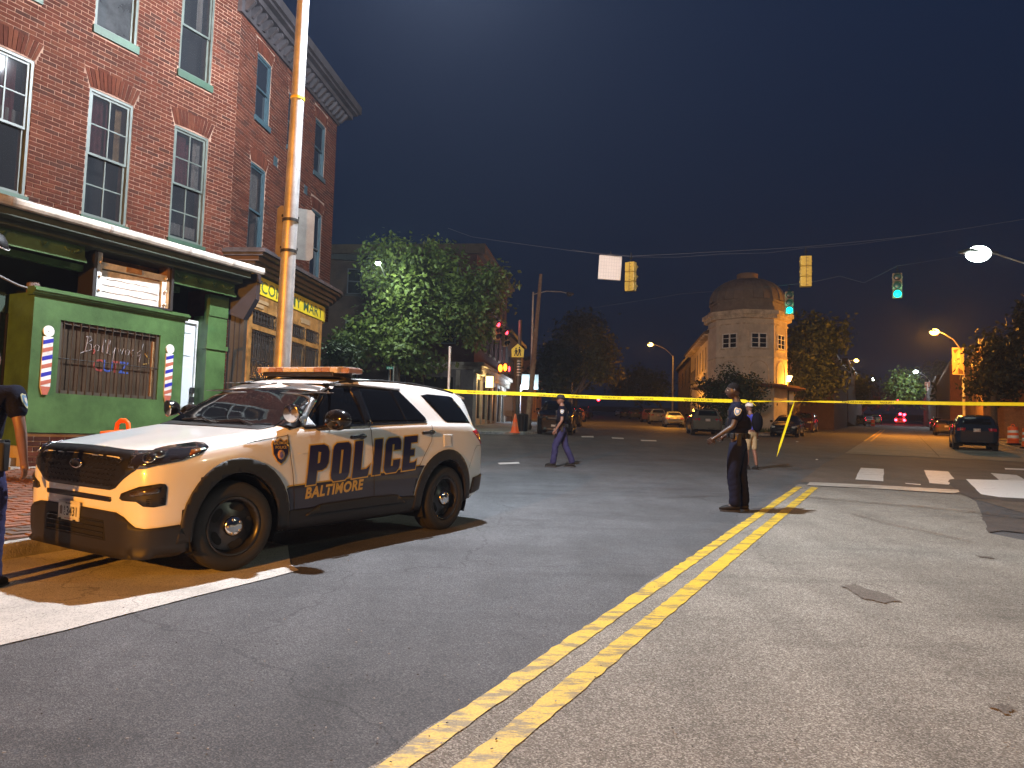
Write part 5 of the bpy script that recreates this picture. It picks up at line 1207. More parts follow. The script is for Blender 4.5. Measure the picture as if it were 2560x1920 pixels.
# blue-white lamp post and pale post behind
pc = pole_at(1297, 1062, 66); t = thing('lamp_post', 'slim post shining cold white behind the crossing-sign pole', 'street light', (pc.x, 66, G(0, 66))); H_ = at(1297, 970, 66).z - G(0, 66)
b = MB(); b.tube([(0, 0, 0), (0, 0, H_)], .11, 8); b.build('pole', mat('white_post', (.8, .82, .85), .4), t); b = MB(); b.ball((0, -.1, H_), .26, 12, 8); b.build('lamp', bulb_mat('cold_bulb', (.7, .85, 1), 10), t)
b = MB(); b.box(.15, 1.6, -.1, .1, H_ - .1, H_ + 1.2); b.build('sign_panel', mat('pale_sign', (.5, .6, .55), .5), t)
lamp('cold_post_light', (pc.x + .3, 64.8, H_ + G(0, 66) - .3), 420, (.65, .8, 1.0), .2)
t = thing('white_board', 'large blank grey-white board standing on the far pavement left of the crossing pole', 'board', (at(1268, 1045, 62).x, 62, G(0, 62) + .15), R(0)); f = 62 / FOC
b = MB(); b.box(-11 * f, 12 * f, -.04, .04, 8 * f + .3, 57 * f + .3); b.build('panel', mat('board_grey', (.36, .30, .26), .7), t); b = MB(); b.box(-10 * f, -9 * f, -.03, .03, 0, 9 * f + .3); b.box(10 * f, 11 * f, -.03, .03, 0, 9 * f + .3); b.build('leg', DKT, t)
# utility pole at the right of the corner pavement
pc = pole_at(1319, 1078, 45); t = thing('utility_pole', 'tall timber utility pole leaning slightly right beside the black van', 'pole', (pc.x, 45, G(0, 45) + .1)); q = at(1352, 690, 45.6)
b = MB(); b.tube([(0, 0, 0), (q.x - pc.x, .6, q.z - G(0, 45))], [.19, .10], 10); b.build('pole', WPOLE, t)
# metal post by the maple that the tape is tied to
pc = pole_at(1119, 1040, 20.3); t = thing('metal_post', 'slim metal post behind the patrol car where the police tape is tied', 'pole', (pc.x, 20.3, G(0, 20.3))); H_ = at(1119, 869, 20.3).z - G(0, 20.3)
b = MB(); b.tube([(0, 0, 0), (0, 0, H_)], .038, 8); b.ball((0, 0, H_), .045, 8, 6); b.build('post', GALV, t)
# street name sign
q = at(975, 920, 40); t = thing('street_name_sign', 'small green street name plate low beside the maple trunk', 'sign', (q.x, 40, q.z), R(5)); b = MB(); b.box(-.18, .18, -.01, .01, -.07, .07); b.build('plate', mat('street_green', (.02, .22, .14), .5), t)
text_obj('plate_lettering', 'E Balt', WHITE, .11, Matrix.Translation((-.15, -.014, -.04)) @ Matrix.Rotation(R(90), 4, 'X'), t)
b = MB(); b.tube([(.2, 0, .1), (.2, 0, -(q.z - G(0, 40)))], .04, 8); b.build('post', GALV, t)
# cone
def cone(label, x, y, H=.75):
    t = thing('traffic_cone', label, 'cone', (x, y, G(x, y) + .15)); s = H / .75
    b = MB(); b.lathe([(.17 * s, .03), (.125 * s, .25 * s), (.095 * s, .42 * s), (.07 * s, .55 * s), (.03 * s, .75 * s), (.0, .75 * s)], 16, mis=[0, 1, 0, 1, 0]); b.build('body', [mat('cone_orange', (.75, .12, .02), .5), mat('cone_dirty', (.62, .16, .06), .5)], t)
    b = MB(); b.box(-.2 * s, .2 * s, -.2 * s, .2 * s, 0, .035); b.build('base', MATS['cone_orange'], t)
pc = gp(1287, 1082, .15); cone('orange traffic cone at the foot of the crossing-sign pole', pc.x, pc.y - .3, .98)
pc = gp(1306, 1078, .15); t = thing('trash_can', 'dark ribbed litter bin between the cone and the utility pole', 'bin', (pc.x, pc.y, G(0, pc.y) + .15)); b = MB(); b.lathe([(.24, 0), (.30, .85), (.32, .87), (.28, .95), (.0, 1.0)], 16); b.build('barrel', BLACK, t)
for i in range(10): a = 2 * math.pi * i / 10; b = MB(); b.tube([(.25 * math.cos(a), .25 * math.sin(a), .02), (.31 * math.cos(a), .31 * math.sin(a), .85)], .014, 4); b.build('slat', DKT, t)
# drums
DO = mat('drum_orange', (0.80, 0.13, 0.015), .45, var=.08, vs=3); DW = mat('drum_white', (.70, .68, .64), .5, var=.1)
def drum(label, x, y, z, s=1.0, stripes=True, rz=0):
    t = thing('traffic_drum', label, 'traffic drum', (x, y, z), rz, 'orange construction drums'); bands = [(0, .16, 1), (.16, .30, 0), (.30, .46, 1), (.46, .60, 0), (.60, .74, 1), (.74, .92, 0)] if stripes else [(0, .92, 0)]
    b = MB(); b.lathe([(.36, 0), (.38, .02), (.38, .07), (.28, .09)], 20, (0, 0, 0)); b.build('base', BLACK, t)
    for z0, z1, w_ in bands:
        r0, r1 = .29 - z0 * .05, .29 - z1 * .05
        b = MB(); b.lathe([(r0 - .012, z0 * s + .06), (r0, z0 * s + .075), (r1, z1 * s + .05), (r1 - .012, z1 * s + .06)], 22); b.build('band', DW if (w_ and z0 > .1) else DO, t)
    zt = .92 * s + .06; b = MB(); b.lathe([(.245, zt), (.235, zt + .02), (.0, zt + .05)], 22); b.build('lid', DO, t)
    b = MB(); b.tube([(-.10, 0, zt + .02), (-.085, 0, zt + .12), (-.04, 0, zt + .155), (.04, 0, zt + .155), (.085, 0, zt + .12), (.10, 0, zt + .02)], [(.022, .03)] * 6, 8); b.build('handle', DO, t)
p = w(6.12, -8.45); drum('plain orange drum top with a handle showing over the bonnet of the patrol car', p.x, p.y, .56, .88, False, R(-20))
pc = gp(2533, 1112, .15); drum('orange and white striped drum on the right pavement beyond the dark car', pc.x, pc.y, G(0, pc.y) + .15, 1.0, True)
pc = gp(2572, 1122, .15); drum('orange drum cut off by the right edge of the photo', pc.x, pc.y, G(0, pc.y) + .15, 1.0, True)
# tape
TAPE = mat('tape_yellow', (0.90, 0.82, 0.02), .35, var=.06, vs=4)
TP = [((1104, 977), 20.2), ((1119, 977.5), 20.25), ((1280, 984), 20.2), ((1440, 991), 20.2), ((1560, 995), 20.3), ((1680, 998), 20.4), ((1800, 1001), 20.5), ((1872, 1003), 20.6), ((1900, 1003.5), 20.6), ((1990, 1004), 20.6), ((2060, 1004), 20.6), ((2200, 1006), 20.6), ((2330, 1008), 20.5), ((2450, 1009), 20.4), ((2620, 1012), 20.3)]
t = thing('police_tape', 'yellow police line tape stretched across the whole street with a hanging loose end', 'tape', (0, 0, 0))
b = MB(); vs = []; k = 0
for i in range(len(TP) - 1):
    (a, ya), (c, yc) = TP[i], TP[i + 1]
    for j in range(8):
        f = j / 8; u = a[0] + (c[0] - a[0]) * f; v = a[1] + (c[1] - a[1]) * f; P = at(u, v, ya + (yc - ya) * f)
        hh = .046; tw = 0
        if 1870 < u < 2050: hh = .012 + .008 * math.sin(u * .09)
        elif 2050 <= u < 2120: hh = .026
        P.z += .006 * math.sin(u * .02); vs += [(P.x, P.y + .006 * math.sin(u * .05), P.z - hh), (P.x, P.y, P.z + hh)]; k += 1
b.add(vs, [(2 * i, 2 * i + 2, 2 * i + 3, 2 * i + 1) for i in range(k - 1)]); b.build('band', TAPE, t)
inv = BLACK
for u in (1168, 1262, 1343, 1424, 1505, 1586, 1710, 2105, 2200, 2320, 2445):
    me_w = .92 if u < 1700 else 1.42
    P = at(u, 0, 20.2); fr_ = None
    # height of the tape there
    for i in range(len(TP) - 1):
        if TP[i][0][0] <= u <= TP[i + 1][0][0]:
            f = (u - TP[i][0][0]) / (TP[i + 1][0][0] - TP[i][0][0]); v = TP[i][0][1] + f * (TP[i + 1][0][1] - TP[i][0][1]); Y = TP[i][1] - .03; P = at(u, v, Y); P2 = at(u + 40, v + 40 * (TP[i + 1][0][1] - TP[i][0][1]) / (TP[i + 1][0][0] - TP[i][0][0]), Y); sl = math.atan2(P2.z - P.z, P2.x - P.x)
    text_obj('tape_lettering', 'POLICE LINE DO NOT CROSS', inv, .062, Matrix.Translation((P.x, P.y, P.z - .022)) @ Matrix.Rotation(-sl, 4, 'Y') @ Matrix.Rotation(R(90), 4, 'X'), t, sx=.62 if u < 1700 else .95, bold=.001, spacing=1.0, res=1)
b = MB(); P0 = at(1986, 1004, 20.55); P1 = at(1972, 1046, 20.3); P2_ = at(1950, 1115, 19.9); P3 = at(1942, 1142, 19.8)
for a, c, wa, wc in ((P0, P1, .012, .034), (P1, P2_, .036, .030), (P2_, P3, .028, .006)):
    b.add([a - Vector((wa, 0, 0)), c - Vector((wc, 0, 0)), c + Vector((wc, .01, 0)), a + Vector((wa, .01, 0))], [(0, 1, 2, 3)])
b.build('loose_end', TAPE, t)
b = MB(); q = at(1877, 1004, 20.5); b.ball(tuple(q), (.05, .03, .035), 8, 6); q2 = at(1888, 1014, 20.5); b.add([q, q + Vector((.04, 0, 0)), q2 + Vector((.03, 0, -.02)), q2], [(0, 1, 2, 3)]); b.build('knot', TAPE, t)
# litter
LIT = mat('litter_white', (.5, .5, .47), .7)
for i, (u, v, s, lab) in enumerate(((1900, 1083, .55, 'crumpled white bag on the road behind the walking officer'), (1892, 1100, .10, 'small scrap of paper below the crumpled bag'), (1993, 1105, .08, 'small scrap of paper left of the hanging tape end'), (2042, 1150, .05, 'tiny scrap of litter on the dark road right of the tape end'))):
    P = gp(u, v); b = MB(); b.ball((P.x, P.y, P.z + .05 * s * 2), (s, s * .5, .14 * s + .02), 9, 6); o = b.build('litter', LIT)
    bm = bmesh.new(); bm.from_mesh(o.data)
    for q in bm.verts: q.co += Vector((rnd.uniform(-1, 1), rnd.uniform(-1, 1), rnd.uniform(-.3, .3))) * s * .12
    bm.to_mesh(o.data); bm.free(); tag(o, lab, 'litter')
gm = MB()
for i in range(260):
    u, v = rnd.uniform(0, 2560), 1180 + 740 * rnd.random() ** .8; P = gp(u, v); r_ = rnd.uniform(.003, .007)
    gm.cbox((P.x, P.y, P.z + .022), (r_ * rnd.uniform(1, 2.5), r_, .003), rnd.uniform(0, 3), rnd.choice((0, 0, 1)))
tag(gm.build('road_grit', [mat('grit_pale', (.25, .25, .24), .8), mat('grit_dark', (.04, .035, .03), .8)]), kind='stuff')
# far right street: flashing red beacons of a distant vehicle, small lights
for (u, v, r_, lab) in ((2246, 1000, .45, 'top red light of the far signal above the flashing vehicle'),):
    pass
# right side houses
q = w(66, 13.5); row_house('brick_row_house', 'dim orange-brick row house behind the tree at the right edge', q.x, q.y, DS, 16, 7.2, 5, 2, mat('tan_brick', (.22, .12, .06), .9, var=.2, vs=2, var2=.2, vs2=12), DKT, thick=8)
q = w(54, 16.5); row_house('brick_row_house', 'brick row house running off the right edge behind the striped drum', q.x, q.y, DS, 12, 5.8, 4, 2, RB2, DKT, thick=8)
q = w(84, 12.3); row_house('brick_row_house', 'far dim row house beyond the orange lamp on the right', q.x, q.y, DS, 30, 6.8, 8, 2, RB1, DKT, thick=8)
q = w(116, 12.3); row_house('brick_row_house', 'farthest dark row of houses on the right side of the street', q.x, q.y, DS, 60, 7.0, 14, 2, RB2, DKT, thick=8)
for s0, L, lab in ((84, 22, 'dim shop row beyond the domed building on the left of the right street'), (108, 40, 'distant dark row on the left of the right street past the shops')):
    q = w(s0 + L, -12.0); row_house('shop_row', lab, q.x, q.y, -DS, L, 7.0, 7, 2, RB2, PBLUE, thick=6)
p = TC.xy + DC * 20 - NC * -1; row_house('dark_house', 'dark house beyond the long wing on the middle street', *(TC.xy + DC * 46 - NC * 1.5), -DC, 22, 7.0, 5, 2, RB2, DKT, thick=6)
pl = mat('distance_dark', (.012, .014, .018), .9)
tag(ground_poly('far_hill', [(-80, 420), (420, 420), (420, 700), (-80, 700)], pl, 3.0, 3.1), kind='structure')
# red emergency lights far down the right street
RED = bulb_mat('beacon_red', (1, .02, .04), 30)
# ------------------------------------------------------------------ vehicles
import numpy as np
def crom(P, n):
    """smooth curve through points, n samples per span"""
    P = [np.array(p, float) for p in P]; Q = [2 * P[0] - P[1]] + P + [2 * P[-1] - P[-2]]; out = []
    for i in range(1, len(Q) - 2):
        for k in range(n):
            t = k / n; a, b, c, d = Q[i - 1], Q[i], Q[i + 1], Q[i + 2]
            out.append(.5 * ((2 * b) + (c - a) * t + (2 * a - 5 * b + 4 * c - d) * t * t + (3 * b - a - 3 * c + d) * t ** 3))
    out.append(P[-1]); return out
class Shell:
    def __init__(s, L, fo, wb, half, top, bot, wmax, zbelt, wbelt, wroof, wheel_r=.38, arch_r=.47, kf=1.0, kr=1.0):
        s.L, s.fo, s.wb, s.half, s.wr, s.ar = L, fo, wb, half, wheel_r, arch_r; s.xf = fo + wb / 2; s.kf, s.kr = kf, kr
        def sm(tab, w=.06):
            xs, ys = zip(*tab)
            return lambda a: float(np.mean([np.interp(a + o * w, xs, ys) for o in (-1, -.5, 0, .5, 1)]))
        s.top, s.bot, s.wm, s.zb, s.wb_, s.wro = sm(top, .035), sm(bot), lambda a: float(np.interp(a, *zip(*wmax))), sm(zbelt), sm(wbelt), sm(wroof, .08)
        st_a = sorted(set([0, .015, .04, .07, .11, .16, .22, .3] + [round(.3 + i * .055, 3) for i in range(int((L - .6) / .055) + 1)] + [L - .3, L - .22, L - .16, L - .11, L - .07, L - .04, L - .015, L]))
        secs = []
        for a in st_a:
            w, zb, zr = s.wm(a) * half, s.bot(a), s.top(a); zbe = min(s.zb(a), zr - .045); wbe = min(s.wb_(a) * half, w * .985) ; wr_ = min(s.wro(a) * half, wbe * .97)
            zm = zb + (zbe - zb) * .45
            C = [(w * .86, zb), (w * .955, zb + .03), (w * .985, zb + (zm - zb) * .5), (w, zm), (w * .997, zm + (zbe - zm) * .5), (wbe * .4 + w * .6, zbe - .055), (wbe, zbe), (wbe + (wr_ + .05 - wbe) * .5, zbe + (zr - zbe) * .45), (wr_ + .055, zbe + (zr - zbe) * .80), (wr_, zbe + (zr - zbe) * .93), (wr_ * .72, zbe + (zr - zbe) * .985), (wr_ * .35, zr), (0, zr + .002)]
            secs.append([(s.X(a), float(y), float(z)) for y, z in crom(C, 3)])
        s.verts = []; s.faces = []; n = len(secs[0]); s.n = n
        for sec in secs:
            s.verts += sec + [(x, -y, z) for x, y, z in sec[:-1]][::-1]
        m = 2 * n - 1
        for i in range(len(secs) - 1):
            for j in range(m - 1): s.faces.append((i * m + j, (i + 1) * m + j, (i + 1) * m + j + 1, i * m + j + 1))
        s.faces.append(tuple(range(m))); k = (len(secs) - 1) * m; s.faces.append(tuple(k + j for j in reversed(range(m))))
        s.bvh = BVHTree.FromPolygons([Vector(v) for v in s.verts], s.faces)
        # plan perimeter, front centre to rear centre
        pl = [(0.0, 0.0)] + [(a, s.wm(a) * half) for a in st_a] + [(L, 0.0)]; U = [0.0]
        for p, q in zip(pl[:-1], pl[1:]): U.append(U[-1] + math.hypot(q[0] - p[0], q[1] - p[1]))
        s.pl, s.U = pl, U; s.Utot = U[-1]
        s.ua = [(a, u) for (a, y), u in zip(pl[1:-1], U[1:-1])]
    def X(s, a):
        x = s.xf - a; h = s.wb / 2
        return h + (x - h) * s.kf if x > h else (-h + (x + h) * s.kr if x < -h else x)
    def S(s, a): return float(np.interp(a, [p[0] for p in s.ua], [p[1] for p in s.ua]))
    def wrap(s, side=1):
        A = [p[0] for p in s.pl]; Yv = [p[1] for p in s.pl]
        def f(u, z, off):
            sg = side if u >= 0 else -side; uu = abs(u)
            a, y = float(np.interp(uu, s.U, A)), float(np.interp(uu, s.U, Yv)); e = .05
            a0, y0 = float(np.interp(max(0, uu - e), s.U, A)), float(np.interp(max(0, uu - e), s.U, Yv)); a1, y1 = float(np.interp(min(s.Utot, uu + e), s.U, A)), float(np.interp(min(s.Utot, uu + e), s.U, Yv))
            t = Vector((-(a1 - a0), y1 - y0, 0)); t.normalize(); N = Vector((t.y, -t.x, 0)) if True else None
            if uu < 1e-6: N = Vector((1, 0, 0))
            if N.x * (s.L / 2 - a) < 0 and abs(N.x) > .3: N = -N
            if abs(N.y) > .5 and N.y < 0: N = -N
            B = Vector((s.X(a), y, z)); N = Vector((N.x, N.y * sg, 0)); B.y *= sg
            loc, nn, _, _ = s.bvh.ray_cast(B + N * .6, -N, 3)
            if loc is None: loc = B; nn = N
            if nn.dot(N) < 0: nn = -nn
            return loc + nn * off
        return f
    def topm(s):
        def f(a, y, off):
            loc, nn, _, _ = s.bvh.ray_cast(Vector((s.X(a), y, 4)), Vector((0, 0, -1)), 8)
            if loc is None: return Vector((s.xf - a, y, 1))
            return loc + nn * (off if nn.z > 0 else -off)
        return f
    def endm(s, d):
        """from the rear (d=-1) or the front (d=1): parameters y, z"""
        def f(y, z, off):
            loc, nn, _, _ = s.bvh.ray_cast(Vector((6 * d, y, z)), Vector((-d, 0, 0)), 12)
            if loc is None: return Vector((d * s.L / 2, y, z))
            if nn.x * d < 0: nn = -nn
            return loc + nn * off
        return f
def patch(name, polys, fn, m, parent, off=.006, step=.06, skirt=.014, me=None, offs=None, swap=1):
    """a sheet in shell parameters laid over the body and given an edge"""
    bm = bmesh.new()
    if me is not None: bm.from_mesh(me); bpy.data.meshes.remove(me)
    else:
        for poly in polys:
            vs = [bm.verts.new((p[0], p[1], 0)) for p in poly]; bm.faces.new(vs)
        bmesh.ops.triangulate(bm, faces=bm.faces)
    xs = [v.co.x for v in bm.verts]; ys = [v.co.y for v in bm.verts]
    for ax, lo, hi in ((0, min(xs), max(xs)), (1, min(ys), max(ys))):
        k = math.ceil(lo / step) * step
        while k < hi:
            co = Vector((k, 0, 0)) if ax == 0 else Vector((0, k, 0)); no = Vector((1, 0, 0)) if ax == 0 else Vector((0, 1, 0))
            bmesh.ops.bisect_plane(bm, geom=bm.verts[:] + bm.edges[:] + bm.faces[:], plane_co=co, plane_no=no, dist=1e-5); k += step
    bmesh.ops.triangulate(bm, faces=[f for f in bm.faces if len(f.verts) > 4])
    bmesh.ops.remove_doubles(bm, verts=bm.verts[:], dist=1e-5)
    src = {v: (v.co.x, v.co.y) for v in bm.verts}
    if skirt:
        be = [e for e in bm.edges if e.is_boundary]; r = bmesh.ops.extrude_edge_only(bm, edges=be)
        nv = [g for g in r['geom'] if isinstance(g, bmesh.types.BMVert)]
        for v in nv: src[v] = (v.co.x, v.co.y)
        ns = set(nv)
    else: ns = set()
    for v in bm.verts: q = src[v]; v.co = fn(q[0], q[1], off - skirt if v in ns else off)
    bmesh.ops.recalc_face_normals(bm, faces=bm.faces)
    c = sum((f.normal.dot(f.calc_center_median()) * f.calc_area() for f in bm.faces), 0.0)
    if c < 0: bmesh.ops.reverse_faces(bm, faces=bm.faces[:])
    for f in bm.faces: f.smooth = True
    out = bpy.data.meshes.new(name); bm.to_mesh(out); bm.free(); out.materials.append(m)
    for e in ():pass
    return link(name, out, parent)
def arcpts(ca, cz, r, a0, a1, n=16): return [(ca + r * math.cos(R(a0 + (a1 - a0) * i / n)), cz + r * math.sin(R(a0 + (a1 - a0) * i / n))) for i in range(n + 1)]
TYRE = mat('tyre_rubber', (0.018, 0.018, 0.018), .75, var=.15, vs=12); RIMB = mat('black_rim', (0.016, 0.016, 0.018), .35, spec=.6); CHROME = mat('chrome', (.75, .74, .72), .12, metal=1); ALLOY = mat('alloy', (.42, .42, .43), .35, metal=.8)
CLAD = mat('black_cladding', (0.013, 0.012, 0.012), .55, bump=.1, bs=200); WELL = mat('wheel_well', (0.006, 0.006, 0.006), .9)
CGLASS = mat('car_glass', (0.005, 0.006, 0.008), .03, spec=.35); TRIMB = mat('gloss_black', (0.010, 0.010, 0.011), .12, coat=.5)
TAILR = mat('tail_lens', (.28, .012, .02), .12, coat=.8); HEADL = mat('head_lens', (.02, .02, .024), .06, coat=1, spec=.9); AMBER = mat('amber_lens', (.20, .07, .008), .2, coat=.5); PLATE = mat('plate_white', (.62, .62, .56), .5); HEADW = mat('clear_lens', (.45, .47, .45), .1, coat=1)
def wheel_meshes(r, wd, police=False, n=40):
    b = MB(); h = wd / 2
    prof = [(r * .66, -h * .9), (r * .80, -h * 1.0), (r * .93, -h * .96), (r * .985, -h * .78), (r, -h * .5), (r, -.012), (r * .985, -.010), (r * .985, .010), (r, .012), (r, h * .5), (r * .985, h * .78), (r * .93, h * .96), (r * .80, h), (r * .66, h * .9), (r * .64, h * .6)]
    b.lathe(prof, n, axis='y'); tyre = b.mesh('tyre', TYRE)
    b = MB(); ri = r * .65
    b.lathe([(ri, -h * .8), (ri, h * .80), (ri * 1.03, h * .92), (ri * .95, h * .90), (ri * .90, h * .60), (ri * .86, h * .2)], n, axis='y'); m2 = [0]
    ns = 5 if police else 10
    if police:
        b.lathe([(ri * .86, h * .3), (ri * .60, h * .42), (ri * .38, h * .62), (ri * .34, h * .66), (0, h * .66)], n, axis='y')
        rim = b.mesh('rim', RIMB)
    else:
        for k in range(ns):
            a = 2 * math.pi * k / ns; c, s_ = math.cos(a), math.sin(a)
            b.add([(c * ri * .15 - s_ * ri * .09, h * .55, s_ * ri * .15 + c * ri * .09), (c * ri * .15 + s_ * ri * .09, h * .55, s_ * ri * .15 - c * ri * .09), (c * ri * .93 + s_ * ri * .06, h * .62, s_ * ri * .93 - c * ri * .06), (c * ri * .93 - s_ * ri * .06, h * .62, s_ * ri * .93 + c * ri * .06)] , [(0, 1, 2, 3)])
        b.lathe([(ri * .25, h * .5), (ri * .22, h * .66), (0, h * .68)], 14, axis='y')
        b.lathe([(ri * .9, h * .05), (0, h * .05)], n, axis='y'); rim = b.mesh('rim', ALLOY)
    return tyre, rim
_wm = {}
def add_wheels(t, sh, police=False, wd=.25, label=None):
    key = (sh.wr, police, wd)
    if key not in _wm: _wm[key] = wheel_meshes(sh.wr, wd, police, 40 if police else 20)
    ty, ri = _wm[key]
    for xx in (sh.wb / 2, -sh.wb / 2):
        for sg in (1, -1):
            y = sg * (sh.half - wd / 2 - .015); rz = 0 if sg > 0 else math.pi
            if police and xx > 0: rz += R(-7)
            wo = link('wheel', ty, t, (xx, y, sh.wr), rz); r_ = link('rim', ri, wo)
            if police:
                h = wd / 2; ri_ = sh.wr * .65
                for k in range(5):
                    a = 2 * math.pi * (k + .5) / 5; b = MB(); c = Vector((math.cos(a) * ri_ * .66, 0, math.sin(a) * ri_ * .66)); tn = Vector((-math.sin(a), 0, math.cos(a))); rn = Vector((math.cos(a), 0, math.sin(a)))
                    pts = [c + tn * (math.cos(q) * ri_ * .27) + rn * (math.sin(q) * ri_ * .15) for q in [2 * math.pi * i / 14 for i in range(14)]]
                    b.add([(p.x, h * (.44 + .0) + .004, p.z) for p in pts], [tuple(range(14))]); b.build('rim_opening', WELL, wo)
                b = MB(); b.lathe([(ri_ * .36, h * .64), (ri_ * .35, h * .80), (ri_ * .30, h * .93), (ri_ * .18, h * 1.0), (0, h * 1.02)], 24, axis='y'); b.build('hub_cap', CHROME, wo)
                for k in range(5): a = 2 * math.pi * k / 5; b = MB(); b.ball((math.cos(a) * ri_ * .24, h * .95, math.sin(a) * ri_ * .24), (.014, .012, .014), 8, 6); b.build('wheel_nut', ALLOY, wo)
    for xx in (sh.wb / 2, -sh.wb / 2):
        for sg in (1, -1):
            b = MB(); y0, y1 = sg * sh.half * .55, sg * (sh.half - .03); rr = sh.ar
            P = arcpts(xx, sh.wr, rr, -25, 205, 18)
            vs = []; 
            for px, pz in P: vs += [(px, y0, pz), (px, y1, pz)]
            b.add(vs, [(2 * i, 2 * i + 2, 2 * i + 3, 2 * i + 1) for i in range(len(P) - 1)], 0, True); b.add([(px, y0, pz) for px, pz in P], [tuple(range(len(P)))])
            b.build('wheel_well', WELL, t)
def body_mesh(sh, paint, t, name='body'):
    bm = bmesh.new(); V = [bm.verts.new(v) for v in sh.verts]
    for f in sh.faces:
        try: bm.faces.new([V[i] for i in f])
        except ValueError: pass
    for c in (sh.wb / 2, -sh.wb / 2):
        kill = [f for f in bm.faces if abs(f.calc_center_median().y) > sh.half * .5 and any((v.co.x - c) ** 2 + (v.co.z - sh.wr) ** 2 < (sh.ar + .045) ** 2 for v in f.verts)]
        bmesh.ops.delete(bm, geom=kill, context='FACES')
    # floor
    bmesh.ops.recalc_face_normals(bm, faces=bm.faces)
    for f in bm.faces: f.smooth = len(f.verts) <= 4
    me = bpy.data.meshes.new(name); bm.to_mesh(me); bm.free(); me.materials.append(paint)
    o = link(name, me, t)
    b = MB(); 
    b.box(-sh.wb / 2 + sh.ar + .05, sh.wb / 2 - sh.ar - .05, -sh.half * .9, sh.half * .9, sh.bot(2.5) - .01, sh.bot(2.5) + .02)
    b.box(-sh.xf * .85, sh.xf * .85, -sh.half * .5, sh.half * .5, sh.bot(2.5) - .02, sh.bot(2.5) + .02); b.build('underbody', WELL, t)
    return o
def place(name, label, P, head, group=None, extra=0.0, cat='car'):
    """upright on the sloping road; head = heading vector"""
    h = Vector((head.x, head.y, 0)).normalized(); up = Vector((0, -SLOPE, 1)).normalized(); X = (h - up * h.dot(up)).normalized()
    if extra: X = (X - up * extra).normalized(); up = (up + X * extra).normalized(); 
    Yv = up.cross(X).normalized(); up = X.cross(Yv)
    t = thing(name, label, cat, (P.x, P.y, G(P.x, P.y) + .003), 0, group)
    t.rotation_euler = Matrix((X, Yv, up)).transposed().to_euler(); return t
# ---- the patrol car
SUVT = dict(
 top=[(0, .97), (.015, 1.0), (.04, 1.035), (.10, 1.052), (.25, 1.075), (.5, 1.108), (1.0, 1.170), (1.36, 1.218), (1.47, 1.25), (1.75, 1.43), (2.05, 1.60), (2.2, 1.675), (2.4, 1.725), (2.8, 1.765), (3.3, 1.772), (3.9, 1.745), (4.4, 1.70), (4.70, 1.66), (4.76, 1.60), (4.86, 1.36), (4.93, 1.20), (4.99, 1.06), (5.05, .98)],
 bot=[(0, .24), (.1, .20), (.4, .20), (.6, .26), (1.3, .27), (3.4, .27), (4.5, .30), (4.8, .36), (5.05, .42)],
 wmax=[(0, .66), (.015, .74), (.04, .80), (.07, .85), (.11, .88), (.16, .91), (.22, .93), (.3, .948), (.5, .975), (.93, 1.0), (1.5, .985), (2.5, .98), (3.4, .985), (3.95, 1.0), (4.4, .985), (4.65, .965), (4.8, .94), (4.9, .91), (4.97, .86), (5.02, .78), (5.05, .68)],
 zbelt=[(0, .93), (.1, .985), (.5, 1.045), (1.0, 1.11), (1.4, 1.185), (1.6, 1.225), (2.6, 1.265), (3.5, 1.29), (4.6, 1.29), (4.9, 1.2), (5.05, 1.0)],
 wbelt=[(0, .60), (.1, .80), (.3, .87), (.9, .915), (1.4, .93), (1.7, .925), (2.6, .93), (4.0, .93), (4.5, .90), (4.8, .84), (5.05, .72)],
 wroof=[(0, .50), (.3, .62), (1.3, .74), (1.6, .78), (2.1, .71), (2.4, .68), (3.2, .68), (4.2, .66), (4.7, .63), (4.9, .70), (5.05, .6)])
sh = Shell(5.05, .93, 3.02, .985, wheel_r=.385, arch_r=.45, kf=.90, kr=.88, **SUVT)
yaw = R(-121.6)
P0 = Vector((-2.374, 8.435))
PW = mat('police_white', (0.80, 0.79, 0.77), .28, coat=.7, spec=.5)
car = place('police_suv', 'white police patrol car with navy and gold lettering parked at the left kerb', P0, Vector((math.cos(yaw), math.sin(yaw))), extra=-.008, cat='police car')
body_mesh(sh, PW, car); add_wheels(car, sh, True)
S = sh.S; wl_, wr_ = sh.wrap(1), sh.wrap(-1); tm = sh.topm()
def both(name, poly, m, **k):
    """poly given with side points as ('a') values already turned to u"""
    patch(name, [poly], wl_, m, car, **k); patch(name, [poly], wr_, m, car, **k)
sa = lambda pts: [(S(a), z) for a, z in pts]
NAVY = mat('navy_vinyl', (0.030, 0.026, 0.045), .35, coat=.5); GOLD = mat('gold_vinyl', (0.62, 0.38, 0.06), .38, coat=.4)
SEAM = mat('panel_gap', (.03, .028, .025), .7)
# cladding: rocker, arches, bumpers
ARC = lambda c, r, a0, a1, n=18: [(c + r * math.cos(R(q)), .385 + r * math.sin(R(q))) for q in [a0 + (a1 - a0) * i / n for i in range(n + 1)]]
for c in (.93, 3.95):
    outer = [(a, z) for a, z in ARC(c, .588, 4, 176)]; inner = [(a, z) for a, z in ARC(c, .465, 176, 4)]
    lo = .30
    poly = [(c + .62, lo)] + outer + [(c - .62, lo + (.0 if c > 2 else 0))] + [(c - .47, lo)] + inner + [(c + .47, lo)]
    poly = [(min(max(a, .02), 5.03), z) for a, z in poly]
    both('wheel_arch', sa(poly), CLAD, off=.018, skirt=.03, step=.05)
both('sill_cladding', sa([(1.50, .285), (3.40, .285), (3.40, .462), (1.52, .462)]), CLAD, off=.014, skirt=.02)
both('door_moulding', sa([(1.72, .40), (3.2, .40), (3.05, .50), (2.6, .505), (1.9, .49)]), CLAD, off=.026, skirt=.014)
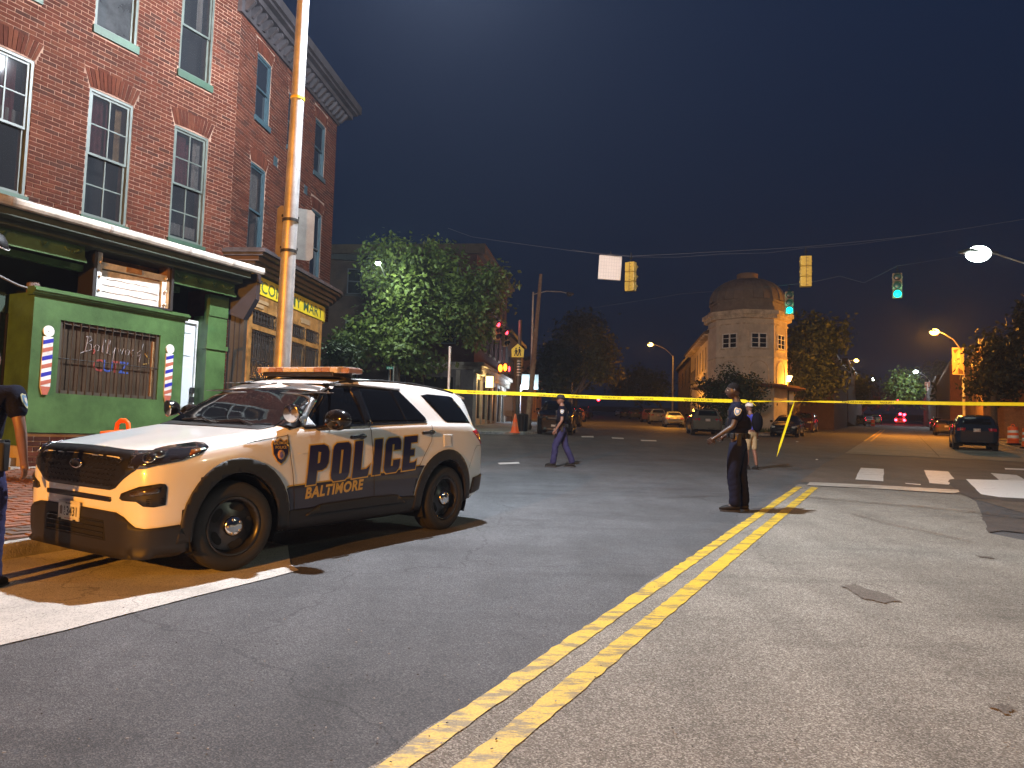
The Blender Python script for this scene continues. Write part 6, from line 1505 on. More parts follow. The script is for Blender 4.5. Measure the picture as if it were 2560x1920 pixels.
# livery band, outline, lettering
bandtop = [(1.52, .690), (1.8, .70), (2.2, .715), (2.8, .75), (3.2, .785), (3.42, .80)]
arcR = [(a, z) for a, z in ARC(3.95, .608, 137, 178, 6)]
arcF = [(a, z) for a, z in ARC(.93, .608, 2, 28, 4)]
lv = sa(arcF[:1] + arcF[1:] + bandtop + arcR[:] + [(3.3, .458), (1.55, .458)])
both('livery_band', lv, NAVY, off=.0045, skirt=.004)
ol = sa([(1.47, .694)] + [(a, z + .012) for a, z in bandtop] + [(a, z - .002) for a, z in bandtop[::-1]] + [(1.47, .682)])
both('livery_outline', ol, GOLD, off=.0062, skirt=.004)
def side_text(name, txt, a0, a1, z0, h, m, off, bold, rise=.0, side=1, shear=.12, sp=1.0):
    me = text_mesh(txt, 1.0, bold=bold, shear=shear, spacing=sp, res=4)
    xs = [v.co.x for v in me.vertices]; ys = [v.co.y for v in me.vertices]; x0, x1, y0, y1 = min(xs), max(xs), min(ys), max(ys)
    for v in me.vertices:
        fx = (v.co.x - x0) / (x1 - x0); fy = (v.co.y - y0) / (y1 - y0); a = a0 + (a1 - a0) * fx
        v.co.x = S(a); v.co.y = z0 + rise * (a - a0) + h * fy; v.co.z = 0
    return patch(name, None, wl_ if side > 0 else wr_, m, car, off=off, step=.07, skirt=0, me=me)
lt = mat('navy_letter', (0.016, 0.012, 0.055), .3, coat=.5)
GLY = dict(P=[[(0, 0), (.30, 0), (.30, .34), (.46, .34), (.59, .40), (.65, .52), (.65, .80), (.59, .94), (.45, 1), (0, 1)], [(.28, .52), (.36, .54), (.37, .80), (.28, .83)]],
 O=[[(0, .18), (.03, .08), (.12, 0), (.52, 0), (.61, .08), (.64, .18), (.64, .82), (.61, .93), (.52, 1), (.12, 1), (.03, .93), (0, .82)], [(.28, .19), (.36, .19), (.36, .81), (.28, .81)]],
 L=[[(0, 0), (.58, 0), (.63, .30), (.50, .21), (.30, .21), (.30, 1), (0, 1)]], I=[[(0, 0), (.31, 0), (.31, 1), (0, 1)]],
 C=[[(.64, .36), (.64, .18), (.61, .08), (.52, 0), (.12, 0), (.03, .08), (0, .18), (0, .82), (.03, .93), (.12, 1), (.52, 1), (.61, .93), (.64, .82), (.64, .64), (.36, .64), (.36, .81), (.28, .81), (.28, .19), (.36, .19), (.36, .36)]],
 E=[[(0, 0), (.58, 0), (.60, .27), (.50, .21), (.30, .21), (.30, .41), (.48, .41), (.48, .60), (.30, .60), (.30, .80), (.58, .80), (.58, 1), (0, 1)]])
def block_text(txt, grow):
    c = bpy.data.curves.new('t', 'CURVE'); c.dimensions = '2D'; c.fill_mode = 'BOTH'; c.offset = grow; x = 0
    for ch in txt:
        for loop in GLY[ch]:
            sp = c.splines.new('POLY'); sp.points.add(len(loop) - 1); sp.use_cyclic_u = True
            for p, q in zip(sp.points, loop): p.co = (q[0] + x + q[1] * .10, q[1], 0, 1)
        x += max(q[0] for q in GLY[ch][0]) + .12
    o = bpy.data.objects.new('t', c); COL.objects.link(o); dg = bpy.context.evaluated_depsgraph_get(); me = bpy.data.meshes.new_from_object(o.evaluated_get(dg), depsgraph=dg)
    bpy.data.objects.remove(o); return me, x - .12 + .10
for nm, grow, m_, off_ in (('police_lettering_outline', .034, GOLD, .0075), ('police_lettering', 0.0, lt, .0092)):
    me, wx = block_text('POLICE', grow)
    for v in me.vertices: a = 1.70 + (v.co.x / wx) * 1.68; v.co.x = S(a); v.co.y = .685 + .050 * (a - 1.7) + .375 * v.co.y; v.co.z = 0
    patch(nm, None, wl_, m_, car, off=off_, step=.07, skirt=0, me=me)
side_text('city_lettering', 'BALTIMORE', 1.70, 2.50, .555, .112, GOLD, .0075, .040, .045, sp=1.08)
side_text('police_lettering', 'POLICE', 3.38, 1.70, .702, .362, lt, .0090, .012, -.050, -1)
# shield on the wing
shp = [(-.10, .20), (-.075, .235), (-.04, .222), (0, .245), (.04, .222), (.075, .235), (.10, .20), (.092, .10), (.05, .035), (0, 0), (-.05, .035), (-.092, .10)]
cs = (S(1.385), .892)
both('shield_border', [(cs[0] + x * 1.05, cs[1] + z) for x, z in shp], GOLD, off=.005, skirt=.003, step=.05)
both('shield', [(cs[0] + x * .92, cs[1] + .012 + z * .90) for x, z in shp], lt, off=.0065, skirt=.003, step=.05)
def tiny_text(txt, uc, zc, h, m, wdt, side=1):
    me = text_mesh(txt, 1.0, bold=.02, res=2, align='CENTER'); xs = [v.co.x for v in me.vertices]; w_ = max(xs) - min(xs); ys = [v.co.y for v in me.vertices]; yh = max(ys)
    for v in me.vertices: v.co.x = uc + v.co.x / w_ * wdt; v.co.y = zc + v.co.y / yh * h; v.co.z = 0
    patch('shield_lettering', None, wl_ if side > 0 else wr_, m, car, off=.0085, step=.1, skirt=0, me=me)
tiny_text('BALTIMORE', cs[0], cs[1] + .188, .026, GOLD, .165); tiny_text('POLICE', cs[0], cs[1] + .150, .026, GOLD, .13)
both('shield_emblem', [(cs[0] + .042 * math.cos(q * .524), cs[1] + .095 + .045 * math.sin(q * .524)) for q in range(12)], mat('emblem_gold', (.45, .25, .14), .4), off=.0085, skirt=.002, step=.1)
both('shield_emblem', [(cs[0] + .02 * math.cos(q * .785), cs[1] + .095 + .03 * math.sin(q * .785)) for q in range(8)], mat('emblem_blue', (.12, .10, .3), .4), off=.0095, skirt=.001, step=.1)
# panel gaps
def gapline(pts, wd=.006, name='panel_gap'):
    L = pts; up_ = [(u + wd / 2, z) for u, z in L]; dn = [(u - wd / 2, z) for u, z in L][::-1]
    if abs(L[0][0] - L[-1][0]) > abs(L[0][1] - L[-1][1]): up_ = [(u, z + wd / 2) for u, z in L]; dn = [(u, z - wd / 2) for u, z in L][::-1]
    both(name, up_ + dn, SEAM, off=.0105, skirt=.002, step=.2)
gapline(sa([(1.475, 1.17), (1.49, 1.0), (1.53, .8), (1.56, .62), (1.58, .46)]))
gapline(sa([(2.60, 1.25), (2.62, 1.0), (2.66, .7), (2.69, .46)]))
gapline(sa([(3.66, 1.27), (3.62, 1.08), (3.50, .93), (3.40, .78)]))
gapline(sa([(1.0, 1.09), (1.47, 1.16)]), .005)
gapline(sa([(4.45, .70), (4.62, .95), (4.70, 1.0), (5.0, 1.0)]), .004)
both('fuel_door', sa([(3.86, 1.0), (4.04, 1.0), (4.04, 1.15), (3.86, 1.15)]), PW, off=.004, skirt=.006)
both('waist_crease', sa([(1.6, .985), (3.3, 1.02), (3.3, 1.026), (1.6, .990)]), mat('crease_white', (.74, .73, .71), .3), off=.003, skirt=.003)
# side glass
gl = [(1.86, 1.235), (2.56, 1.268), (3.52, 1.300), (3.60, 1.315), (3.585, 1.35), (3.26, 1.648), (2.6, 1.665), (2.22, 1.655), (2.04, 1.56), (1.74, 1.30), (1.72, 1.235)]
both('side_window', sa(gl), CGLASS, off=.004, skirt=.01)
both('window_trim', sa([(1.70, 1.215), (2.56, 1.250), (3.56, 1.284), (3.60, 1.300), (3.52, 1.300), (2.56, 1.266), (1.70, 1.233)]), TRIMB, off=.014, skirt=.012)
both('window_trim', sa([(1.66, 1.235), (1.71, 1.235), (1.76, 1.30), (2.06, 1.56), (2.24, 1.652), (2.6, 1.663), (3.28, 1.646), (3.30, 1.664), (2.6, 1.682), (2.20, 1.672), (2.00, 1.575), (1.70, 1.31)]), mat('trim_grey', (.10, .10, .10), .3, coat=.4), off=.012, skirt=.012)
both('pillar', sa([(2.55, 1.266), (2.66, 1.272), (2.62, 1.664), (2.47, 1.664)]), TRIMB, off=.009, skirt=.004)
both('pillar', sa([(3.23, 1.29), (3.255, 1.29), (3.13, 1.656), (3.10, 1.656)]), TRIMB, off=.008, skirt=.004)
both('rear_quarter_window', sa([(3.66, 1.605), (3.95, 1.315), (4.02, 1.29), (4.66, 1.285), (4.44, 1.60), (4.35, 1.615), (3.8, 1.625)]), CGLASS, off=.005, skirt=.01)
both('mirror_sail', sa([(1.72, 1.24), (1.86, 1.24), (1.80, 1.33)]), mat('sail_white', (.6, .6, .6), .3), off=.010, skirt=.01)
for a in (1.86, 3.02):
    for sg in (1, -1):
        f_ = wl_ if sg > 0 else wr_; u = S(a + .45); z = 1.135 if a < 2 else 1.17; p = f_(u, z, .03); q = f_(S(a + .63), z + .008, .03)
        b = MB(); b.tube([tuple(f_(u, z, .0)), tuple(p), tuple(q), tuple(f_(S(a + .63), z + .008, .0))], [(.018, .018)] * 4, 8); b.ball(tuple(p.lerp(q, .75)), (.055, .02, .03), 8, 6); b.build('door_handle', TRIMB, car)
# windscreen, rear screen, roof rails, light bar
ws_pts = [(1.43, -.80), (1.40, -.4), (1.39, 0), (1.40, .4), (1.43, .80), (1.62, .795), (1.90, .72), (2.02, .68), (2.06, .60), (2.09, 0), (2.06, -.60), (2.02, -.68), (1.90, -.72), (1.62, -.795)]
patch('windscreen', [ws_pts], tm, CGLASS, car, off=.004, skirt=.008)
patch('cowl', [[(1.30, -.74), (1.30, .74), (1.45, .80), (1.41, .4), (1.40, 0), (1.41, -.4), (1.45, -.80)]], tm, CLAD, car, off=.006, skirt=.008)
for sg in (1, -1):
    patch('a_pillar', [[(1.47, sg * .80), (1.52, sg * .915), (1.74, sg * .90), (2.10, sg * .755), (2.20, sg * .72), (2.04, sg * .685), (1.90, sg * .72), (1.62, sg * .795)]], tm, TRIMB, car, off=.007, skirt=.006)
for sg in (1, -1):
    b = MB(); P = [tuple(tm(a, sg * y, .012)) for a, y in ((2.28, .665), (2.5, .66), (3.0, .66), (3.6, .65), (4.2, .64), (4.55, .62))]; b.tube(P, .014, 6); b.build('roof_rail', CLAD, car)
patch('roof_strap', [[(2.60, -.66), (2.60, .66), (2.72, .66), (2.72, -.66)]], tm, CLAD, car, off=.010, skirt=.01)
rm = sh.endm(-1)
patch('rear_window', [[(-.62, 1.30), (.62, 1.30), (.55, 1.60), (-.55, 1.60)]], rm, CGLASS, car, off=.005, skirt=.008)
b = MB(); xr = 0
b.prism([(sh.X(4.62), 1.66), (sh.X(4.86), 1.615), (sh.X(4.87), 1.59), (sh.X(4.60), 1.62)], -.62, .62, 0, 'xz'); b.build('spoiler', PW, car)
for sg in (1, -1):
    f_ = wl_ if sg > 0 else wr_
    patch('tail_light', [[(S(4.60), 1.185), (S(4.72), 1.20), (sh.Utot - .42, 1.19), (sh.Utot - .50, 1.05), (S(4.92), 1.00), (S(4.80), 1.07)]], f_, TAILR, car, off=.012, skirt=.02)
patch('rear_bumper', [[(-.80, .44), (.80, .44), (.80, .66), (-.80, .66)]], rm, CLAD, car, off=.02, skirt=.03)
both('rear_bumper', sa([(4.56, .40), (5.0, .45), (5.02, .64), (4.62, .60)]), CLAD, off=.02, skirt=.03)
b = MB(); b.box(-2.62, -2.45, -.25, .25, .38, .44); b.build('tow_bar', CLAD, car)
b = MB(); zb_ = 1.775; xb = -.13
b.cbox((xb, 0, zb_ + .012), (.30, 1.10, .05), 0); base_ = b.build('light_bar', CLAD, car, bevel=.01)
RW = [mat('bar_red', (.42, .26, .22), .15, coat=1, alpha=.9), mat('bar_clear', (.72, .68, .66), .1, coat=1, alpha=.9), mat('bar_blue', (.22, .20, .35), .15, coat=1)]
for i in range(12):
    y = -.66 + i * .12; k = (0, 1, 0, 0, 1, 1, 1, 1, 0, 0, 1, 0)[i]
    w0 = .14 if 1 <= i <= 10 else .11
    b = MB(); b.cbox((xb - (.02 if i in (0, 11) else 0), y, zb_ + .055), (w0 * 2, .112, .06)); b.build('lamp', RW[k], base_, bevel=.012)
b = MB(); b.cbox((xb, 0, zb_ + .088), (.24, 1.36, .008)); b.build('bar_top', RW[1], base_, bevel=.003)
for sg in (1, -1): b = MB(); b.tube([(xb, sg * .50, zb_ + .0), (xb, sg * .62, zb_ - .03), (xb, sg * .70, zb_ - .10)], [(.05, .012)] * 3, 8); b.build('mount', CLAD, base_)
# front: grille, headlights, slot, fog pockets, valance, plate
MESHM = mat('grille_black', (0.008, 0.008, 0.009), .4)
gr = [(-.60, 1.035), (-.3, 1.045), (0, 1.048), (.3, 1.045), (.60, 1.035), (.70, 1.03), (.80, .935), (.74, .885), (.60, .79), (.53, .735), (.46, .715), (0, .712), (-.46, .715), (-.53, .735), (-.60, .79), (-.74, .885), (-.80, .935), (-.70, 1.03)]
def uw(f, pts): return [(u, z) for u, z in pts]
gp_ = patch('grille', [gr], wl_, MESHM, car, off=.010, skirt=.02, step=.05)
for i in range(-9, 10):
    for j in range(6):
        u, z = i * .062 + (.031 if j % 2 else 0), .745 + j * .042
        if abs(u) < .50 + (z - .74) * .45 and not (abs(u) < .13 and .84 < z < .98):
            b = MB(); q = [wl_(u + dx, z + dz, .017) for dx, dz in ((-.028, 0), (0, .017), (.028, 0), (0, -.017))]; b.tube(q + [q[0]], .0038, 4); b.build('grille_mesh', mat('mesh_black', (.02, .02, .021), .3), gp_)
b = MB()
for sg in (-.26, .26):
    q = [wl_(sg + dx, .985, .02) for dx in (-.04, .04)]; b.tube(q, .006, 6)
b.build('grille_lamp', ALLOY, gp_)
b = MB(); c = wl_(0, .905, .022); b.xf = Matrix.Translation(c) @ Matrix.Rotation(R(90), 4, 'Y')
b.lathe([(.0, .0), (.062, .0), (.078, .006), (.082, .014), (.070, .018), (.0, .016)], 24); em = b.build('badge', CHROME, car); em.scale = (1, 1, 1)
for v in em.data.vertices: v.co.y = c.y + (v.co.y - c.y) * 1.15; v.co.z = c.z + (v.co.z - c.z) * .52
b = MB(); b.xf = Matrix.Translation(c + Vector((.017, 0, 0))) @ Matrix.Rotation(R(90), 4, 'Y'); b.lathe([(0, .001), (.060, .001), (.064, .004)], 20); e2 = b.build('badge_field', mat('badge_dark', (.05, .05, .055), .3, metal=.6), em)
for v in e2.data.vertices: v.co.y = c.y + (v.co.y - c.y) * 1.12; v.co.z = c.z + (v.co.z - c.z) * .50
for sg in (1, -1):
    f_ = wl_ if sg > 0 else wr_
    hp = [(.625, 1.032), (.80, 1.035), (S(.20), 1.052), (S(.40), 1.078), (S(.60), 1.098), (S(.655), 1.092), (S(.64), 1.06), (S(.52), 1.010), (S(.34), .965), (S(.14), .930), (.84, .905), (.74, .895), (.68, .91)]
    hl_ = patch('headlight', [hp], f_, HEADL, car, off=.012, skirt=.02, step=.05)
    for u, z, r_ in ((.86, .975, .044), (S(.16), 1.0, .040)):
        b = MB(); c = f_(u, z, .010); b.ball(tuple(c), (r_ * .6, r_, r_), 14, 10); b.build('reflector', HEADL, hl_)
        b = MB(); N_ = (f_(u, z, .06) - f_(u, z, 0)).normalized(); q = Vector((0, 0, 1)).rotation_difference(N_).to_matrix().to_4x4(); b.xf = Matrix.Translation(f_(u, z, .013)) @ q; b.lathe([(r_ * 1.12, 0), (r_ * 1.25, .012), (r_ * 1.05, .016)], 18); b.build('reflector_ring', CHROME, hl_)
    patch('turn_lamp', [[(S(.42), 1.000), (S(.54), 1.030), (S(.57), 1.055), (S(.46), 1.040)]], f_, AMBER, hl_, off=.0135, skirt=.002, step=.1)
    for zz in (1.02,): 
        b = MB(); b.tube([tuple(f_(.70, 1.0, .014)), tuple(f_(.84, 1.022, .014)), tuple(f_(S(.2), 1.038, .014)), tuple(f_(S(.42), 1.062, .014))], .004, 5); b.build('lamp_strip', mat('strip_grey', (.25, .25, .27), .2, metal=.7), hl_)
    fp = [(.60, .66), (.62, .70), (.72, .735), (.80, .765), (S(.16), .79), (S(.20), .785), (S(.215), .76), (S(.21), .62), (.92, .605), (.84, .61), (.78, .645), (.64, .645)]
    fo_ = patch('fog_pocket', [fp], f_, CLAD, car, off=.008, skirt=.012, step=.06)
    patch('fog_lamp', [[(.72, .68), (.86, .70), (S(.16), .72), (S(.17), .765), (.84, .745), (.72, .715)]], f_, mat('amber_dark', (.05, .035, .012), .15, coat=1), fo_, off=.014, skirt=.01, step=.1)
    for k in range(4): b = MB(); b.tube([tuple(f_(.86, .622 + k * .014, .010)), tuple(f_(S(.19), .632 + k * .014, .010))], .003, 4); b.build('slat', TRIMB, fo_)
patch('air_slot', [[(-.47, .620), (.47, .620), (.485, .632), (.48, .660), (0, .664), (-.48, .660), (-.485, .632)]], wl_, MESHM, car, off=.006, skirt=.012)
val = [(-S(.50), .22), (-.7, .19), (0, .185), (.7, .19), (S(.50), .22), (S(.335), .455), (.86, .435), (.78, .445), (.66, .52), (.56, .545), (0, .55), (-.56, .545), (-.66, .52), (-.78, .445), (-.86, .435), (-S(.335), .455)]
patch('front_valance', [val], wl_, CLAD, car, off=.018, skirt=.03, step=.06)
for k in range(4): b = MB(); b.tube([tuple(wl_(u, .33 + k * .04, .020)) for u in (-.42, -.2, 0, .2, .42)], .007, 5); b.build('intake_slat', TRIMB, car)
patch('intake', [[(-.46, .31), (.46, .31), (.42, .47), (-.42, .47)]], wl_, WELL, car, off=.0195, skirt=.002)
pc_ = -.075
patch('licence_plate', [[(pc_ - .155, .425), (pc_ + .155, .425), (pc_ + .155, .585), (pc_ - .155, .585)]], wl_, PLATE, car, off=.034, skirt=.012)
def front_text(txt, uc, z0, h, m, wdt, name='plate_lettering'):
    me = text_mesh(txt, 1.0, bold=.02, res=2, align='CENTER'); xs = [v.co.x for v in me.vertices]; w_ = max(xs) - min(xs); yh = max(v.co.y for v in me.vertices)
    for v in me.vertices: v.co.x = uc + v.co.x / w_ * wdt; v.co.y = z0 + v.co.y / yh * h; v.co.z = 0
    patch(name, None, wl_, m, car, off=.0365, step=.2, skirt=0, me=me)
ink = mat('plate_ink', (.03, .03, .035), .5)
front_text('3431', pc_ + .058, .465, .075, ink, .155); front_text('B', pc_ - .055, .505, .034, ink, .022); front_text('C', pc_ - .055, .462, .034, ink, .022)
front_text('Maryland', pc_, .560, .014, ink, .085); front_text('MARYLAND', pc_, .435, .010, mat('plate_red', (.35, .05, .04), .5), .10)
patch('plate_crest', [[(pc_ - .125, .468), (pc_ - .09, .468), (pc_ - .085, .53), (pc_ - .107, .545), (pc_ - .13, .53)]], wl_, mat('crest_grey', (.22, .18, .14), .5), car, off=.0368, skirt=0)
for du in (-.11, .11): b = MB(); b.cbox(tuple(wl_(pc_ + du, .43, .045)), (.012, .02, .016)); b.build('plate_screw', IRON, car)
# mirrors and spotlight
for sg in (1, -1):
    b = MB(); y = sg * 1.12
    M_ = Matrix.Translation((sh.xf - 1.93, y, 1.315))
    b.xf = M_; b.ball((0, 0, 0), (.10, .165, .105), 18, 12); mo = b.build('mirror', TRIMB, car)
    b = MB(); b.xf = M_; b.box(-.05, .05, -.13, .13, -.085, -.05); b.build('mirror_base', CLAD, mo)
    b = MB(); b.tube([(sh.xf - 1.86, sg * .90, 1.225), (sh.xf - 1.90, sg * 1.0, 1.235), (sh.xf - 1.92, sg * 1.08, 1.25)], [.03, .028, .03], 8); b.build('mirror_arm', TRIMB, mo)
    b = MB(); b.xf = M_; b.cbox((.07, 0, -.045), (.02, .16, .012)); b.build('mirror_lamp', AMBER, mo)
    b = MB(); c = Vector((sh.xf - 1.55, sg * .93, 1.37)); b.tube([tuple(tm(1.70, sg * .88, .0)), tuple(c + Vector((-.05, 0, -.02)))], [.016, .016], 8)
    b.ball(tuple(c + Vector((-.05, 0, -.01))), .028, 10, 8); sp = b.build('spotlight_arm', CHROME, car)
    b = MB(); b.xf = Matrix.Translation(c) @ Matrix.Rotation(R(95), 4, 'Y') @ Matrix.Rotation(R(-12 * sg), 4, 'X'); b.lathe([(.0, -.09), (.045, -.078), (.075, -.04), (.083, .01), (.085, .035)], 20); b.build('spotlight', TRIMB, car)
    b = MB(); b.xf = Matrix.Translation(c) @ Matrix.Rotation(R(95), 4, 'Y') @ Matrix.Rotation(R(-12 * sg), 4, 'X'); b.lathe([(.088, .032), (.088, .045), (.078, .047), (.0, .050)], 20); b.build('spotlight_lens', CHROME, sp)
# wipers
for y0, y1 in ((.55, -.05), (-.05, -.6)):
    b = MB(); b.tube([tuple(tm(1.40, y0, .02)), tuple(tm(1.50, (y0 + y1) / 2, .018)), tuple(tm(1.46, y1, .016))], .008, 5); b.build('wiper', CLAD, car)
# faint things seen through the windscreen: dashboard paper
# ---- other vehicles: one shape table each
def scale_tab(T, sx, hz=1.0, zoff=0): return {k: [(a * sx, (v * hz + zoff) if k in ('top', 'bot', 'zbelt') else v) for a, v in tab] for k, tab in T.items()}
SEDT = dict(
 top=[(0, .58), (.03, .66), (.10, .72), (.3, .80), (.8, .90), (1.2, .96), (1.45, 1.02), (1.85, 1.26), (2.15, 1.39), (2.5, 1.44), (3.0, 1.44), (3.4, 1.39), (3.8, 1.24), (4.1, 1.10), (4.25, 1.06), (4.6, 1.03), (4.68, .95), (4.75, .75)],
 bot=[(0, .26), (.2, .20), (.6, .20), (4.0, .22), (4.5, .28), (4.75, .36)],
 wmax=[(0, .60), (.03, .74), (.08, .83), (.16, .89), (.3, .94), (.6, .98), (.9, 1.0), (2.4, .98), (3.8, 1.0), (4.2, .97), (4.5, .91), (4.65, .84), (4.72, .76), (4.75, .66)],
 zbelt=[(0, .54), (.3, .74), (.9, .85), (1.4, .92), (2.4, .94), (3.6, .98), (4.2, 1.0), (4.6, .97), (4.75, .7)],
 wbelt=[(0, .55), (.2, .80), (.9, .90), (1.5, .92), (2.6, .93), (3.8, .92), (4.4, .86), (4.75, .68)],
 wroof=[(0, .5), (.3, .68), (1.2, .76), (1.5, .74), (2.1, .62), (2.6, .61), (3.2, .61), (3.8, .66), (4.2, .74), (4.75, .55)])
def vehicle(name, label, P, head, kind, paint, s=1.0, group=None, lights=False, glass=CGLASS, roof=False, truck=False, plate=True, cat='car'):
    t = place(name, label, P, head, group, cat=cat)
    if kind == 'sedan': sh_ = Shell(4.75 * s, .90 * s, 2.80 * s, .91, wheel_r=.325, arch_r=.38, **scale_tab(SEDT, s)); bl, wt, a0, a1, a2, a3 = .96, 1.36, 1.62, 2.15, 3.25, 4.0; ws0, ws1, r0, r1 = 1.47, 2.08, 3.48, 4.08; hz, tz = .66, .86
    else: sh_ = Shell(5.05 * s, .93 * s, 3.02 * s, .96 if kind == 'suv' else 1.0, wheel_r=.37, arch_r=.43, **scale_tab(SUVT, s, .97 if kind == 'suv' else 1.08)); bl, wt, a0, a1, a2, a3 = 1.25, 1.61, 1.75, 2.22, 4.3, 4.62; ws0, ws1, r0, r1 = 1.45, 2.18, 0, 0; hz, tz = .90, 1.10
    hk = .97 if kind == 'suv' else (1.08 if kind == 'van' else 1)
    if kind != 'sedan': bl, wt, hz, tz = bl * hk, wt * hk * 1.015, hz * hk, tz * hk
    body_mesh(sh_, paint, t); add_wheels(t, sh_)
    wl, wr = sh_.wrap(1), sh_.wrap(-1); tp_ = sh_.topm(); rr, ff = sh_.endm(-1), sh_.endm(1); S_ = sh_.S; sc = lambda pts: [(S_(a * s), z) for a, z in pts]
    for f in (wl, wr):
        if truck: patch('side_window', [sc([(1.72, bl), (3.0, bl + .03), (2.96, wt - .03), (2.22, wt), (2.05, wt - .06)])], f, glass, t, off=.004, step=.25)
        else:
            patch('side_window', [sc([(a0, bl), (2.55, bl + .03), (2.5, wt), (a1, wt - .01), (a1 - .2, wt - .1)])], f, glass, t, off=.004, step=.25)
            patch('side_window', [sc([(2.63, bl + .03), (a2 * .93, bl + .06), (a2 * .86, wt - .03), (2.58, wt)])], f, glass, t, off=.004, step=.25)
            if kind != 'sedan': patch('side_window', [sc([(a2 * .95, bl + .06), (4.62, bl + .05), (4.44, wt - .06), (a2 * .89, wt - .03)])], f, glass, t, off=.004, step=.25)
        patch('sill_cladding', [sc([(1.45, .25), (3.45, .25), (3.45, .34), (1.45, .34)])], f, CLAD, t, off=.008, step=.3)
        patch('headlight', [[(.50, hz + .03), (.66, hz + .05), (S_(.5 * s), hz + .11), (S_(.42 * s), hz), (.70, hz - .07), (.52, hz - .05)]], f, HEADW if lights else HEADL, t, off=.008, step=.2)
        U = sh_.Utot
        patch('tail_light', [[(S_((sh_.L - .42)), tz), (U - .45, tz + .02), (U - .50, tz - .14), (S_(sh_.L - .25), tz - .12)]], f, TAILR, t, off=.008, step=.2)
        if kind != 'sedan' or True: patch('door_handle', [sc([(2.35, bl - .10), (2.5, bl - .098), (2.5, bl - .07), (2.35, bl - .072)])], f, TRIMB, t, off=.02, skirt=.02, step=.3)
        patch('panel_gap', [sc([(2.58, .36), (2.592, .36), (2.572, bl), (2.56, bl)])], f, SEAM, t, off=.005, skirt=.002, step=.3)
    if truck:
        b = MB(); b.box(-sh_.xf * .9, -.35, -.80, .80, 1.00 * hk, 1.80); 
    patch('windscreen', [[(ws0 * s, -.72), (ws0 * s - .03, 0), (ws0 * s, .72), (ws1 * s, .56), (ws1 * s + .03, 0), (ws1 * s, -.56)]], tp_, glass, t, off=.004, step=.25)
    if kind == 'sedan': patch('rear_window', [[(r0 * s, -.54), (r0 * s - .02, 0), (r0 * s, .54), (r1 * s, .64), (r1 * s + .03, 0), (r1 * s, -.64)]], tp_, glass, t, off=.004, step=.25)
    else: patch('rear_window', [[(-.60, bl + .05), (.60, bl + .05), (.52, wt - .03), (-.52, wt - .03)]], rr, glass, t, off=.005, step=.25)
    patch('grille', [[(-.42, hz - .16), (.42, hz - .16), (.48, hz + .03), (-.48, hz + .03)]], ff, MESHM, t, off=.006, step=.3)
    patch('lower_intake', [[(-.6, .26), (.6, .26), (.55, .40), (-.55, .40)]], ff, MESHM, t, off=.006, step=.3)
    patch('rear_bumper', [[(-.66, .36), (.66, .36), (.66, .50), (-.66, .50)]], rr, CLAD, t, off=.012, step=.3)
    if plate:
        pz_ = tz - .16 if kind != 'sedan' else tz - .12
        patch('licence_plate', [[(-.15, pz_), (.15, pz_), (.15, pz_ + .15), (-.15, pz_ + .15)]], rr, mat('dim_plate', (.45, .38, .36), .5), t, off=.02, step=.4); patch('licence_plate', [[(-.15, .44), (.15, .44), (.15, .57), (-.15, .57)]], ff, MATS['dim_plate'], t, off=.02, step=.4)
    for sg in (1, -1): b = MB(); b.ball((sh_.xf - 1.75 * s, sg * (sh_.half + .08), bl + .04), (.06, .11, .08), 10, 7); b.build('mirror', TRIMB, t)
    if roof:
        for sg in (1, -1): b = MB(); b.tube([tuple(tp_(a * s, sg * .58, .03)) for a in (2.4, 3.0, 3.6, 4.3)], .02, 6); b.build('roof_rail', ALLOY, t)
    return t, sh_
CP = lambda n, c, r=.13: mat('paint_' + n, c, r, coat=.35, spec=.25)
def vp(u, v, d, fwd, back, side):
    """ground point of the near end seen at pixel (u, v); d = street direction; the car's middle lies 'back' metres further along d"""
    p = gp(u, v); return Vector((p.x, p.y)) + d * back + side
HC = DC; Z2 = Vector((0, 0))
vehicle('parked_car', 'dark blue-black car seen from behind at the right kerb, nearest the orange drum', vp(2440, 1127, DS, 0, 1.9, Z2), DS, 'suv', CP('night_blue', (.012, .018, .032)), group=None, s=.92)
vehicle('parked_car', 'dark sedan parked ahead of the dark blue-black car at the right kerb', vp(2366, 1090, DS, 0, 2.2, Z2), DS, 'sedan', CP('bronze', (.10, .07, .04)), s=.97)
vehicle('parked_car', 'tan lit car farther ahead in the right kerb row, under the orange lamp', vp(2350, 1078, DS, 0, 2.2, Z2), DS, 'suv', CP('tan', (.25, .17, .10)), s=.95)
gcol = 'cars parked facing us along the left of the right street'
vehicle('parked_car', 'black car with pale headlights facing us beside the domed tower', vp(1958, 1093, DS, 0, 2.2, Z2), -DS, 'sedan', CP('black', (.008, .008, .010)), lights=True, plate=False)
vehicle('parked_car', 'dark car with pale headlights parked behind the black one, facing us', vp(2003, 1081, DS, 0, 2.2, Z2), -DS, 'suv', CP('maroon', (.04, .012, .012)), lights=True, plate=False)
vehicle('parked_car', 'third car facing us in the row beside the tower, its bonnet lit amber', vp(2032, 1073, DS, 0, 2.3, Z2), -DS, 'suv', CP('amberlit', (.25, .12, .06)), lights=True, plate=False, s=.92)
vehicle('parked_van', 'pale sport utility with open white face, last of the row right of the tower', vp(2062, 1070, DS, 0, 2.6, Z2), -DS, 'van', CP('pale', (.50, .40, .28)), lights=True, plate=False, s=.95, cat='van')
vehicle('parked_car', 'dark grey car seen from behind in front of the bushy tree', vp(1768, 1089, DC, 0, 2.2, Z2), DC, 'suv', CP('grey_green', (.085, .088, .08)), s=.95, roof=True)
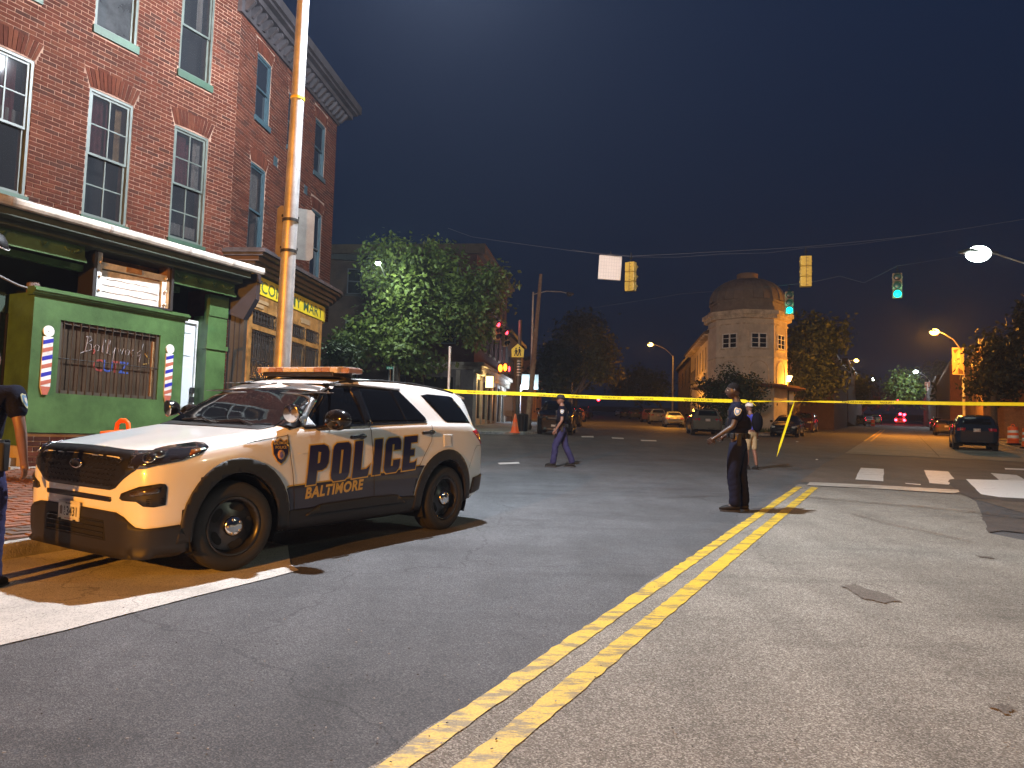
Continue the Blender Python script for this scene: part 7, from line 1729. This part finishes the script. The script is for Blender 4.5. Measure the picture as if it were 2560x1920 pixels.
vehicle('parked_car', 'silver blue sedan seen from behind below the lone orange lamp', vp(1687, 1069, DC, 0, 2.3, Z2), DC, 'sedan', CP('silver', (.25, .30, .38)))
vehicle('parked_pickup', 'rust-coloured pickup with a pale window surround parked beyond the silver sedan', vp(1623, 1056, DC, 0, 2.6, Z2), DC, 'suv', CP('rust', (.20, .09, .07)), cat='pickup')
vehicle('parked_car', 'dark car fourth down the right kerb of the middle street', vp(1588, 1049, DC, 0, 2.3, Z2), DC, 'suv', CP('slate', (.06, .07, .08)))
vehicle('parked_car', 'black car fifth down the right kerb of the middle street', vp(1563, 1046, DC, 0, 2.3, Z2), DC, 'suv', CP('black', (.01, .01, .012)))
vehicle('parked_car', 'small white car farthest down the right kerb of the middle street', vp(1548, 1041, DC, 0, 2.3, Z2), DC, 'sedan', CP('white', (.6, .6, .6)))
vehicle('parked_van', 'large black van with a chrome bumper beside the leaning utility pole, behind the strolling officer', vp(1384, 1088, DC, 0, 2.5, Z2), -DC, 'van', CP('black', (.008, .009, .011)), cat='van')
vehicle('parked_car', 'dark car with an orange glint on its door, next behind the black van', vp(1420, 1067, DC, 0, 2.3, Z2), -DC, 'suv', CP('dark_bronze', (.06, .04, .025)))
vehicle('parked_car', 'orange-lit car third down the left kerb of the middle street', vp(1441, 1055, DC, 0, 2.3, Z2), -DC, 'sedan', CP('orangelit', (.25, .12, .05)))  # orange lamp light is put into the paint colour
vehicle('parked_van', 'tall dark red van far down the left kerb of the middle street', vp(1455, 1047, DC, 0, 2.8, Z2), -DC, 'van', CP('dark_red', (.10, .03, .02)), s=1.05, cat='van')
vehicle('parked_car', 'dark hatchback at the far end of the left kerb row of the middle street', vp(1466, 1044, DC, 0, 2.3, Z2), -DC, 'suv', CP('slate', (.06, .07, .08)))
vehicle('parked_car', 'pale car glimpsed between the pickup and the silver sedan', vp(1645, 1061, DC, 0, 2.3, Z2), DC, 'suv', CP('pale_grey', (.22, .24, .24)))
vehicle('parked_car', 'small dark car beyond the grass verge on the right street', vp(2128, 1051, DS, 0, 2.3, Z2), -DS, 'suv', CP('slate', (.06, .07, .08)))
vehicle('parked_car', 'white car glimpsed right of the dark car far down the right street', Vector((at(2172, 1040, 135).x, 135)), DS, 'sedan', CP('white', (.6, .6, .6)))
vehicle('parked_car', 'dim car at the far right kerb beyond the small banner pole', vp(2312, 1056, DS, 0, 2.3, Z2), DS, 'sedan', CP('slate', (.06, .07, .08)))
# far right street traffic
vehicle('parked_car', 'dark car at the far left kerb of the right street, past the grass verge', Vector((at(2148, 1044, 120).x, 120)), DS, 'suv', CP('black', (.01, .01, .012)))
vehicle('parked_van', 'pale green-grey van far down the right street, left of the red beacons', Vector((at(2190, 1036, 150).x, 150)), DS, 'van', CP('greygreen', (.16, .2, .16)), cat='van')
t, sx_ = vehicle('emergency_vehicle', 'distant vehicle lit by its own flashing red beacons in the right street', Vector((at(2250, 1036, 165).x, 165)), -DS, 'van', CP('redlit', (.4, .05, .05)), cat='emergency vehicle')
for (x, y, z) in ((2.3, -.8, .9), (2.3, .8, .9), (1.2, 0, 2.2), (0, .8, 2.1)): b = MB(); b.ball((x, y, z), (.30, .30, .26), 10, 8); b.build('beacon', RED, t)
q = at(2250, 1020, 160); lamp('red_beacon_light', (q.x, q.y, q.z + .8), 900, (1, .03, .05), .4)
t = thing('far_signal', 'small red signal above the tape in the right street, over the red beacons', 'traffic light', (at(2246, 1000, 150).x, 150, at(2246, 1000, 150).z)); b = MB(); b.box(-.25, .25, 0, .3, -.9, .4); b.build('housing', BLACK, t); b = MB(); b.ball((0, -.1, .1), (.30, .15, .30), 12, 8); b.build('lens', RED, t)
t = thing('far_signal', 'small red signal far down the middle street under the tape', 'traffic light', (at(1496, 999, 150).x, 150, at(1496, 999, 150).z)); b = MB(); b.box(-.25, .25, 0, .3, -.9, .4); b.build('housing', BLACK, t); b = MB(); b.ball((0, -.1, .0), (.28, .15, .28), 12, 8); b.build('lens', RED, t)
t = thing('far_drum', 'small orange barrel in the distant right street', 'traffic drum', (at(2182, 1036, 118).x, 118, G(0, 118))); b = MB(); b.lathe([(.32, 0), (.30, .3), (.29, .31), (.27, 1.0), (0, 1.05)], 14); b.build('body', mat('glow_orange', (.9, .12, .03), .5), t)
b = MB(); b.lathe([(.305, .35), (.30, .5)], 14); b.build('band', DW, t)
# ------------------------------------------------------------------ people
def skin_mesh(name, J, E, sub=2):
    """J: {id: (pos, rx, ry)}, E: edges; the first joint is the root"""
    ids = list(J); me = bpy.data.meshes.new(name); me.from_pydata([J[i][0] for i in ids], [(ids.index(a), ids.index(b)) for a, b in E], [])
    o = bpy.data.objects.new(name, me); COL.objects.link(o)
    m = o.modifiers.new('s', 'SKIN'); m.use_smooth_shade = True; m.branch_smoothing = .4
    me.skin_vertices.new() if not me.skin_vertices else None
    sk = me.skin_vertices[0].data
    for k, i in enumerate(ids): sk[k].radius = (J[i][1], J[i][2]); sk[k].use_root = (k == 0)
    s2 = o.modifiers.new('u', 'SUBSURF'); s2.levels = sub; s2.render_levels = sub
    dg = bpy.context.evaluated_depsgraph_get(); out = bpy.data.meshes.new_from_object(o.evaluated_get(dg), depsgraph=dg)
    bpy.data.objects.remove(o); out.name = name
    for p in out.polygons: p.use_smooth = True
    return out
def head_into(bm, c, turn, tilt, s, mi_skin=0):
    """a head with brow, nose, cheeks, chin, ears; c centre, turn about z (0 = looking +x)"""
    M = Matrix.Translation(c) @ Matrix.Rotation(turn, 4, 'Z') @ Matrix.Rotation(tilt, 4, 'Y')
    n, m = 28, 22; vs = []
    for i in range(m + 1):
        th = math.pi * i / m
        for j in range(n):
            ph = 2 * math.pi * j / n; d = Vector((math.sin(th) * math.cos(ph), math.sin(th) * math.sin(ph), math.cos(th)))
            x, y, z = d.x * .098, d.y * .076, d.z * .118
            if z < 0: k = -z / .118; y *= 1 - .30 * k * k; x = x * (1 - .10 * k) + .012 * k
            g = lambda cy, cz, sy, sz: math.exp(-((y - cy) / sy) ** 2 - ((z - cz) / sz) ** 2) if x > 0 else 0
            x += .024 * g(0, -.022, .011, .020) + .012 * g(0, .000, .009, .022)     # nose
            x += .006 * g(0, .030, .05, .012)                                        # brow
            x -= .011 * (g(.031, .006, .016, .013) + g(-.031, .006, .016, .013))     # eye sockets
            x += .009 * g(0, -.062, .022, .010) - .004 * g(0, -.050, .03, .006) + .010 * g(0, -.095, .025, .018)   # lips, chin
            x += .004 * (g(.045, -.03, .02, .02) + g(-.045, -.03, .02, .02))
            vs.append(bm.verts.new(M @ (Vector((x, y, z)) * s)))
    for i in range(m):
        for j in range(n):
            try:
                f = bm.faces.new([vs[i * n + j], vs[(i + 1) * n + j], vs[(i + 1) * n + (j + 1) % n], vs[i * n + (j + 1) % n]]); f.smooth = True
            except ValueError: pass
    return M
def head_bits(t, M, s, hair, haircol, skinm, cap=None):
    def mb_(): b = MB(); b.xf = M @ Matrix.Scale(s, 4); return b
    for sg in (1, -1):
        b = mb_(); b.ball((.080, sg * .030, .005), (.011, .013, .010), 10, 8); b.build('eye', mat('eye_white', (.55, .5, .45), .2), t)
        b = mb_(); b.ball((.089, sg * .030, .005), (.004, .006, .006), 8, 6); b.build('pupil', BLACK, t)
        b = mb_(); b.tube([(.090, sg * .016, .022), (.092, sg * .032, .027), (.082, sg * .048, .020)], .0035, 5); b.build('eyebrow', haircol, t)
        b = mb_(); b.ball((-.005, sg * .076, -.005), (.020, .010, .030), 8, 7); b.build('ear', skinm, t)
    b = mb_(); b.tube([(.093, -.022, -.058), (.099, 0, -.056), (.093, .022, -.058)], .003, 5); b.build('mouth', mat('lip', (.16, .06, .05), .5), t)
    if hair:
        b = mb_(); vs = []; n, m = 22, 9
        for i in range(m + 1):
            th = (math.pi * .60) * i / m
            for j in range(n):
                ph = 2 * math.pi * j / n; lim = .5 * math.pi * (.70 + .35 * (1 - math.cos(ph)) / 2) if hair == 'short' else math.pi * (.36 + .22 * (1 - math.cos(ph)) / 2)
                q = min(th, lim); vs.append((math.sin(q) * math.cos(ph) * .1015, math.sin(q) * math.sin(ph) * .0795, math.cos(q) * .1225))
        b.add(vs, [(i * n + j, (i + 1) * n + j, (i + 1) * n + (j + 1) % n, i * n + (j + 1) % n) for i in range(m) for j in range(n)], 0, True); b.build('hair', haircol, t)
    if cap:
        b = mb_(); b.lathe([(.108, .028), (.112, .05), (.106, .085), (.085, .118), (.045, .135), (.0, .138)], 22); c_ = b.build('cap', cap, t)
        b = mb_(); vs = [(.085 * math.cos(a) + .0, .085 * math.sin(a) * 1.1, .032) for a in [R(-62 + 124 * i / 8) for i in range(9)]] + [(.10 + .075 * math.cos(a), .078 * math.sin(a), .018) for a in [R(-80 + 160 * i / 8) for i in range(9)]]
        vs += [(x, y, z - .006) for x, y, z in vs]
        b.add(vs, [(i, i + 1, i + 10, i + 9) for i in range(8)] + [(i + 18, i + 27, i + 28, i + 19) for i in range(8)] + [(i + 9, i + 10, i + 28, i + 27) for i in range(8)], 0, True); b.build('cap_peak', cap, c_)
def person(label, P, heading, J, skinc, shirt, trousers, shoes, H=1.84, bulk=1.0, headturn=0, headtilt=0, hair='short', cap=None, shorts=False, hands=('L', 'R'), vest=None, name='person', belt=True, group=None, patches=True, zoff=0.0, slv=.75):
    """J gives joints in fractions of nothing: metres for a 1.84 m figure, X forward, Y left"""
    k = H / 1.84; t = thing(name, label, 'person', (P.x, P.y, G(P.x, P.y) + zoff), heading, group); V = {a: Vector(v) * k for a, v in J.items()}
    SK = mat('skin_%s' % ('dark' if skinc[0] < .15 else 'mid'), skinc, .45, var=.08, vs=20)
    # --- body: one continuous skinned surface
    B = {'pel': (V['pel'], .12 * k, .135 * k), 'wst': (V['pel'].lerp(V['chest'], .5), .105 * k, .125 * k), 'chest': (V['chest'], .115 * k, .15 * k), 'nb': (V['neck'] - Vector((0, 0, .03)), .075 * k, .09 * k), 'neck': (V['neck'] + Vector((0, 0, .035)), .055 * k, .055 * k), 'head': (V['head'] - Vector((.01, 0, .05)) , .055 * k, .055 * k)}
    E = [('pel', 'wst'), ('wst', 'chest'), ('chest', 'nb'), ('nb', 'neck'), ('neck', 'head')]
    for s_ in 'LR':
        B['sh' + s_] = (V['sh' + s_], .056 * k, .056 * k); B['el' + s_] = (V['el' + s_], .041 * k, .041 * k); fm = V['el' + s_].lerp(V['wr' + s_], .3); B['fm' + s_] = (fm, .041 * k, .041 * k); B['wr' + s_] = (V['wr' + s_], .025 * k, .028 * k)
        E += [('chest', 'sh' + s_), ('sh' + s_, 'el' + s_), ('el' + s_, 'fm' + s_), ('fm' + s_, 'wr' + s_)]
        B['hp' + s_] = (V['hp' + s_], .088 * k, .088 * k); B['kn' + s_] = (V['kn' + s_], .056 * k, .056 * k); cf = V['kn' + s_].lerp(V['an' + s_], .35) - Vector((.012, 0, 0)); B['cf' + s_] = (cf, .056 * k, .052 * k); B['an' + s_] = (V['an' + s_], .036 * k, .036 * k); B['to' + s_] = (V['to' + s_] + Vector((-.05, 0, .02)), .030 * k, .035 * k)
        E += [('pel', 'hp' + s_), ('hp' + s_, 'kn' + s_), ('kn' + s_, 'cf' + s_), ('cf' + s_, 'an' + s_), ('an' + s_, 'to' + s_)]
        d = (V['wr' + s_] - V['el' + s_]).normalized(); side = Vector((0, 1 if s_ == 'L' else -1, 0)); pl = d.cross(side).normalized(); pl = pl if pl.x > 0 or True else -pl
        B['hd' + s_] = (V['wr' + s_] + d * .055 * k, .020 * k, .036 * k); E.append(('wr' + s_, 'hd' + s_))
    me = skin_mesh('body', B, E, 2); bm = bmesh.new(); bm.from_mesh(me)
    M = head_into(bm, V['head'], headturn, headtilt, k)
    # fingers: each a short tapering chain rooted in the palm
    for s_ in hands:
        d = (V['wr' + s_] - V['el' + s_]).normalized(); side = Vector((0, 1 if s_ == 'L' else -1, 0)); a = (side - d * side.dot(d)).normalized(); wd_ = d.cross(a).normalized()
        root = V['wr' + s_] + d * .075 * k; tb_ = MB()
        for i, (o_, L) in enumerate(((-.030, .070), (-.010, .080), (.011, .075), (.030, .058))):
            c = root + wd_ * o_ * k; p1 = c + d * L * .45 * k - a * .006 * k; p2 = p1 + (d * .75 - a * .45) * L * .34 * k; p3 = p2 + (d * .4 - a * .8) * L * .25 * k
            tb_.tube([c - d * .03 * k, c, p1, p2, p3], [.0105 * k, .010 * k, .009 * k, .008 * k, .0055 * k], 7)
        th = V['wr' + s_] + d * .03 * k - wd_ * .03 * k; tb_.tube([th, th - wd_ * .025 * k + d * .022 * k - a * .012 * k, th - wd_ * .032 * k + d * .055 * k - a * .02 * k], [.013 * k, .011 * k, .007 * k], 7)
        tb_.ball(tuple(V['wr' + s_] + d * .045 * k), (.03 * k, .03 * k, .035 * k), 8, 6)
        m2 = tb_.mesh('h', SK); bm.from_mesh(m2); bpy.data.meshes.remove(m2)
    for f in bm.faces: f.smooth = True
    bm.to_mesh(me); bm.free(); me.materials.clear(); me.materials.append(SK); link('body', me, t)
    head_bits(t, M, k, hair, mat('black_hair', (.008, .007, .007), .9, spec=.1), SK, cap)
    # --- clothes
    C = {'chest': (V['chest'], .135 * k, .172 * k), 'wst': (V['pel'].lerp(V['chest'], .45), .128 * k, .155 * k), 'pel': (V['pel'] + Vector((0, 0, .05)), .130 * k, .152 * k), 'nb': (V['neck'] - Vector((0, 0, .035)), .085 * k, .105 * k), 'nk': (V['neck'] + Vector((0, 0, .012)), .064 * k, .066 * k)}
    E = [('chest', 'wst'), ('wst', 'pel'), ('chest', 'nb'), ('nb', 'nk')]
    for s_ in 'LR':
        m_ = V['sh' + s_].lerp(V['el' + s_], slv); C['s' + s_] = (V['sh' + s_], .075 * k, .075 * k); C['q' + s_] = (V['sh' + s_].lerp(V['el' + s_], .4), .066 * k, .066 * k); C['m' + s_] = (m_, .062 * k, .062 * k); E += [('chest', 's' + s_), ('s' + s_, 'q' + s_), ('q' + s_, 'm' + s_)]
    C = {a: (v[0], v[1] * bulk, v[2] * bulk) for a, v in C.items()}; o = link('shirt', skin_mesh('shirt', C, E, 2), t); o.data.materials.append(shirt)
    T = {'pel': (V['pel'] - Vector((0, 0, .0)), .132 * k, .150 * k), 'top': (V['pel'] + Vector((0, 0, .09)), .128 * k, .148 * k)}; E = [('pel', 'top')]
    for s_ in 'LR':
        T['h' + s_] = (V['hp' + s_] - Vector((0, 0, .02)), .102 * k, .098 * k); T['t' + s_] = (V['hp' + s_].lerp(V['kn' + s_], .5), .094 * k, .086 * k); T['k' + s_] = (V['kn' + s_], .076 * k, .074 * k); E += [('pel', 'h' + s_), ('h' + s_, 't' + s_), ('t' + s_, 'k' + s_)]
        if not shorts:
            c_ = V['kn' + s_].lerp(V['an' + s_], .45) - Vector((.012, 0, 0)); T['c' + s_] = (c_, .074 * k, .070 * k); T['f' + s_] = (V['an' + s_] + Vector((0, 0, .035)), .070 * k, .066 * k); T['g' + s_] = (V['an' + s_] + Vector((.005, 0, -.055)), .074 * k, .068 * k); E += [('k' + s_, 'c' + s_), ('c' + s_, 'f' + s_), ('f' + s_, 'g' + s_)]
    T = {a: (v[0], v[1] * bulk, v[2] * bulk) for a, v in T.items()}; me = skin_mesh('trousers', T, E, 2); bm = bmesh.new(); bm.from_mesh(me)
    for v in bm.verts:   # cloth folds
        n = math.sin(v.co.z * 46 + v.co.y * 30) * math.cos(v.co.z * 23 + v.co.x * 40); w_ = 1.0 if v.co.z < .62 * k else .4; v.co += v.normal * n * .0065 * w_
    bm.to_mesh(me); bm.free(); o = link('shorts' if shorts else 'trousers', me, t); o.data.materials.append(trousers)
    for s_ in 'LR':   # boots
        a, q = V['an' + s_], V['to' + s_]; dd = Vector((q.x - a.x, q.y - a.y, 0)).normalized(); pz_ = q.z
        b = MB(); hp = a - dd * .05 * k; 
        b.tube([tuple(Vector((hp.x, hp.y, pz_ + .045)) - dd * .02), tuple(Vector((a.x, a.y, pz_ + .05))), tuple(Vector((a.x, a.y, pz_ + .045)) + dd * .09 * k), tuple(Vector((q.x, q.y, pz_ + .035)) - dd * .03 * k), tuple(Vector((q.x, q.y, pz_ + .028)) + dd * .015)],
               [(.036 * k, .036 * k), (.045 * k, .050 * k), (.046 * k, .044 * k), (.045 * k, .034 * k), (.018 * k, .016 * k)], 12)
        b.tube([(a.x, a.y, pz_ + .04), (a.x, a.y, a.z + (.10 if not shorts else .03))], [.048 * k, .052 * k], 12); bo = b.build('shoe' if shorts else 'boot', shoes, t)
        b = MB(); nrm = Vector((-dd.y, dd.x, 0)); pts = []
        for u, wq in ((-.075, .028), (-.04, .038), (.05, .036), (.12, .044), (.17, .040), (.205, .020)): pts.append(Vector((a.x, a.y, 0)) + dd * u * k + nrm * wq * k)
        for u, wq in ((.205, .020), (.17, .040), (.12, .044), (.05, .036), (-.04, .038), (-.075, .028)): pts.append(Vector((a.x, a.y, 0)) + dd * u * k - nrm * wq * k)
        b.prism([(p.x, p.y) for p in pts], pz_ - .012, pz_ + .016, 0, 'xy'); b.build('sole', mat('sole', (.02, .02, .02) if not shorts else (.35, .35, .33), .8), bo)
    if belt:
        b = MB(); c = V['pel'] + Vector((0, 0, .085 * k)); ring = [(c.x + .140 * k * math.cos(a), c.y + .160 * k * math.sin(a)) for a in [2 * math.pi * i / 20 for i in range(20)]]
        b.prism(ring, c.z - .028, c.z + .028, 0, 'xy'); be = b.build('belt', CLAD, t)
        for ang, dz, sz in ((60, -.02, (.06, .05, .09)), (95, -.08, (.07, .045, .18)), (130, -.02, (.05, .05, .08)), (-60, -.02, (.05, .05, .10)), (-95, -.10, (.09, .055, .22)), (20, -.01, (.045, .04, .08)), (160, -.02, (.06, .045, .08))):
            a = R(ang); b = MB(); b.cbox((c.x + .150 * k * math.cos(a), c.y + .172 * k * math.sin(a), c.z + dz), sz, a + R(90)); b.build('pouch', BLACK, be, bevel=.012)
        b = MB(); b.cbox((c.x + .142 * k, c.y, c.z), (.012, .06, .045)); b.build('buckle', ALLOY, be)
    if vest:
        kk = k; k = k * bulk; W_ = {'a': (V['chest'] + Vector((.005, 0, .07)), .160 * k, .150 * k), 'b': (V['pel'].lerp(V['chest'], .55), .172 * k, .165 * k), 'c': (V['pel'] + Vector((0, 0, .15)), .150 * k, .150 * k)}
        o = link('vest', skin_mesh('vest', W_, [('a', 'b'), ('b', 'c')], 2), t); o.data.materials.append(vest); k = kk
        for y, z, sz in ((.08, -.02, (.05, .07, .12)), (-.02, -.02, (.05, .06, .11)), (-.10, .0, (.05, .06, .13)), (.06, .12, (.04, .05, .09))):
            c = V['chest']; b = MB(); b.cbox((c.x + .135 * k, c.y + y, c.z + z - .06), sz); b.build('pouch', BLACK, o, bevel=.01)
        tm_ = text_mesh('POLICE', .075, bold=.002, align='CENTER'); tm_.transform(Matrix.Translation((V['chest'].x - .158 * k, 0, V['chest'].z + .04)) @ Matrix.Rotation(R(-90), 4, 'Z') @ Matrix.Rotation(R(90), 4, 'X')); tm_.materials.clear(); tm_.materials.append(mat('vest_lettering', (.40, .30, .28), .6)); link('vest_lettering', tm_, o)
    if patches:
        for s_, sg in (('L', 1), ('R', -1)):
            sh_, el = V['sh' + s_], V['el' + s_]; ax = (el - sh_).normalized(); c = sh_.lerp(el, .30); nn = Vector((0, sg, 0)); nn = (nn - ax * nn.dot(ax)).normalized(); tx = ax.cross(nn).normalized()
            for nm, sc_, m_, off in (('shoulder_patch', 1.0, mat('patch_gold', (.50, .42, .22), .6), .073), ('patch_field', .80, mat('patch_blue', (.10, .20, .34), .6), .0745), ('patch_emblem', .42, mat('patch_pale', (.52, .45, .38), .6), .076)):
                b = MB(); pts = [(x * sc_, z * sc_) for x, z in [(-.042, .035), (-.025, .048), (0, .042), (.025, .048), (.042, .035), (.040, -.010), (.022, -.040), (0, -.055), (-.022, -.040), (-.040, -.010)]]
                b.add([c + tx * x * k * 1.15 - ax * z * k * 1.15 + nn * ((off - abs(x) * 5 * abs(x)) * k) for x, z in pts], [tuple(range(10))]); b.build(nm, m_, t)
    return t
UNI = mat('uniform_navy', (0.006, 0.007, 0.018), .9, spec=.12, var=.2, vs=14, bump=.3, bs=90); UNT = mat('uniform_trousers', (0.007, 0.008, 0.020), .9, spec=.12, var=.2, vs=10, bump=.3, bs=60); VEST = mat('vest_black', (.005, .005, .009), .9, spec=.12); BOOT = mat('boot_black', (.006, .006, .006), .6, spec=.2)
UNT2 = mat('blue_trousers', (0.026, 0.026, 0.075), .9, spec=.15, var=.2, vs=10, bump=.3, bs=60)
# officer standing right of the double yellow line, seen from his left side
J1 = dict(pel=(0, 0, 1.00), chest=(.00, 0, 1.34), neck=(.03, 0, 1.555), head=(.075, 0, 1.715), shL=(-.005, .215, 1.475), elL=(.07, .275, 1.20), wrL=(.31, .26, 1.035), shR=(.0, -.215, 1.475), elR=(.02, -.29, 1.19), wrR=(.20, -.18, 1.06),
          hpL=(.03, .095, .95), knL=(.07, .11, .52), anL=(.04, .12, .115), toL=(.24, .13, .015), hpR=(-.03, -.095, .95), knR=(-.03, -.11, .52), anR=(-.075, -.12, .115), toR=(.11, -.15, .015))
p1 = gp(1845, 1279)
person('tall officer in dark uniform standing beside the double yellow line, left arm held out', p1, R(163), J1, (.045, .026, .018), UNI, UNT, BOOT, H=1.97, bulk=1.24, headturn=R(12), hair='cropped', vest=VEST)
# officer strolling near the crossing, seen from his left side, in a cap
J2 = dict(pel=(0, 0, .98), chest=(.01, 0, 1.33), neck=(.02, 0, 1.545), head=(.05, 0, 1.705), shL=(-.01, .195, 1.47), elL=(-.01, .27, 1.17), wrL=(.14, .26, .93), shR=(.0, -.195, 1.47), elR=(-.02, -.27, 1.18), wrR=(.14, -.26, .98),
          hpL=(.0, .095, .93), knL=(.16, .10, .52), anL=(.20, .11, .115), toL=(.385, .12, .02), hpR=(0, -.095, .93), knR=(-.09, -.10, .53), anR=(-.26, -.11, .14), toR=(-.10, -.13, .02))
p2 = gp(1403, 1168)
person('officer in a dark cap and blue trousers strolling past the black van', p2, R(172), J2, (.17, .09, .065), UNI, UNT2, BOOT, H=1.84, bulk=1.18, headturn=R(8), hair='short', cap=mat('cap_navy', (.016, .016, .022), .8), vest=VEST)
# civilian behind the first officer
J3 = dict(pel=(0, 0, 1.0), chest=(.02, 0, 1.34), neck=(.04, 0, 1.55), head=(.07, 0, 1.71), shL=(0, .19, 1.47), elL=(.02, .25, 1.18), wrL=(.16, .22, .96), shR=(0, -.19, 1.47), elR=(-.03, -.26, 1.19), wrR=(.02, -.25, .94),
          hpL=(0, .095, .95), knL=(.05, .10, .52), anL=(.03, .11, .10), toL=(.21, .13, .015), hpR=(0, -.095, .95), knR=(-.02, -.10, .52), anR=(-.10, -.11, .10), toR=(.07, -.14, .015))
p3 = gp(1877, 1174)
cv = person('man in a bright blue shirt and khaki shorts half hidden behind the tall officer', p3, R(118), J3, (.36, .20, .13), mat('blue_shirt', (.05, .07, .50), .8), mat('khaki', (.30, .25, .15), .85), mat('black_shoe', (.015, .015, .015), .6), H=1.78, shorts=True, belt=False, patches=False, cap=mat('white_cap', (.6, .6, .58), .8))
b = MB(); b.ball((-.22, .0, 1.26), (.12, .17, .26), 14, 10); b.build('backpack', VEST, cv)
# officer cut off by the left edge
J4 = dict(pel=(0, 0, 1.00), chest=(-.01, 0, 1.34), neck=(.0, 0, 1.55), head=(.03, 0, 1.71), shL=(0, .20, 1.475), elL=(.04, .28, 1.19), wrL=(.16, .22, 1.0), shR=(0, -.20, 1.475), elR=(-.02, -.28, 1.20), wrR=(.05, -.29, .95),
          hpL=(0, .10, .95), knL=(.02, .12, .52), anL=(.0, .13, .115), toL=(.18, .15, .015), hpR=(0, -.10, .95), knR=(.02, -.12, .52), anR=(-.01, -.14, .115), toR=(.17, -.17, .015))
p4 = gp(-80, 1478)
person('officer in dark uniform cut off by the left edge of the photo, right arm hanging', Vector((p4.x, p4.y)), R(100), J4, (.20, .11, .07), UNI, UNT2, BOOT, H=1.88, bulk=1.2, hair='short')
# round lamp at the left edge, on a gooseneck
q = at(-12, 602, 8.6); t = thing('gooseneck_lamp', 'dark round lamp shade with a pale rim at the left edge above the officer', 'wall lamp', (q.x, q.y, q.z), R(20))
b = MB(); b.xf = Matrix.Rotation(R(38), 4, 'Y') @ Matrix.Rotation(R(12), 4, 'X'); b.lathe([(.0, .10), (.05, .095), (.11, .06), (.165, .0), (.160, -.004), (.0, .02)], 24); s_ = b.build('shade', BLACK, t)
b = MB(); b.xf = Matrix.Rotation(R(38), 4, 'Y') @ Matrix.Rotation(R(12), 4, 'X'); b.lathe([(.160, -.004), (.168, -.002), (.170, .008), (.164, .010)], 24); b.build('rim', WHITE, s_)
b = MB(); b.tube([(-.02, 0, .09), (-.10, .1, .20), (-.22, .2, .15), (-.26, .25, -.4), (-.20, .25, -1.4), (-.12, .25, -3.4)], .03, 8); b.build('stem', BLACK, t)

# ------------------------------------------------------------------ thin volume added to give the lamps halos
HZ = 0.0006
if HZ:
    b = MB(); b.box(-260, 420, -60, 410, -4.5, 34); o = b.build('halo_haze', bpy.data.materials.new('halo_haze')); m = o.data.materials[0]; m.use_nodes = True
    nt = m.node_tree; nt.nodes.remove(nt.nodes['Principled BSDF']); v = nt.nodes.new('ShaderNodeVolumePrincipled'); v.inputs['Density'].default_value = HZ; v.inputs['Color'].default_value = (.62, .72, .95, 1); v.inputs['Anisotropy'].default_value = .3
    nt.links.new(v.outputs[0], nt.nodes['Material Output'].inputs['Volume']); o['kind'] = 'stuff'
